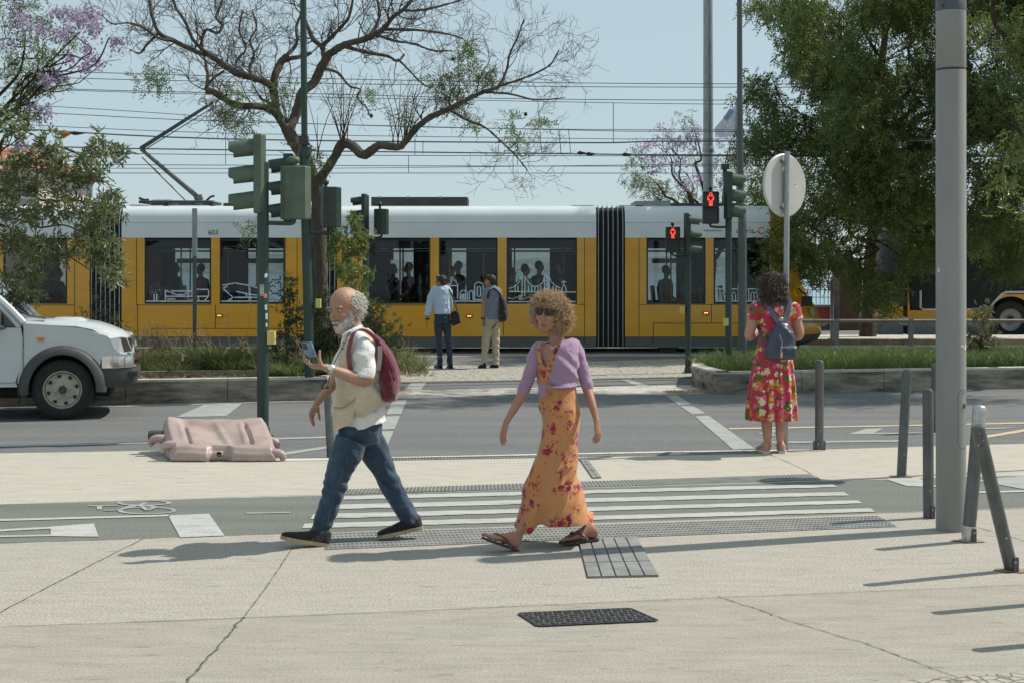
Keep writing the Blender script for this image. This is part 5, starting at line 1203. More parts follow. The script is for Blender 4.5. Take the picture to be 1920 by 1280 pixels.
x0, x1 = W(1500, 0, dF)[0], W(2300, 0, dF)[0]; z0, z1 = W(0, 572, dF)[2], W(0, 486, dF)[2]
mb = MB(); n = int((x1 - x0) / .13)
for i in range(n + 1): x = x0 + (x1 - x0) * i / n; mb.bx(x - .009, x + .009, dF - .009, dF + .009, z0, z1)
for k in range(7): zz = z0 + (z1 - z0) * k / 6; mb.bx(x0, x1, dF - .022, dF - .010, zz - .01, zz + .01)
mb.build("mesh_panel", mat("fence_wire", (.10, .12, .125), .6, .3), g, 0)
for i in range(8): x = x0 + (x1 - x0) * i / 7; MB().bx(x - .035, x + .035, dF + .012, dF + .08, -.06, z1 + .1).build("post", M_POLEK, g, 0)
g = thing("graffiti_wall", "low wall painted with red, white and blue graffiti below the mesh fence", "wall", (W(1580, 0, 45)[0], 45, -.06))
x0, x1 = W(1490, 0, 45)[0], W(2300, 0, 45)[0]; zt_ = W(0, 577, 45)[2]
MB().bx(x0, x1, 45, 45.3, -.06, W(0, 612, 45)[2]).build("base_course", mat("wall_brown", (.20, .16, .12), .9, var=.3, vs=3), g, 0)
t = NT("graffiti"); co = t.coord((1, 1, 1)); v_ = t.n("TexVoronoi"); v_.inputs["Scale"].default_value = 1.35; mp = t.coord((.55, 1, 1.2), (0, .5, 0)); t.l(mp, v_.inputs["Vector"])
r_ = t.n("ValToRGB"); r_.color_ramp.interpolation = 'CONSTANT'; cr = r_.color_ramp
for i, (p_, c_) in enumerate(((0, (.45, .09, .06)), (.3, (.62, .62, .60)), (.48, (.45, .10, .06)), (.68, (.10, .16, .24)), (.82, (.28, .34, .36)))):
    e = cr.elements[i] if i < 2 else cr.elements.new(p_); e.position = p_; e.color = (*c_, 1)
sep = t.n("SeparateColor"); t.l(v_.outputs["Color"], sep.inputs[0]); t.l(sep.outputs[0], r_.inputs[0])
v2 = t.n("TexVoronoi", feature='DISTANCE_TO_EDGE'); v2.inputs["Scale"].default_value = 1.35; t.l(mp, v2.inputs["Vector"])
t.l(t.mix(t.ramp(v2.outputs["Distance"], .02, .05), (.55, .55, .53), r_.outputs[0]), t.b.inputs["Base Color"]); t.b.inputs["Roughness"].default_value = .8
MB().bx(x0, x1, 45.02, 45.28, W(0, 612, 45)[2] + .003, zt_).build("painted_panel", t.m, g, 0)
MB().bx(x0, x1, 44.98, 45.32, zt_ + .002, zt_ + .08).build("coping", M_GALV, g, 0)
dC = 44.0
g = thing("kiosk", "brown red slatted kiosk box standing beyond the tree trunk by the fence", "kiosk", (W(1600, 0, dC)[0], dC, -.06))
MB().bx(W(1575, 0, dC)[0], W(1612, 0, dC)[0], dC, dC + 1, -.06, W(0, 490, dC)[2]).build("cabinet", mat("kiosk_brown", (.10, .055, .05), .8, var=.3, vs=2), g, 0)
MB().bx(W(1570, 0, dC)[0], W(1617, 0, dC)[0], dC - .1, dC + 1.1, W(0, 490, dC)[2] + .002, W(0, 484, dC)[2]).build("roof", M_POLEK, g, 0)
# house with a tiled roof at the far side of the tracks
dH = 62.0; kH = F / dH
hs = thing("house", "old house with orange tiled roof and stained pale wall beyond the tram", "house", (W(20, 0, dH)[0], dH + 4, -.06))
xw0, xw1 = W(-260, 0, dH)[0], W(72, 0, dH)[0]; ze, zr = W(0, 322, dH)[2], W(0, 262, dH)[2]
MB().bx(xw0, xw1, dH, dH + 8, -.06, ze).build("wall", mat("old_plaster", (.50, .42, .38), .9, var=.3, vs=.6, fine=.3), hs, 0)
M_TILE = mat("roof_tile", (.42, .17, .09), .85, var=.35, vs=1.5, bump=.8, bs=8, stretch=(1, .3, .3), bd=.1)
mb = MB(); a, b_ = xw0 - .4, xw1 + .6; y0, y1 = dH - .5, dH + 8.5; ym = dH + 4
mb.grid(np.array([[(a, y0, ze + .05), (b_, y0, ze + .05)], [(a + 3, ym, zr), (W(6, 0, dH)[0], ym, zr)]])); mb.grid(np.array([[(b_, y0, ze + .05), (b_, y1, ze + .05)], [(W(6, 0, dH)[0], ym, zr), (W(6, 0, dH)[0], ym + .01, zr)]])); mb.grid(np.array([[(a, y1, ze + .05), (b_, y1, ze + .05)], [(a + 3, ym, zr), (W(6, 0, dH)[0], ym, zr)]]))
rf = mb.build("roof", M_TILE, hs, 0)
MB().bx(xw0 - .2, xw1 + .3, dH - .3, dH - .003, ze - .25, ze + .04).build("cornice", mat("cornice_pale", (.55, .5, .45), .8), hs, 0)
for px, py in ((20, 345), (55, 345), (-20, 345), (20, 420), (55, 420)):
    f_ = MB().box(W(px, py, dH - .02), (.9, .08, 1.3)).build("window", mat("window_white", (.6, .6, .58), .6), hs, 0); MB().box(W(px, py, dH - .07), (.7, .03, 1.1)).build("pane", mat("pane_dark", (.05, .06, .07), .1), f_, 0)
# flag behind the mast
dG = 50.0
g = thing("flag", "white flag with pale blue lettering hanging in folds behind the masts", "flag", (W(1383, 640, dG)[0], dG, -.06))
MB().tube([(W(1383, 0, dG)[0], dG, -.06), W(1382, 186, dG)], .045, 10).build("flagpole", M_GALV, g); 
MB().ell(W(1382, 185, dG), (.10, .10, .05)).build("finial", M_GALV, g)
a = np.linspace(0, 1, 26)[:, None]; b_ = np.linspace(0, 1, 20)[None, :]
px = 1381 - 42 * a ** 1.1 + 0 * b_; pyt = 197 + 46 * a ** 1.3; pyb = 255 + 0 * a + 4 * a; py = pyt * (1 - b_) + pyb * b_
P = np.stack([(px - 960) * dG / F, dG + .25 * np.sin(a * 9 + b_ * 2.5) * (a + .1), CAMH - (py - HY) * dG / F], -1)
mb = MB(); mb.grid(P); fl = mb.build("cloth", cloth("flag_white", (.62, .66, .74), bs=60, bump=.05), g, 90)
MB().tube([W(1360, 224, dG - .4), W(1367, 215, dG - .4), W(1372, 207, dG - .4)], .10, 6).build("printed_emblem", mat("flag_blue", (.22, .30, .48), .8), fl)
text("flag_lettering", "LISBOA", 1352, 241, 4.5, MATS["flag_blue"], fl, dG - .4, F / dG)
# the bus at the stop
dS = 37.7; kS = F / dS; bq = lambda px, py: (W(px, py, dS)[0], W(px, py, dS)[2])
bus = thing("bus", "yellow city bus with grey skirt standing under the tree beyond the railing", "bus", (W(1800, 0, dS)[0], dS + 1.25, -.04))
BX0, BX1, BYB = bq(1702, 0)[0], bq(2560, 0)[0], dS + 2.5
zt_, zw1, zw0, zsk, zb = bq(0, 403)[1], bq(0, 440)[1], bq(0, 582)[1], bq(0, 600)[1], bq(0, 632)[1]
M_BY = mat("bus_yellow", (.66, .34, .02), .35, var=.05, coat=.3); M_BG = mat("bus_grey", (.22, .24, .26), .45, var=.1)
wx = bq(1896, 0)[0]; wr = .62; arch = [(wx + wr * math.cos(t), -.0 + .50 + (wr) * math.sin(t)) for t in np.linspace(math.pi, 0, 20)]
def side(name, pts, m, y=dS, th=.06): mb = MB(); mb.prism([(x, y, z) for x, z in pts], (0, th, 0)); return mb.build(name, m, bus, 0)
ar = [(x, z) for x, z in arch if z > zsk]; al = [(x, z) for x, z in arch if z <= zsk]
side("side_panel", [(BX0, zsk + .003), (BX0, bq(0, 530)[1]), (bq(1706, 0)[0], bq(0, 582)[1]), (bq(1850, 0)[0], bq(0, 582)[1]), (bq(1878, 0)[0], bq(0, 552)[1]), (BX1, bq(0, 552)[1]), (BX1, zsk + .003)] + ar[::-1], M_BY)
side("skirt", [(BX0, zb), (BX0, zsk), (ar[0][0] - .02, zsk), (ar[0][0] - .02, zb)], M_BG); side("skirt", [(ar[-1][0] + .02, zb), (ar[-1][0] + .02, zsk), (BX1, zsk), (BX1, zb)], M_BG)
side("window_band", [(bq(1712, 0)[0], bq(0, 580)[1]), (bq(1706, 0)[0], bq(0, 545)[1]), (bq(1714, 0)[0], zw1), (BX1, zw1), (BX1, bq(0, 554)[1]), (bq(1877, 0)[0], bq(0, 554)[1]), (bq(1849, 0)[0], bq(0, 580)[1])], mat("bus_glass", (.012, .014, .016), .3, spec=.25), dS + .004, .05)
mb = MB(); mb.tube([W(px, py, dS - .005) for px, py in ((1726, 545), (1726, 577), (1732, 581), (1848, 580.5), (1856, 576), (1878, 552), (1886, 548), (2500, 547))], .03, 6); mb.build("window_line", mat("line_white", (.65, .67, .66), .5), bus)
side("roof_side", [(bq(1712, 0)[0], zw1 + .003), (bq(1722, 0)[0], zt_), (BX1, zt_), (BX1, zw1 + .003)], mat("bus_white", (.66, .67, .66), .4), dS + .01, .06)
MB().bx(bq(1722, 0)[0], BX1, dS + .075, BYB, zt_ - .06, zt_).build("roof", MATS["bus_white"], bus, 0)
MB().bx(BX0 + .1, BX1, dS + .07, BYB, .1, .35).build("floor", M_TI, bus, 0)
MB().bx(BX0 + .2, BX1, BYB - .06, BYB - .002, .35, zt_ - .065).build("far_side", M_BY, bus, 0)
nf = 11; v = np.linspace(-1, 1, nf)
def fr_row(px, py): x, z = bq(px, py); return [(x + (BX0 - x) * abs(t) ** 3 * 0.85 + .0, dS + 1.25 + 1.245 * t, z) for t in v]
xf = 1655
MB().grid(np.array([fr_row(1648, 566), fr_row(1645, 585), fr_row(1645, 604)])).build("front_panel", M_BY, bus, 60)
MB().grid(np.array([fr_row(1645, 604.5), fr_row(1644, 618), fr_row(1650, 629)])).build("front_bumper", M_BG, bus, 60)
MB().grid(np.array([fr_row(1672, 430), fr_row(1660, 500), fr_row(1650, 565)])).build("windscreen", MATS["bus_glass"], bus, 60)
MB().grid(np.array([fr_row(1690, 404), fr_row(1673, 429)])).build("destination_box", M_LENS, bus, 60)
MB().ell(W(1696, 603, dS + .05), (.22, .08, .13)).build("headlight", MATS["lamp_clear"], bus)
mb = MB(); mb.tube([W(1700, 520, dS), W(1690, 545, dS - .15)], .03, 6); mb.box(W(1691, 560, dS - .15), (.16, .2, .42)); mb.build("wing_mirror", M_BLK, bus, 0)
mb = MB(); mb.lathe((wx, dS + .02, .50), [(.46, .3), (.5, .25), (.5, .05), (.46, .01), (.32, .0), (.28, .05), (.12, .08), (.10, .0), (.001, .0)], 30, (0, 1, 0), False); mb.build("wheel", M_TYRE, bus)
MB().lathe((wx, dS + .02, .50), [(.30, .02), (.26, .04), (.15, .05), (.13, .02), (.001, .015)], 24, (0, 1, 0), False).build("hub_cap", mat("hub_grey", (.25, .25, .25), .4, .5), bus)
mb = MB(); mb.bx(wx - wr, wx + wr, dS + .3, dS + .35, .0, .5 + wr); mb.build("arch_liner", M_TYRE, bus, 0)
text("small_mark", "A", 1640, 596, 7, M_LET, bus, dS + 1.0, kS) if False else None

# ---------------------------------------------------------------- overhead wires
M_WIRE = mat("wire_dark", (.10, .115, .12), .5, .3)
WL = [([(-200, 118), (111, 134), (612, 148), (1080, 156), (1487, 158), (2100, 158)], .9), ([(-200, 128), (111, 146), (612, 157), (1080, 163), (1487, 164), (2100, 164)], .9), ([(-200, 158), (40, 165), (336, 173), (577, 176), (1080, 187), (2100, 189)], .9), ([(-200, 160), (336, 176), (577, 182), (1080, 192), (1390, 196), (2100, 198)], .8),
      ([(-200, 187), (79, 199), (336, 215), (577, 232), (1080, 243), (2100, 245)], .8), ([(-200, 203), (80, 212), (420, 228), (1080, 244.5), (1300, 247), (2100, 250)], .9), ([(-200, 221), (0, 232), (420, 250), (1080, 260), (1300, 261), (2100, 262)], .8), ([(-200, 228), (0, 240), (420, 261), (1080, 268), (1300, 265), (2100, 266)], 1.7),
      ([(-200, 262), (117, 276), (470, 282), (1080, 289), (1300, 291), (2100, 293)], 1.6), ([(-200, 280), (117, 286), (470, 291), (1080, 292.5), (2100, 295)], .9), ([(-200, 308), (188, 309), (400, 310), (1080, 312), (2100, 311)], .9), ([(-200, 316), (188, 316), (600, 316), (1080, 311), (1300, 309), (2100, 308)], .7), ([(-200, 326), (188, 325), (1080, 325), (2100, 326)], .9)]
names = ["topmost of the wires over the tram", "second wire from the top, close under the first", "wire crossing the bare tree's crotch at sign height", "thin wire a little below it", "slanting wire sinking towards the tree", "its lower companion, sinking likewise", "thin wire above the thick pair", "thickest of the upper contact wires", "contact wire with dark splices", "thin wire just below the spliced one", "upper of the lowest group", "middle of the lowest group", "lowest wire, nearest the tram roof"]
for i, (px, r) in enumerate(WL):
    dw = 32.2 + .35 * (i % 5); o = MB().tube([W(x, y, dw) for x, y in px], r / (F / dw) * .85, 5, 5).build("overhead_wire", M_WIRE, None); o["label"] = "overhead wire, " + names[i]; o["category"] = "wire"; o["group"] = "overhead wires above the tram"
for px, y0, y1 in ((1150, 194, 268), (1048, 243, 287), (1066, 243, 290), (423, 250, 310), (766, 292, 324), (778, 263, 291), (1012, 247, 288), (1048, 246, 290), (793, 264, 289), (560, 254, 270), (962, 292, 324), (970, 265, 310)):
    o = MB().tube([W(px, y0, 32.6), W(px + (4 if y1 - y0 < 50 and px > 1000 else 0), y1, 32.6)], .008, 4).build("wire_dropper", M_WIRE, None); MBS = None
    o["label"] = "thin vertical dropper tying two overhead wires together above the tram"; o["category"] = "wire"; o["group"] = "droppers between the overhead wires"
for px, py, w_ in ((1090, 287, 8), (1107, 289, 10), (1175, 290, 9), (145, 250, 14), (122, 251, 11)):
    o = MB().tube([W(px - w_, py, 32.55), W(px - w_ * .4, py, 32.55), W(px, py + .5, 32.55), W(px + w_, py, 32.55)], [.012, .05 if px != 122 else .09, .04 if px != 122 else .09, .012], 8).build("wire_insulator", M_LENS if px != 122 else mat("insulator_orange", (.30, .13, .03), .6), None)
    o["label"] = "dark splice clamp on an overhead wire above the tram" if px != 122 else "orange insulator block on an overhead wire near the leafy branch"; o["category"] = "insulator"; o["group"] = "clamps on the overhead wires"
# ---------------------------------------------------------------- leaves, trees, grass
rg = np.random.default_rng(21)
def rdirs(n, up=0.0):
    v = rg.normal(size=(n, 3)); v[:, 2] += up; return v / np.linalg.norm(v, axis=1)[:, None]
def leafquads(mb, base, dirs, nrm, L, Wd, var, fold=.18):
    """Lance shaped leaves: base point, pointing direction, face normal, length, width."""
    n = len(base); s = np.cross(dirs, nrm); s /= np.maximum(np.linalg.norm(s, axis=1), 1e-9)[:, None]; nn = np.cross(s, dirs)
    L = np.broadcast_to(L, (n,))[:, None]; Wd = np.broadcast_to(Wd, (n,))[:, None]
    m = base + dirs * L * .42
    V = np.stack([base, m + s * Wd / 2 + nn * Wd * fold, base + dirs * L - nn * L * .08, m - s * Wd / 2 + nn * Wd * fold], 1)
    i = np.arange(n)[:, None] * 4
    T = np.concatenate([i + [0, 1, 2], i + [0, 2, 3]], 0)
    mb.add(V.reshape(-1, 3), t=T, var=np.repeat(np.broadcast_to(var, (n,)), 4))
def sprays(mb, centers, nleaf, Ls, Lf, Wf, droop=.35, jit=.4, var=None, stems=None):
    """Compound leaves: each spray is a short bending stalk carrying leaflets on both sides."""
    n = len(centers); d = rdirs(n); d[:, 2] -= droop; d /= np.linalg.norm(d, axis=1)[:, None]
    side = np.cross(d, rdirs(n)); side /= np.linalg.norm(side, axis=1)[:, None]; up = np.cross(side, d); v0 = np.clip(np.repeat(rg.random(n // 9 + 1), 9)[:n] * .75 + rg.random(n) * .35, 0, 1) if var is None else var
    for k in range(nleaf):
        f = (k // 2 + 1) / (nleaf / 2 + .5); sg = 1 if k % 2 else -1
        b = centers + d * (Ls * f) - np.array([0, 0, 1]) * (Ls * .25 * f * f)
        ld = d * (.55 + .3 * f) + side * sg * .8 + rdirs(n) * jit; ld[:, 2] -= droop * .5
        if k == nleaf - 1: ld = d + rdirs(n) * .2
        ld /= np.linalg.norm(ld, axis=1)[:, None]; nr = up + rdirs(n) * .7
        leafquads(mb, b, ld, nr, Lf * (.75 + .5 * rg.random(n)), Wf * (.8 + .4 * rg.random(n)), np.clip(v0 + rg.normal(0, .18, n), 0, 1))
def blob_points(blobs, d, per, depth=1.0, hollow=.55, spread=None):
    """Leaf positions in clumps: blobs are (px, py, radius px[, depth shift]); fuller at the skin of each clump, broken into tufts."""
    out = []; k = F / d
    for bl in blobs:
        px, py, r = bl[:3]; dy = bl[3] if len(bl) > 3 else rg.normal(0, depth); c = W(px, py, d) + [0, dy, 0]; R = r / k
        nt = max(3, int(per * (R / .5) ** 1.35 / 9)); tv = rdirs(nt); tc = c + tv * (R * (hollow + (1 - hollow) * rg.random(nt) ** .6))[:, None] * [1, 1, .85]
        for t in tc: out.append(t + rg.normal(0, spread or (.17 + .05 * R), (9, 3)) * [1, 1, .8])
    return np.vstack(out)
M_BARK = mat("bark_brown", (.085, .06, .042), .95, var=.4, vs=9, bump=.8, bs=30, stretch=(1, 1, .35), bd=.03)
M_BARKG = mat("bark_lichen", (.105, .088, .066), .95, var=.5, vs=6, bump=.9, bs=26, stretch=(1, 1, .4), col2=(.055, .046, .039), bd=.03)
M_LEAF = leafmat("leaf_ash", (.034, .064, .017), (.18, .225, .062), .42, .34)
M_LEAF2 = leafmat("leaf_ash_pale", (.055, .08, .03), (.21, .235, .11), .38, .36)
M_FLOW = leafmat("jacaranda_bloom", (.29, .23, .37), (.48, .41, .55), .35, .6)
M_FERN = leafmat("leaf_fern", (.07, .11, .03), (.16, .21, .06), .4, .5)

# big ash by the bus stop
dT = 33.0; kT = F / dT
tree = thing("tree", "large dense green ash tree shading the bus stop and the tram nose", "tree", (W(1627, 0, 36)[0], 36.0, .14), "street trees")
b0 = np.array([W(1627, 0, 36)[0], 36.0, .10])
P0 = [b0, b0 + [0.02, 0, .9], b0 + [.05, -.1, 2.0], b0 + [.15, -.2, 3.2]]
mb = MB(); mb.tube(P0 + [b0 + [.3, -.5, 4.6], b0 + [.1, -.9, 6.4], b0 + [.3, -1.0, 8.4]], [.23, .17, .16, .15, .13, .10, .06], 12, 4); mb.build("trunk", M_BARK, tree)
def wander(p, q, n, j): t = np.linspace(0, 1, n)[:, None]; X = np.array(p) + (np.array(q) - np.array(p)) * t; X[1:-1] += rg.normal(0, j, (n - 2, 3)); return X
for (px, py, dy, r) in ((1700, 160, -1.5, .10), (1850, 150, -1, .12), (1930, 190, -2, .12), (1480, 240, -1, .08), (1560, 110, 0, .09), (1740, 40, .5, .1), (1460, 420, -2.5, .06), (1540, 500, -2.8, .05), (1880, 420, -3, .07), (1690, 450, -2.5, .06), (1600, 20, -1, .08), (1900, 20, 1, .1)):
    q_ = W(px, py, dT) + [0, dy, 0]; s_ = P0[3] if py > 200 else b0 + [.25, -.45, 4.3]
    MB().tube(wander(s_, q_, 7, .22), np.linspace(r, .02, 7), 8, 4).build("limb", M_BARK, tree)
    for _ in range(6):
        t_ = .4 + .55 * rg.random(); a = s_ + (q_ - s_) * t_; e = a + rdirs(1)[0] * (.8 + rg.random())
        MB().tube(wander(a, e, 5, .1), np.linspace(.03, .008, 5), 5, 3).build("limb", M_BARK, tree)
blobs = []
edge = [(1480, 20, 50), (1470, 75, 38), (1520, 110, 45), (1540, 60, 60), (1500, -30, 60), (1452, -10, 30), (1425, 175, 28), (1408, 160, 16), (1450, 215, 45), (1500, 165, 36), (1408, 262, 26), (1395, 275, 16), (1440, 285, 40), (1490, 250, 55), (1470, 345, 45), (1520, 330, 60), (1425, 405, 34), (1415, 440, 22), (1460, 430, 40), (1440, 480, 30), (1400, 500, 18), (1490, 470, 40), (1508, 520, 30), (1540, 500, 45), (1528, 555, 24), (1590, 520, 50), (1610, 560, 30), (1640, 570, 34), (1625, 590, 22), (1600, 575, 26), (1660, 600, 16), (1680, 510, 38), (1740, 500, 45), (1850, 480, 46), (1880, 520, 40), (1895, 555, 24), (1850, 540, 26), (1910, 470, 40), (1840, 440, 50), (1760, 440, 50), (1480, 390, 40)]
blobs += [(x, y - (32 if y > 430 else 0), r * (1.0 if y < 430 else .78)) for x, y, r in edge]
blobs += [(1427, 458, 28, -2.8), (1463, 458, 30, -2.6), (1415, 495, 16, -2.8), (1490, 480, 30, -2.6), (1440, 415, 28, -2.8)]
for gx in range(1545, 2120, 62):
    for gy in range(-120, 430, 60):
        if rg.random() < .93: blobs.append((gx + rg.normal(0, 14), gy + rg.normal(0, 14), 44 + 12 * rg.random(), rg.uniform(-2.8, 2.6)))
for gx in range(1560, 2100, 90):
    for gy in range(-60, 390, 95): blobs.append((gx + rg.normal(0, 20), gy + rg.normal(0, 20), 50, rg.uniform(-3.4, -2.2)))
pts = blob_points(blobs, dT, 215, .9, .5, .17)
mb = MB(); sprays(mb, pts, 7, .20, .115, .032, .4); mb.build("crown", M_LEAF, tree, 0, False, True)

# second ash standing on the island outside the frame; its high crown shades the road
dK = 22.6
tr3 = thing("tree", "ash on the grass bed beyond the thick column, boughs entering at the picture's edge", "tree", (9.6, 23.0, IZ - .05), "street trees")
MB().tube([(9.6, 23, IZ - .06), (9.55, 23, 2.0), (9.3, 22.9, 4.0), (9.4, 22.8, 6.2), (9.2, 22.8, 8.8)], [.24, .19, .16, .12, .05], 12, 4).build("trunk", M_BARK, tr3)
for e_ in ((6.6, 22.5, 8.0), (7.8, 21.6, 7.2), (11.5, 22.4, 8.2), (12.4, 23.4, 7.4), (8.6, 24.4, 8.4), (7.6, 22.4, 4.4), (8.0, 22.2, 3.6), (8.3, 21.8, 5.2)):
    MB().tube(wander((9.35, 22.9, 3.4 if e_[2] > 6 else 2.6), e_, 7, .15), np.linspace(.075, .012, 7), 8, 4).build("limb", M_BARK, tr3)
bl = [(px + rg.normal(0, 15), py + rg.normal(0, 15), 55, rg.uniform(-1.1, 1.1)) for px in range(1700, 2520, 85) for py in range(-520, -150, 85)] + [(1905, 120, 34), (1935, 60, 50), (1950, 150, 50), (1890, 30, 36), (1925, 230, 36), (1965, 260, 50), (1910, 300, 24), (1990, 40, 60), (1880, -40, 50), (1850, -60, 40), (1940, 350, 36), (2000, 180, 60)]
mb = MB(); sprays(mb, blob_points(bl, dK, 120, .5), 7, .19, .11, .031, .4); mb.build("crown", M_LEAF, tr3, 0, False, True)

# leafy branches hanging in from a tree beside the road (trunk out of view)
dA = 18.6
tr2 = thing("tree", "leafy ash whose pale branches hang in before the white truck", "tree", (W(-330, 0, dA)[0], dA + 1.6, IZ - .05), "street trees")
b1 = np.array([W(-330, 0, dA)[0], dA + 1.6, IZ - .06])
MB().tube([b1, b1 + [.05, 0, 1.2], b1 + [.2, -.1, 2.4], b1 + [.4, -.2, 4.2]], [.22, .17, .15, .10], 12, 4).build("trunk", M_BARK, tr2)
for (px, py, dy, r) in ((225, 285, 0, .045), (120, 290, .4, .05), (205, 395, -.2, .04), (180, 505, -.3, .035), (60, 420, .2, .05), (40, 520, 0, .04), (150, 440, .3, .03), (20, 330, .5, .05)):
    q_ = pt(px, py, dA, dy); s_ = b1 + [.2, -.1, 2.4]; md = (s_ + q_) / 2 + [0, 0, .25]
    MB().tube(wander(s_, md, 4, .06).tolist() + wander(md, q_, 5, .05)[1:].tolist(), np.linspace(r, .008, 8), 7, 4).build("limb", M_BARK, tr2)
bl = [(228, 275, 20), (205, 290, 24), (175, 300, 18), (180, 325, 14), (140, 310, 20), (150, 340, 16), (95, 265, 26), (75, 250, 18), (80, 290, 28), (50, 310, 28), (120, 330, 18), (20, 320, 28), (20, 350, 30), (60, 345, 26), (200, 355, 22), (215, 380, 18), (195, 400, 24), (160, 385, 26), (130, 375, 26), (100, 400, 30), (150, 420, 26), (190, 430, 20), (205, 450, 16), (200, 490, 22), (212, 510, 12), (185, 470, 18), (130, 445, 24), (100, 450, 28), (60, 400, 32), (20, 400, 34), (30, 440, 34), (70, 470, 30), (30, 490, 34), (55, 520, 28), (20, 540, 24), (65, 545, 14), (110, 480, 16), (0, 460, 40), (-60, 400, 60), (-60, 500, 55), (-120, 300, 70), (-180, 420, 80), (-250, 250, 90), (-330, 330, 90), (-350, 180, 90), (-200, 150, 90)]
pts = blob_points([(x, y, r * .8, rg.normal(0, .35)) for x, y, r in bl], dA, 88, .3, .3, .065)
mb = MB(); sprays(mb, pts, 7, .11, .105, .028, .2); mb.build("crown", M_LEAF2, tr2, 0, False, True)

# jacaranda above it, violet flowers
def jacaranda(name, label, base, d, limbs, leafb, flowb, per=(200, 260), ls=.15, tr=.18):
    o = thing("tree", label, "tree", base, "jacarandas in bloom"); base = np.array(base, float)
    h = [base, base + [0, 0, 1.2], base + [.1, 0, 2.2]]
    MB().tube(h, [tr, tr * .8, tr * .7], 10, 3).build("trunk", M_BARK, o)
    for px, py, dy, r in limbs:
        q_ = pt(px, py, d, dy); md = (h[2] + q_) / 2 + np.array([0, 0, .3]) + rg.normal(0, .15, 3)
        MB().tube(wander(h[2], md, 4, .12).tolist() + wander(md, q_, 5, .1)[1:].tolist(), np.linspace(r, .01, 8), 7, 4).build("limb", M_BARK, o)
        for _ in range(4):
            e = q_ + rdirs(1)[0] * .5; MB().tube(wander(md + (q_ - md) * rg.random(), e, 5, .08), np.linspace(.014, .004, 5), 4, 2).build("limb", M_BARK, o)
    mb = MB(); sprays(mb, blob_points(leafb, d, per[0], .5, .3, .09 if d < 30 else .2), 9, ls, ls * .42, ls * .11, .45); mb.build("crown", M_LEAF, o, 0, False, True)
    p = blob_points([(x, y, r * .8) for x, y, r in flowb], d, per[1], .4, .2, .05 if d < 30 else .13); mb = MB()
    for _ in range(3):
        n = len(p); q_ = p + rg.normal(0, .05, (n, 3)); leafquads(mb, q_, rdirs(n, -.5), rdirs(n), ls * .36, ls * .26, rg.random(n))
    mb.build("blossom", M_FLOW, o, 0, False, True)
    return o
dJ = 22.5
jacaranda("tree", "jacaranda with violet flower clusters reaching in above the leafy branches", (W(-260, 0, dJ)[0], dJ + 1.5, IZ - .05), dJ,
          [(150, 60, 0, .05), (205, 70, 0, .04), (120, 110, .3, .04), (70, 160, 0, .05), (165, 110, -.2, .03), (40, 60, .2, .06), (60, 190, .1, .03)],
          [(70, 10, 36), (90, 40, 20), (20, 20, 45), (15, 60, 40), (70, 85, 26), (90, 115, 24), (60, 130, 28), (20, 110, 40), (20, 160, 36), (85, 145, 18), (40, 195, 26), (10, 215, 30), (50, 215, 14), (-60, 60, 70), (-60, 160, 70), (-160, 100, 90), (-80, -40, 80), (40, -40, 60)],
          [(45, 25, 16), (130, 30, 18), (150, 20, 20), (120, 60, 16), (135, 70, 18), (165, 45, 18), (180, 50, 16), (200, 62, 14), (210, 75, 9), (175, 30, 10), (160, 92, 10), (165, 110, 11), (162, 125, 11), (92, 155, 12), (100, 145, 10), (60, 205, 14), (45, 190, 12), (65, 55, 18), (45, 40, 18), (110, 15, 18), (30, 275, 9), (90, 20, 16), (80, 60, 14), (120, 100, 8), (30, 90, 14), (65, 275, 6)], (95, 75), .17)
dJ2 = 46.0
jacaranda("tree", "loose airy jacaranda in violet bloom beyond the tram, behind the galvanised mast", (W(1330, 0, dJ2)[0], dJ2, -.06), dJ2,
          [(1215, 330, 0, .10), (1240, 280, 0, .09), (1300, 240, 0, .09), (1210, 350, -.4, .06), (1290, 320, .5, .09), (1270, 370, 0, .06), (1370, 270, 0, .08), (1420, 330, 0, .07), (1250, 245, .3, .05)],
          [(1192, 320, 16), (1185, 340, 12), (1205, 345, 16), (1230, 360, 18), (1270, 265, 12), (1290, 225, 10), (1250, 340, 14), (1310, 290, 12), (1280, 368, 18), (1240, 375, 14), (1300, 350, 18), (1370, 290, 20), (1400, 300, 22), (1190, 300, 9), (1350, 370, 30)],
          [(1200, 280, 16), (1215, 270, 16), (1240, 245, 14), (1235, 262, 14), (1260, 270, 14), (1210, 300, 14), (1230, 300, 14), (1250, 300, 16), (1280, 280, 14), (1295, 260, 12), (1300, 235, 12), (1280, 310, 14), (1220, 325, 12), (1200, 350, 10), (1240, 350, 12), (1310, 330, 14), (1280, 345, 12), (1360, 260, 18), (1380, 290, 20), (1400, 275, 20), (1420, 310, 24), (1390, 330, 20), (1440, 330, 20), (1350, 300, 16), (1310, 260, 12), (1350, 340, 18)], (75, 62), .24, .22)

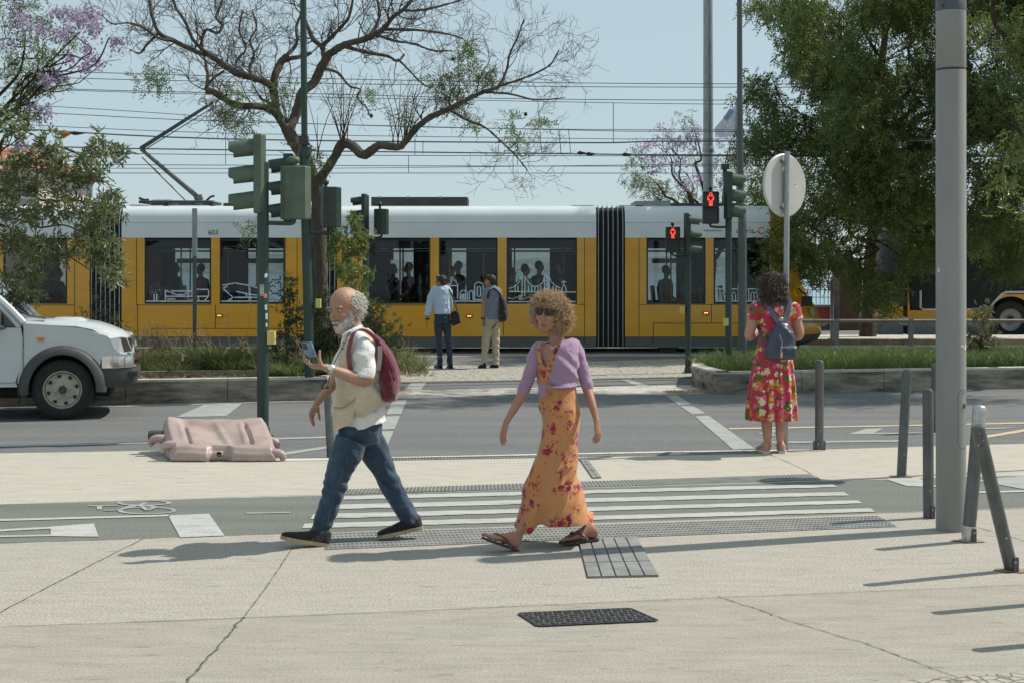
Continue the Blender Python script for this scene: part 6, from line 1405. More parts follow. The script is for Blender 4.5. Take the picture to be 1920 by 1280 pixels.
# bare gnarled tree on the island, its limbs drawn from the photo
dN = 22.6; kN = F / dN
bt = thing("tree", "gnarled almost leafless tree with twisting limbs rising from the weedy island", "tree", (W(604, 0, dN)[0], dN, IZ - .05))
def P3(px, py, dy=0): return pt(px, py, dN, dy)
LIMBS = [("t", [(606, 716, 0, 18), (603, 640, 0, 15.5), (602, 560, .0, 14), (600, 480, 0, 13.5), (598, 420, 0, 14), (597, 370, 0, 13.5), (593, 335, 0, 14)]),
 ("l", [(594, 345, 0, 11), (612, 322, -.1, 9), (630, 296, -.15, 8.5), (645, 272, -.2, 9.5), (663, 276, -.25, 8.5), (683, 293, -.3, 9), (697, 289, -.35, 8.5), (715, 277, -.4, 7.5), (740, 280, -.45, 7.5), (757, 279, -.5, 6.5), (775, 258, -.55, 6), (794, 240, -.6, 5.5), (815, 226, -.6, 5.5), (846, 212, -.6, 5), (874, 198, -.6, 4.2), (906, 182, -.6, 3.8), (936, 171, -.6, 3), (950, 140, -.5, 2.2), (956, 110, -.5, 1.8), (970, 81, -.5, 1.4), (982, 46, -.4, .9)]),
 ("l", [(936, 171, -.6, 2.6), (965, 164, -.7, 1.9), (1000, 152, -.8, 1.5), (1028, 136, -.8, 1.2), (1045, 110, -.8, .8)]),
 ("l", [(906, 182, -.6, 2.4), (950, 180, -.3, 1.8), (1000, 190, -.2, 1.4), (1030, 188, -.1, 1), (1060, 183, 0, .7)]),
 ("l", [(846, 214, -.6, 3), (882, 237, -.8, 2.2), (913, 251, -.9, 2), (942, 278, -1, 1.5), (966, 301, -1, 1.2), (988, 328, -1, .8)]),
 ("l", [(593, 340, 0, 13), (575, 308, .0, 12.5), (563, 285, .0, 12), (549, 262, 0, 12), (537, 240, 0, 12)]),
 ("l", [(540, 246, 0, 10), (524, 222, .1, 9), (516, 208, .1, 8.5), (511, 180, .2, 8), (508, 160, .2, 8), (513, 135, .2, 7.5), (521, 112, .3, 7), (532, 100, .3, 6)]),
 ("l", [(509, 166, .2, 7), (500, 155, .1, 6.5), (471, 145, .0, 6.5), (442, 136, -.1, 6.5), (421, 124, -.1, 6), (400, 108, -.2, 5.5), (386, 106, -.3, 4.5), (365, 98, -.3, 4.5), (336, 84, -.4, 4), (310, 70, -.4, 3.6), (300, 40, -.5, 3.2), (296, 14, -.5, 2.8), (290, -30, -.5, 2.4)]),
 ("l", [(521, 216, .1, 7), (503, 205, -.1, 6.5), (480, 203, -.3, 6.5), (464, 204, -.3, 6.5), (445, 200, -.4, 6.5), (428, 190, -.5, 6.2), (412, 180, -.5, 6), (399, 178, -.5, 6.5)]),
 ("l", [(400, 176, -.5, 3.2), (402, 150, -.5, 2.8), (396, 128, -.4, 2.4), (390, 108, -.3, 2)]), ("l", [(399, 172, -.5, 2.6), (420, 156, -.7, 2.2), (440, 146, -.8, 1.8)]),
 ("l", [(539, 246, .05, 10), (547, 222, .2, 9.5), (555, 198, .2, 9.5), (564, 170, .2, 9), (584, 150, .3, 8.5), (598, 122, .3, 9), (610, 98, .3, 8.5)]),
 ("l", [(610, 98, .3, 7.5), (630, 88, .2, 7), (648, 81, .1, 6.5), (683, 74, 0, 6), (705, 66, -.1, 5.5), (719, 57, -.1, 5), (740, 36, -.2, 4), (757, 24, -.2, 3.4), (775, 0, -.2, 3), (785, -40, -.2, 2.5)]),
 ("l", [(640, 84, .1, 4), (680, 92, .3, 3.6), (720, 96, .5, 3), (740, 104, .6, 2.4), (752, 90, .7, 1.8)]),
 ("l", [(604, 104, .3, 5.5), (597, 80, .4, 5), (582, 68, .4, 4.5), (572, 48, .5, 4), (560, 20, .5, 3.5), (556, -20, .5, 3)]),
 ("l", [(597, 80, .4, 4), (618, 60, .4, 3.6), (640, 40, .3, 3), (652, 20, .3, 2.6), (660, -20, .3, 2.2)]),
 ("l", [(521, 112, .3, 4.5), (535, 104, .4, 4.5), (560, 96, .5, 4), (575, 90, .5, 3.4)]), ("l", [(532, 100, .3, 4), (548, 70, .5, 3), (545, 40, .6, 2.6), (556, 0, .7, 2.2)]),
 ("l", [(386, 106, -.3, 3.4), (384, 80, -.2, 3), (392, 60, -.2, 2.6), (412, 66, -.2, 2.6), (420, 50, -.1, 2.6), (408, 36, -.1, 2.4), (414, 10, 0, 2.2), (424, -20, 0, 2)]),
 ("l", [(400, 108, -.2, 3.4), (380, 90, -.6, 3), (370, 60, -.8, 2.6), (355, 30, -1, 2.2), (350, -10, -1, 2)]),
 ("l", [(336, 84, -.4, 2.8), (316, 84, -.6, 2.4), (296, 70, -.8, 2), (270, 62, -.9, 1.6), (244, 66, -1, 1.1), (225, 50, -1, .8)]),
 ("l", [(310, 70, -.4, 2.4), (280, 90, -.2, 2), (262, 100, 0, 1.5), (240, 92, .1, 1.1)]),
 ("l", [(683, 74, 0, 3.6), (700, 50, .2, 3), (708, 20, .3, 2.6), (700, -20, .4, 2.2)]), ("l", [(757, 24, -.2, 2.6), (790, 26, -.3, 2.2), (830, 20, -.4, 1.8), (870, 10, -.5, 1.3), (905, -10, -.5, 1)]),
 ("l", [(719, 57, -.1, 3), (760, 62, -.3, 2.6), (800, 66, -.4, 2), (840, 74, -.5, 1.5), (870, 82, -.5, 1)]), ("l", [(705, 66, -.1, 2.8), (740, 84, -.4, 2.4), (780, 92, -.5, 2), (815, 106, -.6, 1.5), (850, 108, -.7, 1)]),
 ("l", [(598, 122, .3, 3), (625, 128, .5, 2.6), (645, 150, .7, 2), (665, 156, .8, 1.7), (660, 172, .8, 1.5), (676, 190, .9, 1.2), (682, 205, .9, .9)]), ("l", [(740, 100, .6, 2), (770, 130, .6, 1.7), (790, 150, .6, 1.4), (806, 156, .6, 1)]),
 ("l", [(471, 145, 0, 3), (465, 120, .2, 2.6), (470, 95, .3, 2.2), (460, 70, .4, 2), (470, 40, .5, 1.6), (462, 10, .5, 1.4)]), ("l", [(442, 136, -.1, 2.8), (440, 110, .2, 2.4), (452, 84, .4, 2), (440, 50, .4, 1.8), (446, 10, .4, 1.5)]),
 ("l", [(516, 208, .1, 2.6), (500, 190, .4, 2), (480, 178, .5, 1.6), (462, 150, .5, 1.2)])]
tw = MB(); seeds = []
for kind, ks_ in LIMBS:
    K_ = [P3(x, y, dy) for x, y, dy, r in ks_]; R_ = [r / kN for *_, r in ks_]; b = MB(); b.tube(K_, R_, 10 if kind == "t" else 9, 5)
    V = b.V[0]; V += rg.normal(0, .004 if kind == "l" else .007, V.shape) * 1.0
    b.build("trunk" if kind == "t" else "limb", M_BARKG, bt, 80)
    if kind == "l":
        S_ = catmull(np.column_stack([K_, R_]), 6)
        for i in range(3, len(S_)):
            if S_[i, 3] < 7.0 / kN: seeds.append((S_[i, :3], unit(S_[i, :3] - S_[i - 1, :3]), S_[i, 3]))
def twig(p, d, r, L, depth):
    n = 6; P = [p]; c = d.copy(); wob = rdirs(1)[0] * .5
    for i in range(n):
        c = unit(c + rdirs(1)[0] * .34 + wob * .16 * math.sin(i * 1.4) + np.array([0, -.03, .06])); P.append(P[-1] + c * L / n)
    tw.tube(P, np.linspace(r, max(.0022, r * .4), n + 1), 4 if depth else 5, 1 if depth > 1 else 2, False)
    if depth < 3:
        for _ in range((3, 3, 2)[depth]):
            i = 1 + int(rg.random() * n); i = min(i, n); v = unit(P[i] - P[i - 1]); s_ = unit(np.cross(v, rdirs(1)[0])); twig(P[i], unit(v * .7 + s_ * .8), max(.0024, r * .58), L * (.5 + .3 * rg.random()), depth + 1)
for p, d, r in seeds:
    if rg.random() < .29:
        s_ = unit(np.cross(d, rdirs(1)[0])); twig(p, unit(d * .5 + s_ * .9 + [0, 0, .15]), max(.0045, min(.012, r * .4)), .40 + .35 * rg.random(), 0)
tw.build("twigs", M_BARKG, bt, 0, False) if False else tw.build("crown", M_BARKG, bt, 0, False)
sh = MB()
for px, py, n in ((645, 268, 9), (650, 272, 4), (745, 274, 5), (758, 276, 8), (600, 300, 3), (545, 235, 4)):
    for _ in range(n):
        a = rg.uniform(-.7, .7); L = rg.uniform(.5, 1.25); p = P3(px + rg.normal(0, 4), py, -.3); sh.tube([p, p + [a * .25 * L, rg.normal(0, .05), .5 * L], p + [a * .62 * L, rg.normal(0, .1), L]], [.008, .006, .003], 4, 3, False)
sh.build("shoot", M_BARK, bt)
fe = MB(); fb = [(450, 225, 16), (435, 220, 12), (470, 240, 14), (455, 190, 14), (545, 180, 16), (530, 195, 10), (820, 165, 20), (845, 150, 22), (870, 140, 22), (890, 118, 16), (880, 105, 10), (860, 180, 16), (850, 205, 14), (900, 150, 14), (920, 152, 10), (835, 185, 14), (600, 300, 14), (590, 312, 12), (575, 295, 10), (885, 235, 8), (960, 265, 8), (1010, 240, 6), (960, 235, 8), (765, 225, 8), (690, 190, 6), (300, 135, 10), (275, 150, 8), (320, 165, 8), (480, 432, 5)]
sprays(fe, blob_points([(x, y, r, -.5 + rg.normal(0, .2)) for x, y, r in fb], dN, 13, .2, .2, .07), 9, .20, .06, .018, .2, .25); fe.build("foliage", M_FERN, bt, 0, False, True)
for px, py in ((852, 120), (702, 224), (985, 221)):
    MB().ell(P3(px if px < 1000 else px - 60, py, -.5), (.03, .03, .035), n=8, m=6).build("seed_pod", M_BARK, bt)

# weeds, grass and shrubs on the islands
M_GRASS = leafmat("grass_green", (.052, .092, .02), (.125, .18, .048), .42, .5)
M_TUFT = leafmat("tuft_green", (.055, .085, .024), (.16, .19, .065), .38, .55)
M_GRASSY = leafmat("grass_dry", (.12, .14, .05), (.30, .25, .12), .35, .6)
M_SHRUB = leafmat("shrub_leaf", (.025, .042, .014), (.085, .11, .045), .25, .45)
M_STRAW = leafmat("straw", (.30, .20, .12), (.52, .40, .28), .35, .7)
def blades(mb, xy, z, h, w, lean=.4, var=None):
    n = len(xy); base = np.column_stack([xy, np.full(n, z)]); d = rg.normal(0, lean, (n, 3)); d[:, 2] = 1; d /= np.linalg.norm(d, axis=1)[:, None]; h = np.broadcast_to(h, (n,))[:, None]
    s = np.cross(d, rdirs(n)); s /= np.linalg.norm(s, axis=1)[:, None]; s *= w / 2; bend = rg.normal(0, .3, (n, 3)) * [1, 1, 0] * h; m = base + d * h * .55; t_ = base + d * h + bend - [0, 0, 1] * np.linalg.norm(bend, axis=1)[:, None] * .4
    V = np.stack([base - s, base + s, m + s * .8 + bend * .3, m - s * .8 + bend * .3, t_], 1); i = np.arange(n)[:, None] * 5
    mb.add(V.reshape(-1, 3), q=i + [0, 1, 2, 3], t=i + [3, 2, 4], var=np.repeat(rg.random(n) if var is None else var, 5))
def strip_xy(p0, u, nv, n, u0, u1, v0, v1): a = rg.uniform(u0, u1, n)[:, None]; b = rg.uniform(v0, v1, n)[:, None]; return p0 + u * a + nv * b
mb = MB(); xy = strip_xy(pR0, uR, nR, 42000, -.5, 16, .3, 3.8); e0, e1 = np.array(RI[4]), np.array(RI[3]); ed = e1 - e0; xy = xy[(xy - e0) @ np.array([ed[1], -ed[0]]) / np.linalg.norm(ed) > .25]; e0, e1 = np.array(RI[5]), np.array(RI[0]); ed = e1 - e0; xy = xy[(xy - e0) @ np.array([-ed[1], ed[0]]) / np.linalg.norm(ed) > .25]; blades(mb, xy, IZ - .06, rg.uniform(.12, .34, len(xy)), .011); mb.build("grass", M_GRASS, None, 0, False, True, kind='stuff')
mb = MB(); xy = strip_xy(pL0, uL, nL, 19000, -12, 4.3, .9, 4.0); blades(mb, xy, IZ - .06, rg.uniform(.1, .42, len(xy)) * (.6 + .5 * (nz(np.column_stack([xy, xy[:, 0] * 0]), 1.6) + 1) / 1.3), .012, .55); mb.build("grass", M_TUFT, None, 0, False, True, kind='stuff')
mb = MB(); xy = strip_xy(pL0, uL, nL, 15000, -12, 4.3, 1.3, 4.1); blades(mb, xy, IZ - .06, rg.uniform(.2, .55, len(xy)), .010, .5); mb.build("dry_grass", M_GRASSY, None, 0, False, True, kind='stuff')
mb = MB(); xy = strip_xy(pL0, uL, nL, 2600, -12, 4.3, .25, 1.7); n = len(xy); dd = rdirs(n); dd[:, 2] = abs(dd[:, 2]) * .25; dd /= np.linalg.norm(dd, axis=1)[:, None]
leafquads(mb, np.column_stack([xy, np.full(n, IZ - .035)]), dd, rdirs(n, 1.5), .12, .018, rg.random(n)); mb.build("dry_leaf_litter", M_STRAW, None, 0, False, True, kind='stuff')
mb = MB(); xy = strip_xy(np.array(G(1297, 735, -.03)[:2]), uR, nR, 900, -.4, .9, -.22, .25); n = len(xy); dd = rdirs(n); dd[:, 2] = abs(dd[:, 2]) * .3; leafquads(mb, np.column_stack([xy, np.full(n, -.02)]), dd / np.linalg.norm(dd, axis=1)[:, None], rdirs(n, 1.5), .05, .018, rg.random(n)); mb.build("dry_leaf_litter", M_STRAW, None, 0, False, True, kind='stuff')
def tuft(px, py, d, h, n, lab, m=M_GRASS, w=.014, stalk=0):
    c = pt(px, py, d); c[2] = IZ - .05; o = thing("grass_tuft", lab, "grass tuft", c, "weed tufts on the left island"); mb = MB()
    a = rg.uniform(0, 6.28, n); r = .22 * rg.random(n) ** .7; xy = c[:2] + np.column_stack([np.cos(a) * r, np.sin(a) * r]); hh = h * rg.uniform(.55, 1.05, n)
    d3_ = np.column_stack([np.cos(a) * (.25 + r * 2.2), np.sin(a) * (.25 + r * 2.2), np.ones(n)]); d3_ /= np.linalg.norm(d3_, axis=1)[:, None]; base = np.column_stack([xy, np.full(n, IZ - .06)])
    s = np.cross(d3_, [0, 0, 1]) + rg.normal(0, .3, (n, 3)); s /= np.linalg.norm(s, axis=1)[:, None]; s *= w / 2; out = np.column_stack([np.cos(a), np.sin(a), -.55 * np.ones(n)]) * hh[:, None] * .4
    P = [base + d3_ * hh[:, None] * f + out * f * f for f in (0, .35, .7, 1.0)]; V = np.stack([P[0] - s, P[0] + s, P[1] + s, P[1] - s, P[2] + s * .7, P[2] - s * .7, P[3]], 1); i = np.arange(n)[:, None] * 7
    mb.add(V.reshape(-1, 3), q=np.concatenate([i + [0, 1, 2, 3], i + [3, 2, 4, 5]]), t=i + [5, 4, 6], var=np.repeat(rg.random(n), 7)); mb.build("foliage", m, o, 0, False, True)
    if stalk:
        mb = MB()
        for _ in range(stalk):
            p = c + [rg.normal(0, .28), rg.normal(0, .3), 0]; t_ = p + [rg.normal(0, .14), rg.normal(0, .1), h * rg.uniform(.9, 1.5)]; mb.tube([p, (p + t_) / 2 + rg.normal(0, .03, 3), t_], [.004, .003, .002], 4, 2, False, var=.4)
            nn = 16; q_ = p + (t_ - p) * rg.uniform(.72, 1.03, nn)[:, None] + rg.normal(0, .012, (nn, 3)); leafquads(mb, q_, rdirs(nn, .8), rdirs(nn), .045, .013, rg.random(nn))
        mb.build("dry_foliage", M_STRAW, o, 0, False, True)
TU = [(270, 680, 21.2, .55, 420, "grass tuft closest to the truck bumper, with many pale seed heads", M_TUFT, 16), (305, 672, 22.0, .5, 300, "reddish seeding tuft next to the truck-side tuft", M_GRASSY, 16), (350, 676, 21.6, .5, 350, "seeding tuft hard against the thin sign post", M_TUFT, 15), (405, 672, 21.4, .72, 700, "tall arching bright green tuft between the sign post and the kerbside signal", M_TUFT, 2), (440, 682, 21.0, .5, 360, "low green tuft under the tall arching one", M_TUFT, 5), (530, 690, 20.6, .42, 320, "green tuft between the two thick signal poles", M_TUFT, 4), (555, 696, 20.4, .35, 260, "small tuft at the foot of the tall mast", M_TUFT, 1), (325, 690, 20.8, .36, 300, "low tuft in front of the seeding ones", M_TUFT, 2), (690, 690, 21.6, .5, 300, "green tuft under the round bush", M_TUFT, 2), (200, 690, 21.4, .5, 350, "dark tuft half behind the truck", M_TUFT, 6), (620, 690, 20.8, .55, 380, "weed tuft behind the bald man's phone hand", M_TUFT, 3)]
for px, py, d, h, n, lab, m, st in TU: tuft(px, py, d, h, n, lab, m, .014, st)
def shrub(px, py, d, blobs, lab, m, ls=.1, per=150, stems=(), name="shrub", grp="shrubs on the islands", var=None, nl=7, wf=.3):
    c = pt(px, py, d); c[2] = IZ - .05; o = thing(name, lab, "shrub" if name == "shrub" else "sapling", c, grp)
    for (qx, qy) in stems:
        e = pt(qx, qy, d, rg.normal(0, .08)); MB().tube(wander(c, e, 6, .03), np.linspace(.014, .004, 6), 5, 3).build("stem", M_BARK, o)
    mb = MB(); sprays(mb, blob_points([(x, y, r, rg.normal(0, .18)) for x, y, r in blobs], d, per, .2, .15, .055 if name == 'sapling' else .09), nl, ls, ls * .62, ls * wf, .1); mb.build("foliage", m, o, 0, False, True); return o
M_BRIGHT = leafmat("sapling_leaf", (.07, .11, .022), (.20, .25, .075), .4, .4)
shrub(685, 690, 22.0, [(655, 425, 12), (668, 440, 14), (650, 450, 12), (640, 468, 12), (672, 470, 14), (655, 485, 12), (640, 490, 9), (680, 455, 9), (645, 508, 12), (668, 510, 12), (690, 512, 9), (655, 525, 10), (680, 545, 11), (670, 560, 12), (688, 575, 11), (685, 600, 12), (660, 410, 7), (630, 440, 8), (625, 470, 7)], "slender sapling with bright sunlit leaves beside the bare tree trunk", M_BRIGHT, .085, 60, [(660, 410), (650, 460), (672, 500), (690, 510)], "sapling", "saplings on the weedy island", wf=.34)
shrub(690, 700, 21.3, [(640, 600, 22), (665, 620, 24), (690, 610, 22), (710, 620, 22), (725, 640, 18), (735, 660, 14), (700, 650, 24), (670, 655, 26), (640, 650, 26), (720, 670, 18), (620, 640, 22), (610, 670, 22), (690, 580, 14), (705, 585, 12), (735, 625, 10), (655, 560, 10)], "round grey green bush behind the bald man's shoulder", M_SHRUB, .085, 330, [(690, 580), (640, 600), (730, 640), (610, 640)], wf=.24)
shrub(600, 700, 21.6, [(600, 590, 18), (615, 610, 18), (595, 630, 20), (610, 560, 12), (590, 660, 20), (560, 650, 18), (540, 665, 16), (520, 668, 14)], "dark bush between the tall mast and the man's face", M_SHRUB, .09, 300, [(605, 570), (595, 600)], wf=.3)
shrub(545, 690, 21.8, [(540, 525, 7), (536, 545, 8), (548, 555, 8), (535, 570, 9), (550, 580, 8), (540, 595, 9), (552, 600, 7), (530, 610, 9), (545, 625, 10), (520, 630, 10)], "thin dark upright weed standing between the two thick signal poles", M_SHRUB, .07, 190, [(540, 520), (550, 560), (530, 600)], "sapling", "saplings on the weedy island")
shrub(205, 690, 21.8, [(185, 570, 10), (195, 585, 12), (175, 590, 9), (200, 605, 12), (215, 600, 8), (190, 620, 12), (210, 625, 14), (225, 640, 14), (230, 620, 8), (182, 550, 6), (205, 645, 16)], "dark feathery shrub before the tram bellows, above the truck bonnet", M_SHRUB, .06, 190, [(180, 548), (200, 580), (215, 600), (180, 590)], wf=.15, nl=9)
shrub(1840, 668, 25.0, [(1840, 640, 18), (1825, 620, 14), (1855, 625, 14), (1840, 600, 12), (1830, 655, 18), (1858, 650, 16), (1848, 585, 8), (1820, 645, 12), (1860, 668, 14), (1832, 670, 16)], "scraggly shrub in the grass bed beyond the thick column", leafmat("shrub_olive", (.05, .06, .03), (.18, .17, .09), .3, .5), .1, 170, [(1840, 590), (1825, 620), (1858, 620)])
# ---------------------------------------------------------------- passengers in the tram
PASS = [(330, 503, 33.42, 1, "tram passenger behind the first window drawing with a tree, seen as a dark shape", M_HDARK, (.05, .05, .055)), (375, 505, 32.9, -1, "tram passenger near the thin sign post's window", M_HBLK, (.06, .05, .05)),
        (85, 508, 32.3, 1, "tram passenger at the window above the truck", M_HBLK, (.06, .06, .07)), (110, 512, 33.0, 1, "second tram passenger above the truck, beside the pillar", M_HBRN, (.05, .05, .05)), (738, 505, 33.42, 1, "tram passenger by the notice sticker window", M_HBLK, (.03, .03, .035)), (765, 503, 32.2, -1, "dark haired tram passenger between the sticker and the pillar", M_HDARK, (.025, .03, .03)),
        (858, 500, 33.42, -1, "standing tram passenger in grey above the palace drawing", M_HGREY, (.16, .17, .18)), (845, 508, 32.6, 1, "tram passenger above the church drawing", M_HDARK, (.2, .2, .19)), (1012, 500, 32.4, 1, "tram passenger with long black hair beside the yellow vest man", M_HBLK, (.02, .02, .022)),
        (1050, 500, 32.2, -1, "tram passenger in black at the bridge tower drawing", M_HBLK, (.02, .02, .02)), (960, 512, 32.3, 1, "tram passenger half hidden by the pillar before the bridge drawing", M_HBLK, (.03, .03, .03)), (1250, 508, 33.42, 1, "tram passenger behind the small red signal's window", M_HDARK, (.3, .3, .3)), (1292, 512, 32.7, 1, "tram passenger behind the shorter signal post", M_HBRN, (.3, .29, .28))]
for i, (px, py, y, f, lab, hr, c_) in enumerate(PASS): passenger(px, py, y, f, cloth("passenger_cloth_%d" % i, c_, bs=50), hr, lab, seated=(px not in (858, 1050)))
vm = passenger(986, 506, 31.86, 1, mat("hi_vis_yellow", (.72, .92, .06), .6), M_HDARK, "tram passenger in a bright yellow safety vest", seated=False)

# ---------------------------------------------------------------- bald bearded man with phone
DM = 9.36; KM = F / DM
man = thing("person", "bald white bearded man in beige vest and jeans striding with a phone, maroon backpack on", "person", (W(665, 1012, DM)[0], DM, 0), "pedestrians")
def L_(b, keys, n=12, m=5, caps=True): return limb(b, keys, DM, n, m, caps)
hc = pt(646, 578, DM, .0); hf = unit([-.64, -.72, -.27]); hup = unit([-.2, -.15, 1.0]); HS = 1.12
b = MB(); A, hfr, hmat = head_pieces(b, hc, hf, HS, hup, 1.0, 1.05)
b.ell(A(-.035, 0, .03), (HS * .082, HS * .075, HS * .084), hmat, 18, 12)
L_(b, [(652, 596, .02, 17), (661, 612, .02, 17), (669, 630, .02, 20), (676, 650, .02, 22)], 14)
b.tubegrid(sil([(652, 628, 690, 624, .10, 0), (645, 645, 704, 640, .165, 0), (642, 680, 710, 676, .175, 0), (640, 720, 712, 716, .165, 0), (638, 760, 714, 756, .16, 0), (642, 800, 710, 795, .135, 0), (644, 826, 706, 822, .12, 0)], DM, 24, 3))
# near arm with the phone, far arm swinging ahead
AR = [(686, 640, -.15, 15), (690, 668, -.19, 15.5), (693, 700, -.20, 14), (686, 706, -.22, 13), (660, 697, -.27, 11.5), (638, 688, -.31, 9), (628, 684, -.32, 7.6), (621, 682, -.33, 7.8)]
L_(b, AR); L_(b, [(660, 646, .15, 14), (640, 680, .19, 13), (622, 716, .20, 11.5), (606, 738, .16, 9.5), (594, 752, .13, 7.2), (589, 758, .12, 7.4)])
hw_ = pt(623, 682, DM, -.33); hand(b, hw_, [-.98, -.06, .12], [.08, .30, .95], 1, 1.08, .6, .10, .35, (.50, .55, .62, .70), 1.1)
hand(b, pt(590, 757, DM, .12), [-.42, -.10, -.9], [.8, -.35, -.3], 1, 1.02, .38, .10, .55)
# legs inside the jeans, feet inside the shoes
FL = [(664, 822, -.06, 18), (651, 852, -.09, 17), (636, 893, -.11, 14), (624, 935, -.11, 12), (609, 978, -.11, 10), (600, 1000, -.11, 10)]
BL_ = [(684, 820, .06, 18), (698, 850, .09, 16), (717, 888, .11, 14), (738, 930, .11, 12), (762, 975, .10, 10), (772, 990, .10, 10)]
L_(b, FL); L_(b, BL_)
b.remesh("body", M_SKIN_R, man, .0055, 3, lambda V, N: face_push(hc, hfr, HS, V))
face_parts(man, A, hmat, HS, lipm=mat("lips_pale", (.34, .15, .12), .5))
for s in (-1, 1):
    mb = MB(); mb.ell(A(.0765, s * .0335, .0088), (HS * .0125, HS * .018, HS * .0078), hmat); mb.build("eyelid", M_SKIN_R, man)
def on_head(n, test, r=(.102, .082, .094), c=(-.014, 0, .03)):
    """Random points on the scalp (head frame, unit scale) passing a test."""
    out = []; nr = []
    while len(out) < n:
        v = rg.normal(size=3); v /= np.linalg.norm(v); p = np.array(c) + v * r
        if test(p): out.append(A(*p)); q_ = v / np.array(r); nr.append(unit(hfr[0] * q_[0] + hfr[1] * q_[1] + hfr[2] * q_[2]))
    return out, nr
M_HW = hairmat("hair_silver", (.30, .285, .255), (.62, .60, .55)); M_BRD = hairmat("beard_white", (.42, .385, .335), (.70, .67, .61))
hb = MB(); hb.ell(A(-.052, 0, .006), (HS * .064, HS * .079, HS * .07), hmat); hb.ell(A(-.06, 0, -.035), (HS * .05, HS * .066, HS * .052), hmat)
for s in (-1, 1): hb.ell(A(-.03, s * .066, .028), (HS * .034, HS * .018, HS * .042), hmat)
hair = hb.remesh("hair", M_HGREY, man, .008, 3, lambda V, N: V + N * (.004 * nz(V, 120))[:, None])
P_, D_ = on_head(620, lambda p: p[0] < .012 and -.06 < p[2] < .080 - max(0, p[0] + .06) * .25 and (p[2] < .07 or p[0] < -.05) and not (p[0] > -.03 and abs(p[1]) < .05))
hb = MB(); strands(hb, P_, [d * .35 - hfr[2] * .75 - hfr[0] * .55 for d in D_], .052, .0021, rg, .003, 1.0, 6, .006, 4); hb.build("hair_strands", M_HW, hair, 0, False, True)
bb = MB(); bb.ell(A(.050, 0, -.090), (HS * .050, HS * .050, HS * .044), hmat); bb.ell(A(.075, 0, -.108), (HS * .026, HS * .031, HS * .026), hmat)
for s in (-1, 1):
    bb.ell(A(.034, s * .046, -.070), (HS * .036, HS * .018, HS * .038), hmat); bb.ell(A(.014, s * .062, -.042), (HS * .016, HS * .012, HS * .038), hmat); bb.ell(A(.0945, s * .016, -.0605), (HS * .010, HS * .019, HS * .0075), hmat)
beard = bb.remesh("beard", mat("beard_base", (.58, .54, .48), .8, var=.3, vs=40, bump=.5, bs=220), man, .005, 2, lambda V, N: V + N * (.0035 * nz(V, 160))[:, None])
pb = []; db = []
while len(pb) < 900:
    s = rg.choice((-1, 1)); t = rg.random(); y_ = s * (.004 + .062 * rg.random())
    x_ = .092 - abs(y_) * 1.15 + rg.normal(0, .006); z_ = -.075 - .045 * rg.random() + abs(y_) * .55 * rg.random() * 1.6
    if abs(y_) < .024 and -.088 < z_ < -.068: continue
    pb.append(A(x_, y_, z_)); db.append(hfr[0] * .45 - hfr[2] * .9 + hfr[1] * s * .5 + rg.normal(0, .25, 3))
mb = MB(); strands(mb, pb, db, .020, .0014, rg, .0015, .8, 4, 0, 4); mb.build("beard_strands", M_BRD, beard, 0, False, True)
mb = MB()
for s in (-1, 1):
    pe = [A(.084 - .010 * abs(t - .3), s * (.014 + .038 * t), .0235 + .006 * math.sin(t * 3.0)) for t in rg.random(60)]
    strands(mb, pe, [hfr[0] * .4 + hfr[1] * s + hfr[2] * .35 for _ in pe], .014, .0012, rg, 0, 0, 3)
mb.build("eyebrow", M_HW, man, 0, False, True)
# white shirt, near sleeve with creases
M_SHIRT = cloth("shirt_white", (.70, .69, .66), .06, 300); M_VEST = cloth("vest_beige", (.57, .475, .35), .14, 340, col2=(.47, .385, .275)); M_DENIM = cloth("denim", (.040, .068, .105), .5, 520, col2=(.014, .026, .046), vs=7, bump=.3)
def folds(amp, fx, fz, ph=0, diag=1.0, nzs=9.0):
    return lambda V, N: V + N * (amp * (np.sin(V[:, 0] * fx + V[:, 2] * fz * diag + 2.2 * nz(V, nzs, ph)) * .6 + nz(V, nzs * 2.3, ph + 3) * .6))[:, None]
b = MB(); b.tubegrid(sil([(650, 622, 684, 616, .085, 0), (642, 634, 700, 626, .155, .0), (638, 655, 711, 648, .19, 0), (636, 700, 716, 694, .192, 0), (636, 750, 718, 742, .185, 0), (635, 790, 721, 770, .18, 0), (637, 811, 726, 789, .178, 0)], DM, 40, 5))
L_(b, [(672, 634, -.10, 17), (685, 648, -.16, 20), (688, 668, -.19, 20.5), (689, 690, -.205, 19.5), (687, 703, -.215, 19.5)], 18)
L_(b, [(662, 640, .10, 17), (644, 668, .17, 19), (630, 700, .19, 18)], 16)
b.remesh("shirt", M_SHIRT, man, .0075, 3, lambda V, N: folds(.010, 18, 45, 1, -1.0, 7)(V, N))
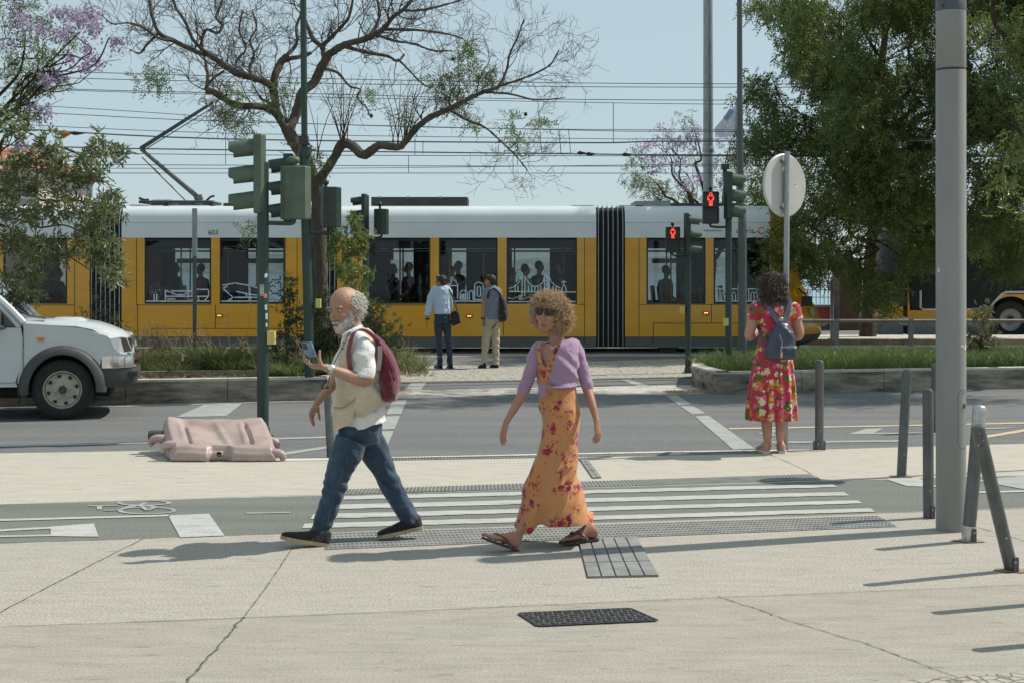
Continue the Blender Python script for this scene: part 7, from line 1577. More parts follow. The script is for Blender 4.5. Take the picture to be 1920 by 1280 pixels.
# vest: open sheet round the back, a gap at the chest
def varc(f): return (math.radians(-160), math.radians(150 + 16 * f))
vk = [(648, 626, 690, 616, .125, 0), (640, 640, 706, 632, .185, 0), (634, 668, 715, 660, .212, 0), (631, 710, 719, 702, .215, 0), (628, 745, 722, 730, .216, 0), (624, 775, 721, 744, .214, -.004), (622, 800, 718, 752, .206, -.006), (621.5, 806, 717, 756, .203, -.006)]
def vfold(P): return .017 * np.sin(P[..., 0] * 34 + P[..., 2] * 15 + 2.5 * nz(P, 6)) * np.clip((1.42 - P[..., 2]) * 2.2, .15, 1.3) + .006 * nz(P, 22)
vest = shell(man, "vest", sil(vk, DM, 70, 8, varc), M_VEST, .006, False, vfold)
pk = np.array([[pt(634 + 34 * u_ + 3 * math.sin(v_ * 3), 756 + 46 * v_ - 9 * u_ - 10 * v_ * u_, DM, -.214 - .028 * math.sin(math.pi * u_) * (.35 + .65 * math.sin(math.pi * min(1, v_ * .9 + .1)))) for u_ in np.linspace(0, 1, 22)] for v_ in np.linspace(0, 1, 18)])
shell(man, "vest_pocket", pk, M_VEST, .006, False, lambda P: .005 * nz(P, 25))
mb = MB(); mb.tube([pt(634, 757, DM, -.232), pt(650, 757, DM, -.247), pt(668, 746, DM, -.236), pt(676, 738, DM, -.20)], .0045, 6, 4); mb.build("pocket_seam", mat("seam_dark_beige", (.30, .24, .16), .9), man)
for py in (640, 651, 663): MB().lathe(pt(649.5 - (py - 640) * .12, py, DM, -.158), [(.001, .003), (.0055, .003), (.006, 0)], 10, (-.5, -.85, 0)).build("button", mat("button_brown", (.10, .05, .03), .4), man)
mb = MB(); mb.tube([pt(647, 628, DM, -.12), pt(655, 623, DM, -.13), pt(668, 617, DM, -.11), pt(677, 612, DM, -.03)], [.012, .013, .013, .012], 8, 4); mb.build("collar", M_SHIRT, man)
# jeans
b = MB(); b.tubegrid(sil([(636, 790, 716, 783, .168, 0), (635, 812, 716, 806, .168, 0), (646, 838, 705, 832, .10, 0)], DM, 30, 4))
L_(b, [(662, 822, -.085, 31), (650, 852, -.10, 29.5), (637, 885, -.11, 23.5), (631, 910, -.11, 22), (620, 945, -.11, 19.5), (609, 975, -.11, 18), (603, 994, -.11, 19)], 20)
L_(b, [(684, 818, .085, 30), (698, 848, .10, 28), (715, 882, .11, 23), (726, 905, .11, 21.5), (744, 940, .11, 19.5), (762, 970, .10, 19), (770, 985, .10, 19.5)], 20)
def jf(V, N):
    zz = V[:, 2]; k_ = np.exp(-((zz - .36) / .10) ** 2) * .7 + np.exp(-((zz - .07) / .07) ** 2) * 1.3 + np.exp(-((zz - .62) / .07) ** 2) * .6 + .06
    return V + N * (.0085 * k_ * np.sin(zz * 62 + V[:, 0] * 55 + 5.0 * nz(V, 5)) * .75 + .004 * nz(V, 13))[:, None]
jeans = b.remesh("jeans", M_DENIM, man, .0075, 6, jf)
mb = MB(); mb.tube([pt(670, 824, DM, -.175), pt(657, 852, DM, -.197), pt(645, 890, DM, -.19), pt(634, 920, DM, -.187), pt(619, 975, DM, -.172)], .0022, 5, 5); mb.build("side_seam", mat("denim_seam", (.09, .12, .16), .9), jeans)
M_SHOE = cloth("shoe_black", (.022, .02, .018), .3, 90, .8); M_SOLE = mat("sole_tan", (.38, .29, .18), .7, var=.2, vs=20)
shoe(man, pt(622, 1017, DM, -.14), pt(537, 1000, DM, -.23) + [0, 0, .01], .098, .085, M_SHOE, M_SOLE)
shoe(man, pt(791, 995, DM, .10), pt(708, 1010, DM, .03) + [0, 0, -.002], .098, .085, M_SHOE, M_SOLE)
# watch, lanyard, phone
wr_ = pt(632, 685, DM, -.315); wd = unit(pt(638, 688, DM, -.31) - pt(626, 683, DM, -.325))
MB().lathe(wr_ - wd * .012, [(.0335, 0), (.0345, .004), (.0345, .020), (.0335, .024)], 22, wd).build("watch_strap", M_STEEL, man); MB().lathe(wr_ + np.array([.0, -.034, .012]), [(.017, 0), (.017, .006), (.001, .008)], 18, (-.1, -1, .35)).build("watch_dial", mat("dial", (.75, .75, .72), .3), man)
mb = MB(); mb.tube([pt(667, 606, DM, -.10), pt(660, 622, DM, -.14), pt(650, 645, DM, -.19), pt(638, 670, DM, -.235), pt(632, 684, DM, -.25), pt(626, 705, DM, -.25), pt(622, 722, DM, -.24)], .0028, 6, 6)
mb.tube([pt(622, 705, DM, -.25), pt(616, 712, DM, -.25), pt(612, 722, DM, -.24), pt(625, 719, DM, -.24), pt(622, 722, DM, -.24)], .004, 6, 3); mb.build("lanyard", mat("lanyard_dark", (.02, .022, .03), .6), man)
ph = thing("phone", "dark phone with marbled blue grey back held up in the bald man's hand", "phone", pt(593, 660, DM, -.36))
c_ = [pt(578.6, 637.6, DM, -.345), pt(598.5, 635.6, DM, -.385), pt(607.8, 661.5, DM, -.385), pt(588, 665.5, DM, -.345)]
nrm = unit(np.cross(c_[1] - c_[0], c_[3] - c_[0])); nrm *= np.sign(-nrm[1]) or 1
MB().prism(c_, -nrm * .009).build("case", mat("phone_back", (.17, .23, .28), .25, var=.9, vs=22, col2=(.03, .05, .07)), ph, 0)
e1, e2 = c_[1] - c_[0], c_[3] - c_[0]
MB().prism([c_[0] + e1 * u_ + e2 * v_ + nrm * .0005 for u_, v_ in ((.08, .08), (.46, .08), (.46, .42), (.08, .42))], nrm * .003).build("camera_block", mat("camera_black", (.02, .022, .025), .3), ph, 0)
for u_, v_ in ((.2, .17), (.2, .31), (.36, .24)): MB().lathe(c_[0] + e1 * u_ + e2 * v_ + nrm * .0035, [(.001, .001), (.0052, .001), (.0056, 0)], 12, nrm).build("camera_lens", mat("lens_grey", (.10, .11, .12), .15), ph)
# maroon backpack
M_MAR = cloth("pack_maroon", (.145, .012, .032), .3, 200, .65, sheen=.3); 
bp = thing("backpack", "maroon teardrop backpack hanging on the bald man's back", "backpack", pt(730, 750, DM, -.02))
b = MB(); b.tubegrid(sil([(704, 626, 712, 632, .03, -.05), (705, 634, 722, 642, .075, -.05), (709, 655, 735, 660, .125, -.04), (712, 685, 748, 688, .15, -.03), (714, 710, 752, 712, .155, -.03), (714, 730, 750, 734, .14, -.03), (716, 744, 743, 748, .10, -.03), (722, 750, 734, 752, .04, -.03)], DM, 32, 5))
b.remesh("bag", M_MAR, bp, .007, 3, folds(.005, 40, 22, 4, 1, 10))
mb = MB(); mb.strap([pt(712, 640, DM, -.10), pt(704, 628, DM, -.16), pt(692, 618, DM, -.20), pt(680, 616, DM, -.215), pt(671, 622, DM, -.225), pt(665, 636, DM, -.228), pt(661, 655, DM, -.228), pt(662, 676, DM, -.224), pt(667, 694, DM, -.214), pt(678, 704, DM, -.19)], .034, .006, [.55, -.5, .25]); mb.build("shoulder_strap", cloth("strap_mauve", (.22, .06, .085), .2, 200), bp)
mb = MB(); mb.strap([pt(716, 646, DM, -.155), pt(717, 668, DM, -.175), pt(714, 690, DM, -.185)], .028, .006, [1, 0, 0]); mb.build("strap_webbing", cloth("webbing_grey", (.33, .27, .25), .2, 200), bp)
mb = MB(); mb.tube([pt(728, 652, DM, -.16), pt(742, 690, DM, -.165), pt(744, 722, DM, -.14)], .003, 5, 4); mb.build("zip", mat("zip_dark", (.05, .01, .02), .6), bp)

# ---------------------------------------------------------------- curly haired woman in the orange dress
DW = 9.22; KW = F / DW
wo = thing("person", "curly haired woman in sunglasses, lilac cardigan and long orange floral dress walking", "person", (W(1050, 1020, DW)[0], DW, 0), "pedestrians")
def Lw(b, keys, n=12, m=5): return limb(b, keys, DW, n, m)
hc = pt(1030, 586, DW, 0); hf = unit([-.40, -.90, -.04]); HS = 1.03; b = MB(); A, hfr, hmat = head_pieces(b, hc, hf, HS, (.05, 0, 1), .7, 1.18)
Lw(b, [(1038, 606, .02, 13.5), (1042, 624, .015, 13), (1045, 640, .0, 15), (1047, 652, .0, 18)], 14)
b.tubegrid(sil([(1008, 648, 1078, 638, .09, 0), (1005, 664, 1080, 656, .108, 0), (1010, 690, 1076, 686, .11, 0), (1015, 722, 1074, 720, .095, 0), (1017, 750, 1075, 750, .10, 0), (1022, 790, 1078, 790, .10, 0), (1024, 820, 1076, 820, .10, 0)], DW, 24, 3))
Lw(b, [(1005, 660, -.04, 12), (997, 692, -.03, 11.5), (985, 728, -.02, 10), (968, 757, -.05, 8.6), (953, 781, -.10, 6.2), (949, 788, -.11, 6.4)])
Lw(b, [(1080, 652, .03, 13), (1091, 690, .02, 11.5), (1100, 724, .0, 10), (1108, 752, -.06, 8.4), (1115, 778, -.10, 6.0), (1117, 786, -.11, 6.2)])
hand(b, pt(950, 786, DW, -.11), [-.28, -.05, -1], [.75, .35, -.1], 1, .98, .22, .14, .55); hand(b, pt(1116.5, 784, DW, -.11), [.12, -.12, -1], [-.82, .5, -.1], -1, .98, .36, .12, .5)
Lw(b, [(1046, 812, -.02, 16), (1026, 880, -.03, 13), (1004, 945, -.05, 10), (978, 985, -.09, 8.5), (970, 1000, -.15, 9), (968, 1010, -.15, 9.5)])
Lw(b, [(1056, 812, .04, 16), (1064, 880, .06, 13), (1084, 945, .08, 10), (1105, 985, .09, 8.5), (1110, 1000, .09, 9.5), (1112, 1010, .09, 10)])
def foot(b, heel, toe, up_, w, ld):
    heel, toe = np.array(heel), np.array(toe); d_ = unit(toe - heel); L = np.linalg.norm(toe - heel); l = unit(np.cross([0, 0, 1], d_)); u_ = np.cross(d_, l); R = []
    for f, ww, h0, h1 in ((.0, .45, .008, .05), (.04, .62, .0, .075), (.16, .66, .0, .105), (.32, .62, .006, .092), (.48, .72, .008, .066), (.64, .92, .004, .048), (.76, 1.0, .002, .036), (.84, .95, .002, .026)):
        th = np.linspace(0, 2 * math.pi, 16, endpoint=False); R.append(heel + d_ * L * f + np.outer(np.cos(th) * w / 2 * ww, l) + np.outer((h0 + h1) / 2 + np.sin(th) * (h1 - h0) / 2, u_))
    b.tubegrid(np.array(R))
    for i, (o, l_, r) in enumerate(((.34, .19, .0125), (.12, .17, .0085), (-.08, .15, .008), (-.26, .13, .0075), (-.41, .10, .007))):
        p = heel + d_ * L * (.80 - .02 * i) + l * ld * o * w; q_ = p + d_ * L * l_ + u_ * .004; b.tube([p + u_ * .012, (p + q_) / 2 + u_ * .016, q_ + u_ * .008], [r, r, r * .85], 8, 3); b.ell(q_ + u_ * .008, (r * .9,) * 3, n=8, m=6)
    return d_, l, u_, L
ft = []
for heel, toe, ld in ((pt(969, 1024, DW, -.17), pt(908, 997, DW, -.26), -1), (pt(1121, 1017, DW, .09), pt(1052, 1018, DW, -.02), 1)): ft.append((heel, toe, ld, foot(b, np.array(heel) + [0, 0, .018], np.array(toe) + [0, 0, .018], 0, .088, ld)))
b.remesh("body", M_SKIN_T, wo, .0055, 3, lambda V, N: face_push(hc, hfr, HS, V))
face_parts(wo, A, hmat, HS, lipm=mat("lips_rose", (.33, .11, .09), .4), eyes=False)
M_SAND = mat("sandal_brown", (.055, .03, .02), .6, var=.3, vs=30)
for heel, toe, ld, (d_, l, u_, L) in ft:
    heel = np.array(heel) + [0, 0, .002]; out = [(-.03, .3), (.0, .62), (.15, .74), (.32, .70), (.5, .82), (.68, 1.1), (.82, 1.12), (.94, .88), (1.03, .45), (1.05, .1)]
    o = MB().prism([heel + d_ * L * f + l * .047 * w for f, w in out] + [heel + d_ * L * f - l * .047 * w for f, w in out[::-1]], u_ * .014).build("sandal", M_SAND, wo, 30)
    for s in (-1, 1):
        P = [heel + d_ * L * .80 + u_ * .03 + l * ld * .010, heel + d_ * L * .66 + u_ * .062 + l * s * .018, heel + d_ * L * .46 + u_ * .05 + l * s * .042, heel + d_ * L * .34 + u_ * .016 + l * s * .042]
        MB().strap(P, .020, .005, d_ + l * s * .6).build("toe_strap", mat("sandal_strap", (.10, .045, .025), .5), o)
# floral dress
def floral(name, base, cols, scale, leaf=None, thr=.5, fold=.0, dens=.62):
    t = NT(name); co0 = t.coord((1, 1, 1)); wv = t.n("TexNoise"); wv.inputs["Scale"].default_value = 9; t.l(co0, wv.inputs["Vector"])
    co = t.mix(.06, co0, wv.outputs["Color"], 'ADD'); c = t.mix(t.ramp(t.noise(co0, 3.5, 4), .3, .7), base, tuple(x * .86 for x in base))
    big = t.noise(co0, scale * .22, 2, .5)
    def flowers(sc, col, col_c, r, mask, seed):
        v = t.n("TexVoronoi"); v.inputs["Scale"].default_value = sc; v.inputs["Randomness"].default_value = .9
        off = t.n("VectorMath", operation='ADD'); off.inputs[1].default_value = (seed, seed * 2.3, seed * .7); t.l(co, off.inputs[0]); t.l(off.outputs[0], v.inputs["Vector"])
        pt_ = t.noise(co, sc * 3.6, 1, .4); rad = t.math('ADD', v.outputs["Distance"], t.math('MULTIPLY', t.math('SUBTRACT', pt_, .5), .55))
        f = t.ramp(rad, r, r + .05, (1, 1, 1), (0, 0, 0)); ctr = t.ramp(v.outputs["Distance"], r * .32, r * .42, (1, 1, 1), (0, 0, 0))
        pc = t.n("SeparateColor"); t.l(v.outputs["Color"], pc.inputs[0]); keep = t.ramp(pc.outputs[0], mask, mask + .01)
        cc = t.mix(pc.outputs[1], col, col_c); return t.math('MULTIPLY', f, keep), cc, ctr
    for (sc, col, colb, cen, r, mask, seed) in cols:
        f, cc, ctr = flowers(sc, col, colb, r, mask, seed)
        if dens is not None: f = t.math('MULTIPLY', f, t.ramp(t.noise(co0, scale * .35 + seed * .1, 2, .5), dens - .08, dens))
        c = t.mix(f, c, t.mix(ctr, cc, cen))
    t.l(c, t.b.inputs["Base Color"]); t.b.inputs["Roughness"].default_value = .8; t.b.inputs["Specular IOR Level"].default_value = .2; t.b.inputs["Sheen Weight"].default_value = .2
    t.bump(t.noise(co0, 300, 3), .15, .002); return t.m
M_OR = floral("dress_orange_floral", (.54, .245, .10), [(20, (.30, .15, .03), (.42, .20, .05), (.25, .12, .03), .26, .2, 3.1), (17, (.32, .03, .035), (.22, .015, .065), (.40, .04, .07), .42, .15, .7), (28, (.40, .07, .03), (.32, .03, .05), (.46, .13, .04), .32, .25, 5.2)], 24, dens=.565)
def dfold(P):
    s_ = (P[..., 0] - pt(1046, 0, DW)[0]); z_ = P[..., 2]; g_ = np.clip((1.12 - z_) / .6, 0, 1); rd = lambda a: (1 - np.abs(np.sin(a / 2))) ** 1.6 - .3
    return g_ * (.022 * rd(s_ * 48 - z_ * 22 + 1.8 * nz(P, 3.5)) + .010 * rd(s_ * 92 - z_ * 36 + 2.5 * nz(P, 5, 2))) + .004 * nz(P, 18) * (1 - .4 * g_)
dk = [(1009, 716, 1080, 716, .128, 0), (1010, 740, 1081, 738, .135, 0), (1012, 765, 1086, 764, .145, 0), (1015, 790, 1089, 790, .150, 0), (1014, 815, 1086, 815, .150, 0), (1006, 845, 1082, 842, .155, 0), (995, 872, 1081, 868, .165, 0), (986, 900, 1085, 892, .175, 0), (979, 930, 1093, 920, .185, 0), (973, 958, 1101, 948, .19, 0), (966, 980, 1110, 966, .195, 0), (964, 987, 1114, 976, .195, 0)]
R = sil(dk, DW, 130, 9); th = np.linspace(0, 2 * math.pi, 130, endpoint=False)
for i in range(len(R)):                                                 # the skirt is drawn in between the striding legs, its front panel hanging lower
    g_ = max(0, (i - 45) / (len(R) - 46)) if i > 45 else 0
    hgt = np.interp(np.degrees(th), [0, 60, 95, 112, 126, 150, 180, 230, 290, 330, 360], [.0, .004, .012, .026, -.028, -.022, .01, .04, .03, .01, .0]); R[i, :, 2] += hgt * g_ ** 2
    dent = np.exp(-((np.degrees(th) - 113) / 13) ** 2); R[i, :, 1] += dent * .055 * g_
dress = shell(wo, "dress", R, M_OR, .004, True, dfold)
bk = [(1004, 648, 1068, 640, .105, 0), (1003, 662, 1078, 655, .132, 0), (1004, 684, 1080, 680, .142, -.004), (1007, 705, 1080, 702, .132, 0), (1009, 720, 1080, 718, .126, 0)]
Rb = sil(bk, DW, 80, 8); tb = np.linspace(0, 2 * math.pi, 80, endpoint=False)
for i in range(len(Rb)):                                                # V neck: the top edge dips at the chest
    f = 1 - i / (len(Rb) - 1); dip = np.exp(-((np.degrees(tb) - 114) / 24) ** 2); Rb[i, :, 2] -= dip * .135 * f
shell(wo, "bodice", Rb, M_OR, .004, True, lambda P: .003 * nz(P, 25))
mb = MB()
mb.strap([pt(1013, 680, DW, -.128), pt(1009, 660, DW, -.118), pt(1010, 645, DW, -.075), pt(1018, 640, DW, -.01)], .022, .004, [1, 0, 0]); mb.build("shoulder_strap", M_OR, wo)
# lilac cardigan, knotted in front
M_LIL = cloth("cardigan_lilac", (.33, .215, .325), .08, 420, .9, sheen=.35)
def carc(f): return (math.radians(-206 + 14 * math.sin(3.1 * f)), math.radians(62 + 68 * f ** .8))
ck = [(1003, 645, 1072, 634, .10, .0), (1000, 652, 1083, 642, .135, 0), (1000, 672, 1086, 664, .152, 0), (1003, 694, 1085, 688, .154, -.002), (1008, 712, 1083, 708, .148, 0), (1012, 725, 1083, 724, .142, 0)]
card = shell(wo, "cardigan", sil(ck, DW, 90, 9, carc), M_LIL, .005, False, lambda P: .0085 * np.sin(P[..., 0] * 40 + P[..., 2] * 55 + 2 * nz(P, 7)) * np.clip((1.33 - P[..., 2]) * 4, .1, 1) + .003 * nz(P, 24))
b = MB(); Lw(b, [(1017, 651, .0, 13), (1007, 659, -.03, 15), (997, 690, -.03, 13.5), (987, 716, -.02, 12.5), (979, 738, -.02, 11.5), (976, 746, -.025, 11.5)], 16); b.remesh("sleeve", M_LIL, card, .007, 2, folds(.0045, 30, 55, 2, 1, 9))
b = MB(); Lw(b, [(1066, 645, .0, 14), (1078, 654, .02, 15.5), (1089, 685, .02, 14), (1097, 708, .01, 12), (1101, 722, -.0, 11.5), (1103, 730, -.005, 11.5)], 16); b.remesh("sleeve", M_LIL, card, .007, 2, folds(.0045, 30, 55, 5, -1, 9))
b = MB(); b.ell(pt(1017, 722, DW, -.155), (.026, .022, .02)); b.tube([pt(1017, 722, DW, -.16), pt(1018, 733, DW, -.165), pt(1015, 742, DW, -.16)], [.014, .016, .010], 8, 4); b.tube([pt(1017, 722, DW, -.155), pt(1011, 732, DW, -.15), pt(1009, 738, DW, -.145)], [.013, .013, .008], 8, 4); b.tube([pt(1017, 721, DW, -.156), pt(1040, 722, DW, -.165), pt(1066, 722, DW, -.13), pt(1083, 720, DW, -.04)], [.012, .009, .008, .008], 8, 4); b.remesh("front_knot", M_LIL, card, .005, 2)
mb = MB(); mb.tube([pt(1020, 640, DW, -.05), pt(1026, 646, DW, -.10), pt(1034, 651, DW, -.127), pt(1045, 645, DW, -.12), pt(1058, 636, DW, -.06)], .0022, 5, 5); mb.ell(pt(1033.5, 651, DW, -.128), (.006, .005, .008)); mb.build("necklace", M_STEEL, wo)
MB().ell(A(.0, -.078, -.048), (.007, .007, .007), n=10, m=7).build("earring", mat("pearl", (.8, .78, .72), .2), wo)
# wraparound sunglasses
M_SG = mat("sunglass_lens", (.010, .012, .012), .22, spec=.5); M_SF = mat("sunglass_frame", (.02, .018, .016), .3)
sg = None
for s in (-1, 1):
    rows = []
    for v_ in np.linspace(0, 1, 6):
        rows.append([A(.101 - .9 * (.008 + .058 * t) ** 1.0 * (.18 + 5.0 * (.008 + .058 * t)), s * (.008 + .058 * t), .024 - v_ * (.040 - .022 * t ** 3 - .010 * (1 - t) ** 3) - .002 * t) for t in np.linspace(0, 1, 10)])
    o = shell(wo, "sunglass_lens", np.array(rows), M_SG, .003, False, None)
mb = MB(); mb.tube([A(.101 - .9 * abs(t) * (.18 + 5.0 * abs(t)), t, .0265 - .03 * abs(t)) for t in np.linspace(-.067, .067, 19)], .0035, 6)
for s in (-1, 1): mb.tube([A(.070, s * .067, .019), A(.03, s * .080, .016), A(-.005, s * .080, .010)], .0035, 6, 2)
mb.build("sunglass_frame", M_SF, wo)
# hair: a globe of loose ringlets
hb = MB(); hb.ell(A(-.028, -.008, .026), (HS * .108, HS * .118, HS * .105), hmat, 18, 12); hb.ell(A(-.04, .02, -.04), (HS * .075, HS * .105, HS * .085), hmat)
hb.ell(A(.05, 0, .085), (HS * .045, HS * .066, HS * .032), hmat); hb.ell(A(-.03, -.075, -.01), (HS * .05, HS * .045, HS * .085), hmat); hb.ell(A(.0, .092, -.02), (HS * .06, HS * .05, HS * .09), hmat)
M_CURLB = mat("hair_sandy_base", (.27, .165, .085), .8, var=.5, vs=60, bump=1, bs=120, bd=.01); hair = hb.remesh("hair", M_CURLB, wo, .009, 2, lambda V, N: V + N * (.010 * nz(V, 75))[:, None])
M_CURL = hairmat("hair_sandy", (.26, .155, .08), (.64, .46, .28), .55)
cc = [((.055, 0, .078), (.047, .07, .036), 420), ((-.028, -.008, .026), (.112, .122, .110), 1300), ((-.04, .02, -.04), (.08, .11, .09), 560), ((-.03, -.078, -.012), (.052, .046, .088), 400), ((.0, .094, -.022), (.062, .054, .094), 600)]
P_, D_ = [], []
for c0, r0, n in cc:
    k_ = 0
    while k_ < n:
        v = rg.normal(size=3); v /= np.linalg.norm(v); p = np.array(c0) + v * r0
        if p[0] > .045 and abs(p[1]) < .062 and p[2] < .040: continue
        if p[0] > .02 and abs(p[1]) < .05 and p[2] < .03: continue
        P_.append(A(*(np.array(c0) + v * np.array(r0) * .9))); D_.append(unit(hfr[0] * v[0] + hfr[1] * v[1] + hfr[2] * v[2]) + rg.normal(0, .45, 3) - [0, 0, .15]); k_ += 1
hb = MB(); strands(hb, P_, D_, .036, .0013, rg, .0055, 2.0, 12, .006, 3); hb.build("curls", M_CURL, hair, 0, False, True)
# ---------------------------------------------------------------- woman in the flowered dress, seen from behind
DD = 13.97; KD = F / DD
wd_ = thing("person", "dark curly haired woman in a red flowered dress waiting at the kerb", "person", (W(1449, 846, DD)[0], DD, 0), "pedestrians")
def Ld(b, keys, n=12, m=5): return limb(b, keys, DD, n, m)
hc = pt(1450, 536, DD, .03); hf = unit([.12, .97, -.22]); HS = 1.0; b = MB(); A, hfr, hmat = head_pieces(b, hc, hf, HS)
Ld(b, [(1450, 548, .02, 10.5), (1451, 562, .0, 11), (1452, 574, -.01, 15)], 12)
b.tubegrid(sil([(1424, 572, 1480, 570, .075, 0), (1415, 585, 1490, 583, .10, 0), (1422, 610, 1482, 610, .115, 0), (1425, 640, 1478, 640, .11, 0), (1420, 675, 1482, 675, .125, 0), (1420, 700, 1482, 700, .125, 0)], DD, 24, 3))
for s, (ex, sx) in ((-1, (1405, 1419)), (1, (1498, 1486))):
    Ld(b, [(sx, 580, 0, 11), ((sx + ex) / 2 + s * 1, 604, -.01, 10.5), (ex, 628, -.0, 9.5), (ex - s * 9, 630, .12, 8), (ex - s * 24, 622, .25, 6.2), (ex - s * 28, 620, .29, 6.2)])
    hand(b, pt(ex - s * 28, 620, DD, .28), [-s * .45, .8, .3], [-s * .5, -.1, .8], s, .96, .6, .08, .6)
    x0 = 1438 if s < 0 else 1463
    Ld(b, [(x0, 700, 0, 20), (x0, 745, 0, 16), (x0 + s * .5, 790, 0, 10.5), (x0 + s * 0, 812, -.015, 9.2), (x0 - s * 1, 832, 0, 5.6), (x0 - s * 1, 843, 0, 6.2)])
    foot(b, G(x0 + s * 1, 848.5) + [0, -.05, .02], G(x0 + s * 3, 848.5) + [s * .05, .17, .02], 0, .085, s)
b.remesh("body", M_SKIN, wd_, .007, 3)
M_FL = floral("dress_red_floral", (.43, .04, .062), [(11, (.04, .115, .025), (.10, .16, .03), (.03, .08, .02), .42, .34, 9.0), (9, (.60, .22, .05), (.48, .10, .03), (.70, .45, .12), .44, .42, 1.3), (9.5, (.66, .55, .36), (.62, .44, .24), (.50, .2, .1), .36, .45, 4.4), (12, (.55, .03, .15), (.62, .12, .20), (.7, .6, .5), .34, .4, 7.7), (15, (.44, .42, .06), (.68, .62, .48), (.3, .1, .05), .27, .5, 2.2)], 15, dens=None)
yk = [(1434, 562, 1468, 560, .06, 0), (1422, 569, 1482, 567, .105, 0), (1414, 580, 1491, 578, .125, 0), (1419, 600, 1486, 600, .135, 0), (1422, 622, 1481, 622, .135, 0), (1421, 640, 1482, 640, .13, 0), (1417, 665, 1485, 665, .145, 0), (1410, 700, 1489, 700, .165, 0), (1405, 740, 1492, 740, .18, 0), (1402, 775, 1494, 774, .19, 0), (1402, 787, 1495, 786, .192, 0)]
def rf(P):
    g_ = np.clip((1.15 - P[..., 2]) / .8, 0, 1); a = np.arctan2(P[..., 1] - DD, P[..., 0] - pt(1449, 0, DD)[0]); return g_ * (.018 * np.sin(a * 13 + .5 * nz(P, 3)) + .008 * np.sin(a * 29 + 1)) + .004 * nz(P, 16)
dr2 = shell(wd_, "dress", sil(yk, DD, 110, 8), M_FL, .004, True, rf)
for s, (ex, sx) in ((-1, (1410, 1419)), (1, (1493, 1486))):
    b = MB(); Ld(b, [(sx - s * 5, 574, 0, 11), (sx, 579, 0, 15), (sx + s * 2.5, 590, -.005, 15.5), (sx + s * 4.5, 601, -.01, 15.5)], 16); b.remesh("sleeve", M_FL, dr2, .009, 2)
M_S2 = mat("sandal_rose", (.45, .22, .17), .6, var=.1); M_SW = mat("sole_pale", (.60, .56, .48), .7)
for s in (-1, 1):
    x0 = 1438 if s < 0 else 1463; h_ = G(x0 + s * 1, 848.5) + [0, -.055, .0]; t_ = h_ + [s * .05, .235, 0]; shoe(wd_, h_, t_, .088, .045, M_S2, M_SW, "sandal")
    c = pt(x0 - s * 1, 835, DD, .0); MB().lathe(c - [0, 0, .008], [(.040, 0), (.042, .004), (.042, .012), (.040, .016)], 16, (0, 0, 1)).build("ankle_strap", M_S2, wd_)
hb = MB(); hb.ell(A(-.025, 0, .022), (.112, .108, .108), hmat, 18, 12); hb.ell(A(-.055, .0, -.07), (.075, .115, .10), hmat); hb.ell(A(-.06, .0, -.125), (.055, .098, .06), hmat)
hair = hb.remesh("hair", mat("hair_brown_base", (.030, .021, .017), .7, var=.6, vs=50, bump=1, bs=100, bd=.01), wd_, .010, 2, lambda V, N: V + N * (.012 * nz(V, 60))[:, None])
M_C2 = hairmat("hair_brown_curl", (.022, .014, .010), (.13, .092, .070), .45); P_, D_ = [], []
for c0, r0, n in (((-.025, 0, .022), (.115, .112, .112), 420), ((-.055, 0, -.07), (.078, .118, .104), 420), ((-.06, 0, -.125), (.058, .10, .065), 200)):
    for _ in range(n):
        v = rg.normal(size=3); v[0] = -abs(v[0]) if rg.random() < .8 else v[0]; v /= np.linalg.norm(v); P_.append(A(*(np.array(c0) + v * np.array(r0) * .93))); D_.append((hfr[0] * v[0] + hfr[1] * v[1] + hfr[2] * v[2]) * .6 - [0, 0, .75] + rg.normal(0, .25, 3))
hb = MB(); strands(hb, P_, D_, .075, .0028, rg, .008, 2.2, 14, .012, 4); hb.build("curls", M_C2, hair, 0, False, True)
pk = thing("backpack", "small shiny navy backpack on the back of the woman in the flowered dress", "backpack", pt(1456, 672, DD, -.2))
M_NAVY = mat("navy_nylon", (.040, .052, .085), .30, var=.3, vs=12, bump=.35, bs=26, bd=.012, spec=.6); M_NAVYS = mat("navy_strap", (.085, .115, .17), .55, var=.15)
b = MB(); b.tubegrid(sil([(1452, 602, 1462, 602, .03, -.16), (1446, 609, 1472, 607, .06, -.175), (1437, 625, 1480, 620, .085, -.185), (1432, 642, 1484, 640, .10, -.19), (1428, 655, 1485, 655, .105, -.19), (1426, 666, 1484, 668, .10, -.185), (1430, 671, 1478, 672, .06, -.18)], DD, 28, 5, None, 2.6)); b.remesh("bag", M_NAVY, pk, .008, 2, folds(.007, 30, 34, 2, 1, 9))
b = MB(); b.tubegrid(sil([(1452, 648, 1482, 647, .02, -.275), (1449, 652, 1484, 651, .035, -.275), (1447, 660, 1484, 660, .038, -.275), (1448, 667, 1482, 668, .03, -.27)], DD, 20, 4, None, 3)); b.remesh("front_pocket", M_NAVY, pk, .007, 2, folds(.004, 30, 34, 6, 1, 12))
for P in ([pt(1455, 606, DD, -.20), pt(1447, 594, DD, -.17), pt(1438, 578, DD, -.135), pt(1431, 567, DD, -.09), pt(1428, 563, DD, .0)], [pt(1460, 606, DD, -.20), pt(1468, 594, DD, -.17), pt(1474, 578, DD, -.135), pt(1477, 566, DD, -.09), pt(1478, 561, DD, .0)]): MB().strap(P, .045, .008, [1, 0, .3]).build("shoulder_strap", M_NAVYS, pk)
MB().strap([pt(1436, 656, DD, -.17), pt(1426, 640, DD, -.15), pt(1421, 622, DD, -.10), pt(1420, 612, DD, -.02)], .03, .006, [.3, 0, 1]).build("side_strap", M_NAVY, pk)
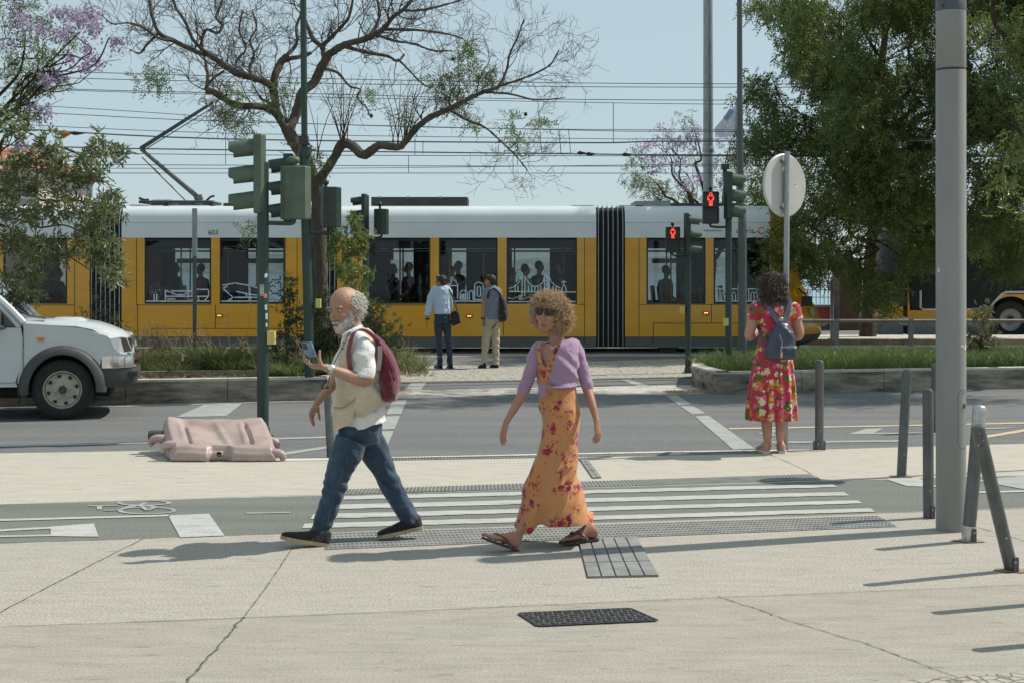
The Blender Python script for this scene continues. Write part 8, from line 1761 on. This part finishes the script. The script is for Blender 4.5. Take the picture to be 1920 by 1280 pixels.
MB().tube([pt(1452, 648, DD, -.315), pt(1466, 647, DD, -.318), pt(1483, 646, DD, -.30)], .004, 5, 3).build("zip", mat("zip_light", (.30, .31, .33), .4, .4), pk)
MB().tube([pt(1452, 625, DD, -.265), pt(1456, 640, DD, -.285), pt(1453, 655, DD, -.31)], .008, 6, 3).build("flap_edge", mat("zip_light2", (.24, .26, .32), .4), pk)
MB().ell(pt(1453.5, 661, DD, -.325), (.012, .008, .032)).build("tag", mat("tag_rose", (.62, .36, .28), .5), pk); MB().lathe(pt(1458, 598, DD, -.20), [(.018, 0), (.022, .004), (.018, .008)], 14, (0, 1, 0)).build("strap_ring", M_STEEL, pk)

# ---------------------------------------------------------------- two men waiting by the tram
def backman(label, cx, py_feet, d, k, hair, hdir, shirt, pants, arm_keys, torso, legs, feet, sleeve_long, grp="pedestrians", shoes=M_SHOE, headc=None, belt=True):
    o = thing("person", label, "person", (W(cx, py_feet, d)[0], d, -.03), grp); L = lambda b, keys, n=12, m=4: limb(b, keys, d, n, m)
    hc = pt(headc[0], headc[1], d, .0); b = MB(); A, hfr, hmat = head_pieces(b, hc, hdir, 1.0)
    tx0, ty0 = (torso[0][0] + torso[0][2]) / 2, torso[0][1]
    L(b, [(headc[0] + 2, headc[1] + 8, 0, 5.8), (tx0, ty0, 0, 6.2), (tx0, ty0 + 6, 0, 9)])
    ins = [(a + 1.5, y0, c - 1.5, y1, r - .015, s) for a, y0, c, y1, r, s in torso]; b.tubegrid(sil(ins, d, 20, 3))
    for ak in arm_keys:
        L(b, ak); p, q_ = pt(*ak[-1][:2], d, ak[-1][2]), pt(*ak[-2][:2], d, ak[-2][2]); hand(b, p, p - q_ + np.array([0, 0, -.02]), [1 if ak[0][0] < cx else -1, .2, 0], 1 if ak[0][0] < cx else -1, 1.0, .3, .1, .5)
    for lk in legs: L(b, [(x, y, dy, r - 1.5) for x, y, dy, r in lk])
    b.remesh("body", M_SKIN_T, o, .0095, 3)
    face_parts(o, A, hmat, 1.0)
    hb = MB(); hb.ell(A(-.022, 0, .042), (.10, .085, .088), hmat); hb.ell(A(-.06, 0, -.01), (.052, .072, .06), hmat); hb.ell(A(.05, 0, .098), (.05, .06, .028), hmat); hb.remesh("hair", hair, o, .008, 2, lambda V, N: V + N * (.009 * nz(V, 90))[:, None])
    b = MB(); b.tubegrid(sil(torso, d, 36, 5))
    for ak in arm_keys:
        kk_ = ak[:-1] if sleeve_long else ak[:2]; L(b, [(x, y, dy, r + 1.8) for x, y, dy, r in ([(ak[0][0] * .8 + tx0 * .2, ak[0][1] - 1, 0, ak[0][3])] + list(kk_))], 14)
    b.remesh("shirt", shirt, o, .0105, 2, folds(.007, 22, 40, cx * .1, -1, 7))
    b = MB(); t_ = torso[-1]; b.tubegrid(sil([(t_[0] + .5, t_[1] - 6, t_[2] - .5, t_[3] - 6, t_[4] - .012, 0), (t_[0], t_[1] + 3, t_[2], t_[3] + 3, t_[4], 0), (t_[0], t_[1] + 16, t_[2], t_[3] + 16, t_[4] - .01, 0)], d, 26, 3))
    for lk in legs: L(b, lk, 16)
    b.remesh("trousers", pants, o, .0105, 2, folds(.007, 20, 52, cx, 1, 8))
    if belt: MB().lathe(pt((t_[0] + t_[2]) / 2, t_[1] + 1, d), [(.15, 0)] * 2, 8) if False else None
    for (hx, hy), (qx, qy) in feet: shoe(o, G(hx, hy, -.03), G(qx, qy, -.03), .10, .10, shoes, M_SHOE)
    return o, A, hfr, hmat
dA_ = G(830, 691, -.03)[1]; M_BLUE = cloth("shirt_pale_blue", (.42, .52, .64), .06, 200); M_JN = cloth("jeans_dark", (.022, .032, .05), .35, 300, col2=(.035, .055, .085)); M_KH = cloth("chinos_beige", (.40, .345, .25), .1, 260); M_POLO = cloth("polo_grey_blue", (.17, .195, .23), .12, 220)
ma, A, hfr, hmat = backman("man in pale blue shirt and dark jeans facing the tram, bag at hip", 829, 691, dA_, 0, M_HDARK, [-.80, .58, -.08], M_BLUE, M_JN,
    [[(815, 545, 0, 6.0), (808, 560, -.02, 5.4), (804.5, 577, -.03, 4.8), (802, 592, -.02, 4.0), (800.5, 601, -.02, 3.4)], [(839, 545, .02, 6.0), (842, 560, .05, 5.4), (842, 575, .12, 4.8), (838, 585, .22, 4.0), (835, 588, .25, 3.4)]],
    [(822, 536, 836, 535, .07, 0), (812, 541, 842, 540, .115, 0), (809, 550, 844, 549, .13, 0), (810, 565, 843, 565, .135, 0), (813, 580, 844, 580, .13, 0), (814, 589, 844, 589, .13, 0)],
    [[(821, 602, -.0, 8.4), (822, 625, 0, 7.4), (823, 645, -.01, 6.0), (824.5, 668, 0, 5.2), (825, 683, 0, 5.6)], [(837, 602, .0, 8.4), (839, 625, .02, 7.4), (841, 645, .02, 6.0), (843, 668, .04, 5.2), (843, 683, .04, 5.6)]],
    [((827, 691), (817, 688)), ((846, 691), (842, 687.5))], True, headc=(827, 529))
mb = MB(); mb.tube([A(.085, .05, .012), A(.06, .078, .014), A(-.0, .082, .01)], .006, 6); mb.ell(A(.078, .045, .006), (.012, .018, .014), hmat); mb.ell(A(.086, .02, .006), (.010, .018, .014), hmat); mb.build("sunglasses", M_SG, ma)
bb = MB(); bb.ell(A(.05, 0, -.08), (.045, .052, .045), hmat); bb.remesh("beard", M_HDARK, ma, .009, 1); MB().tube([A(.02, .06, .115), A(.05, .02, .125), A(.05, -.03, .124)], .008, 6).build("raised_glasses", mat("glint", (.7, .6, .4), .2, .6), ma)
sbg = thing("shoulder_bag", "black shoulder bag hanging at the hip of the man in the pale blue shirt", "bag", pt(855, 612, dA_, -.02))
def flatbag(o, pts, y0, th, m, nm): mb = MB(); mb.prism([pt(x, y, dA_, y0) for x, y in pts], (0, th, 0)); ob = mb.build(nm, m, o, 30); md = ob.modifiers.new("b", 'BEVEL'); md.width = .018; md.segments = 3; return ob
M_BAG = cloth("bag_black", (.022, .022, .026), .3, 120, .7); flatbag(sbg, [(845, 587), (850, 583), (858, 582), (861, 590), (864, 606), (853, 610), (847, 612), (845, 600)], -.10, .2, M_BAG, "bag")
MB().strap([pt(858, 584, dA_, -.02), pt(853, 570, dA_, -.04), pt(848, 555, dA_, -.06), pt(842, 543, dA_, -.05), pt(836, 538, dA_, 0)], .035, .006, [1, 0, .4]).build("strap", mat("bag_strap_grey", (.14, .14, .15), .7), sbg)
dB_ = G(915, 690, -.03)[1]
mb_, A, hfr, hmat = backman("man in grey blue polo shirt and beige trousers wearing a black backpack, facing the tram", 918, 690, dB_, 0, M_HDARK, [-.86, .48, .02], M_POLO, M_KH,
    [[(912, 548, -.02, 6.4), (909, 562, -.04, 5.8), (907, 577, -.04, 4.6), (906, 592, -.05, 3.7), (905.5, 600, -.05, 3.3)], [(933, 547, .03, 6.2), (936, 562, .08, 5.6), (935, 577, .16, 4.6), (930, 588, .24, 3.7), (927, 592, .27, 3.3)]],
    [(915, 537, 930, 536, .07, 0), (909, 543, 936, 541, .12, 0), (908, 553, 939, 551, .14, 0), (908, 570, 938, 570, .14, 0), (907, 588, 937, 588, .14, 0), (907, 599, 936, 599, .14, 0)],
    [[(914, 612, -.02, 9.2), (912, 632, -.02, 8.2), (909.5, 652, -.02, 6.8), (908, 672, -.02, 6.0), (907.5, 683, -.02, 6.2)], [(928, 612, .02, 9.4), (929, 632, .03, 8.4), (929.5, 652, .04, 7.0), (930, 672, .05, 6.2), (930, 683, .05, 6.4)]],
    [((911, 690.5), (897, 690)), ((933, 689.5), (919, 688.5))], False, headc=(919, 528))
bk2 = thing("backpack", "black backpack on the man in the grey blue polo by the tram", "backpack", pt(944, 604, dB_, 0)); b = MB(); b.tubegrid(sil([(934, 549, 942, 553, .04, -.02), (935, 556, 947, 560, .10, -.02), (936, 575, 952, 577, .14, -.02), (936, 592, 953, 592, .15, -.02), (936, 601, 949, 602, .12, -.02), (938, 604, 945, 604, .04, -.02)], dB_, 24, 4)); b.remesh("bag", M_BAG, bk2, .011, 2, folds(.006, 24, 30, 3, 1, 8))
MB().strap([pt(938, 553, dB_, -.10), pt(932, 545, dB_, -.13), pt(924, 541, dB_, -.12), pt(917, 546, dB_, -.12), pt(915, 560, dB_, -.13)], .05, .008, [.4, -.4, 0]).build("shoulder_strap", M_BAG, bk2)
MB().strap([pt(937, 600, dB_, -.10), pt(930, 607, dB_, -.15), pt(923, 616, dB_, -.15)], .02, .005, [.5, 0, .5]).build("loose_strap", M_BAG, bk2)
for o, x, y, d_, dy in ((ma, 801.5, 598, dA_, -.02), (mb_, 905.8, 597, dB_, -.05)): MB().lathe(pt(x, y, d_, dy), [(.040, -.015), (.042, 0), (.040, .015)], 12, (.1, 0, 1)).build("watch", M_LENS, o)
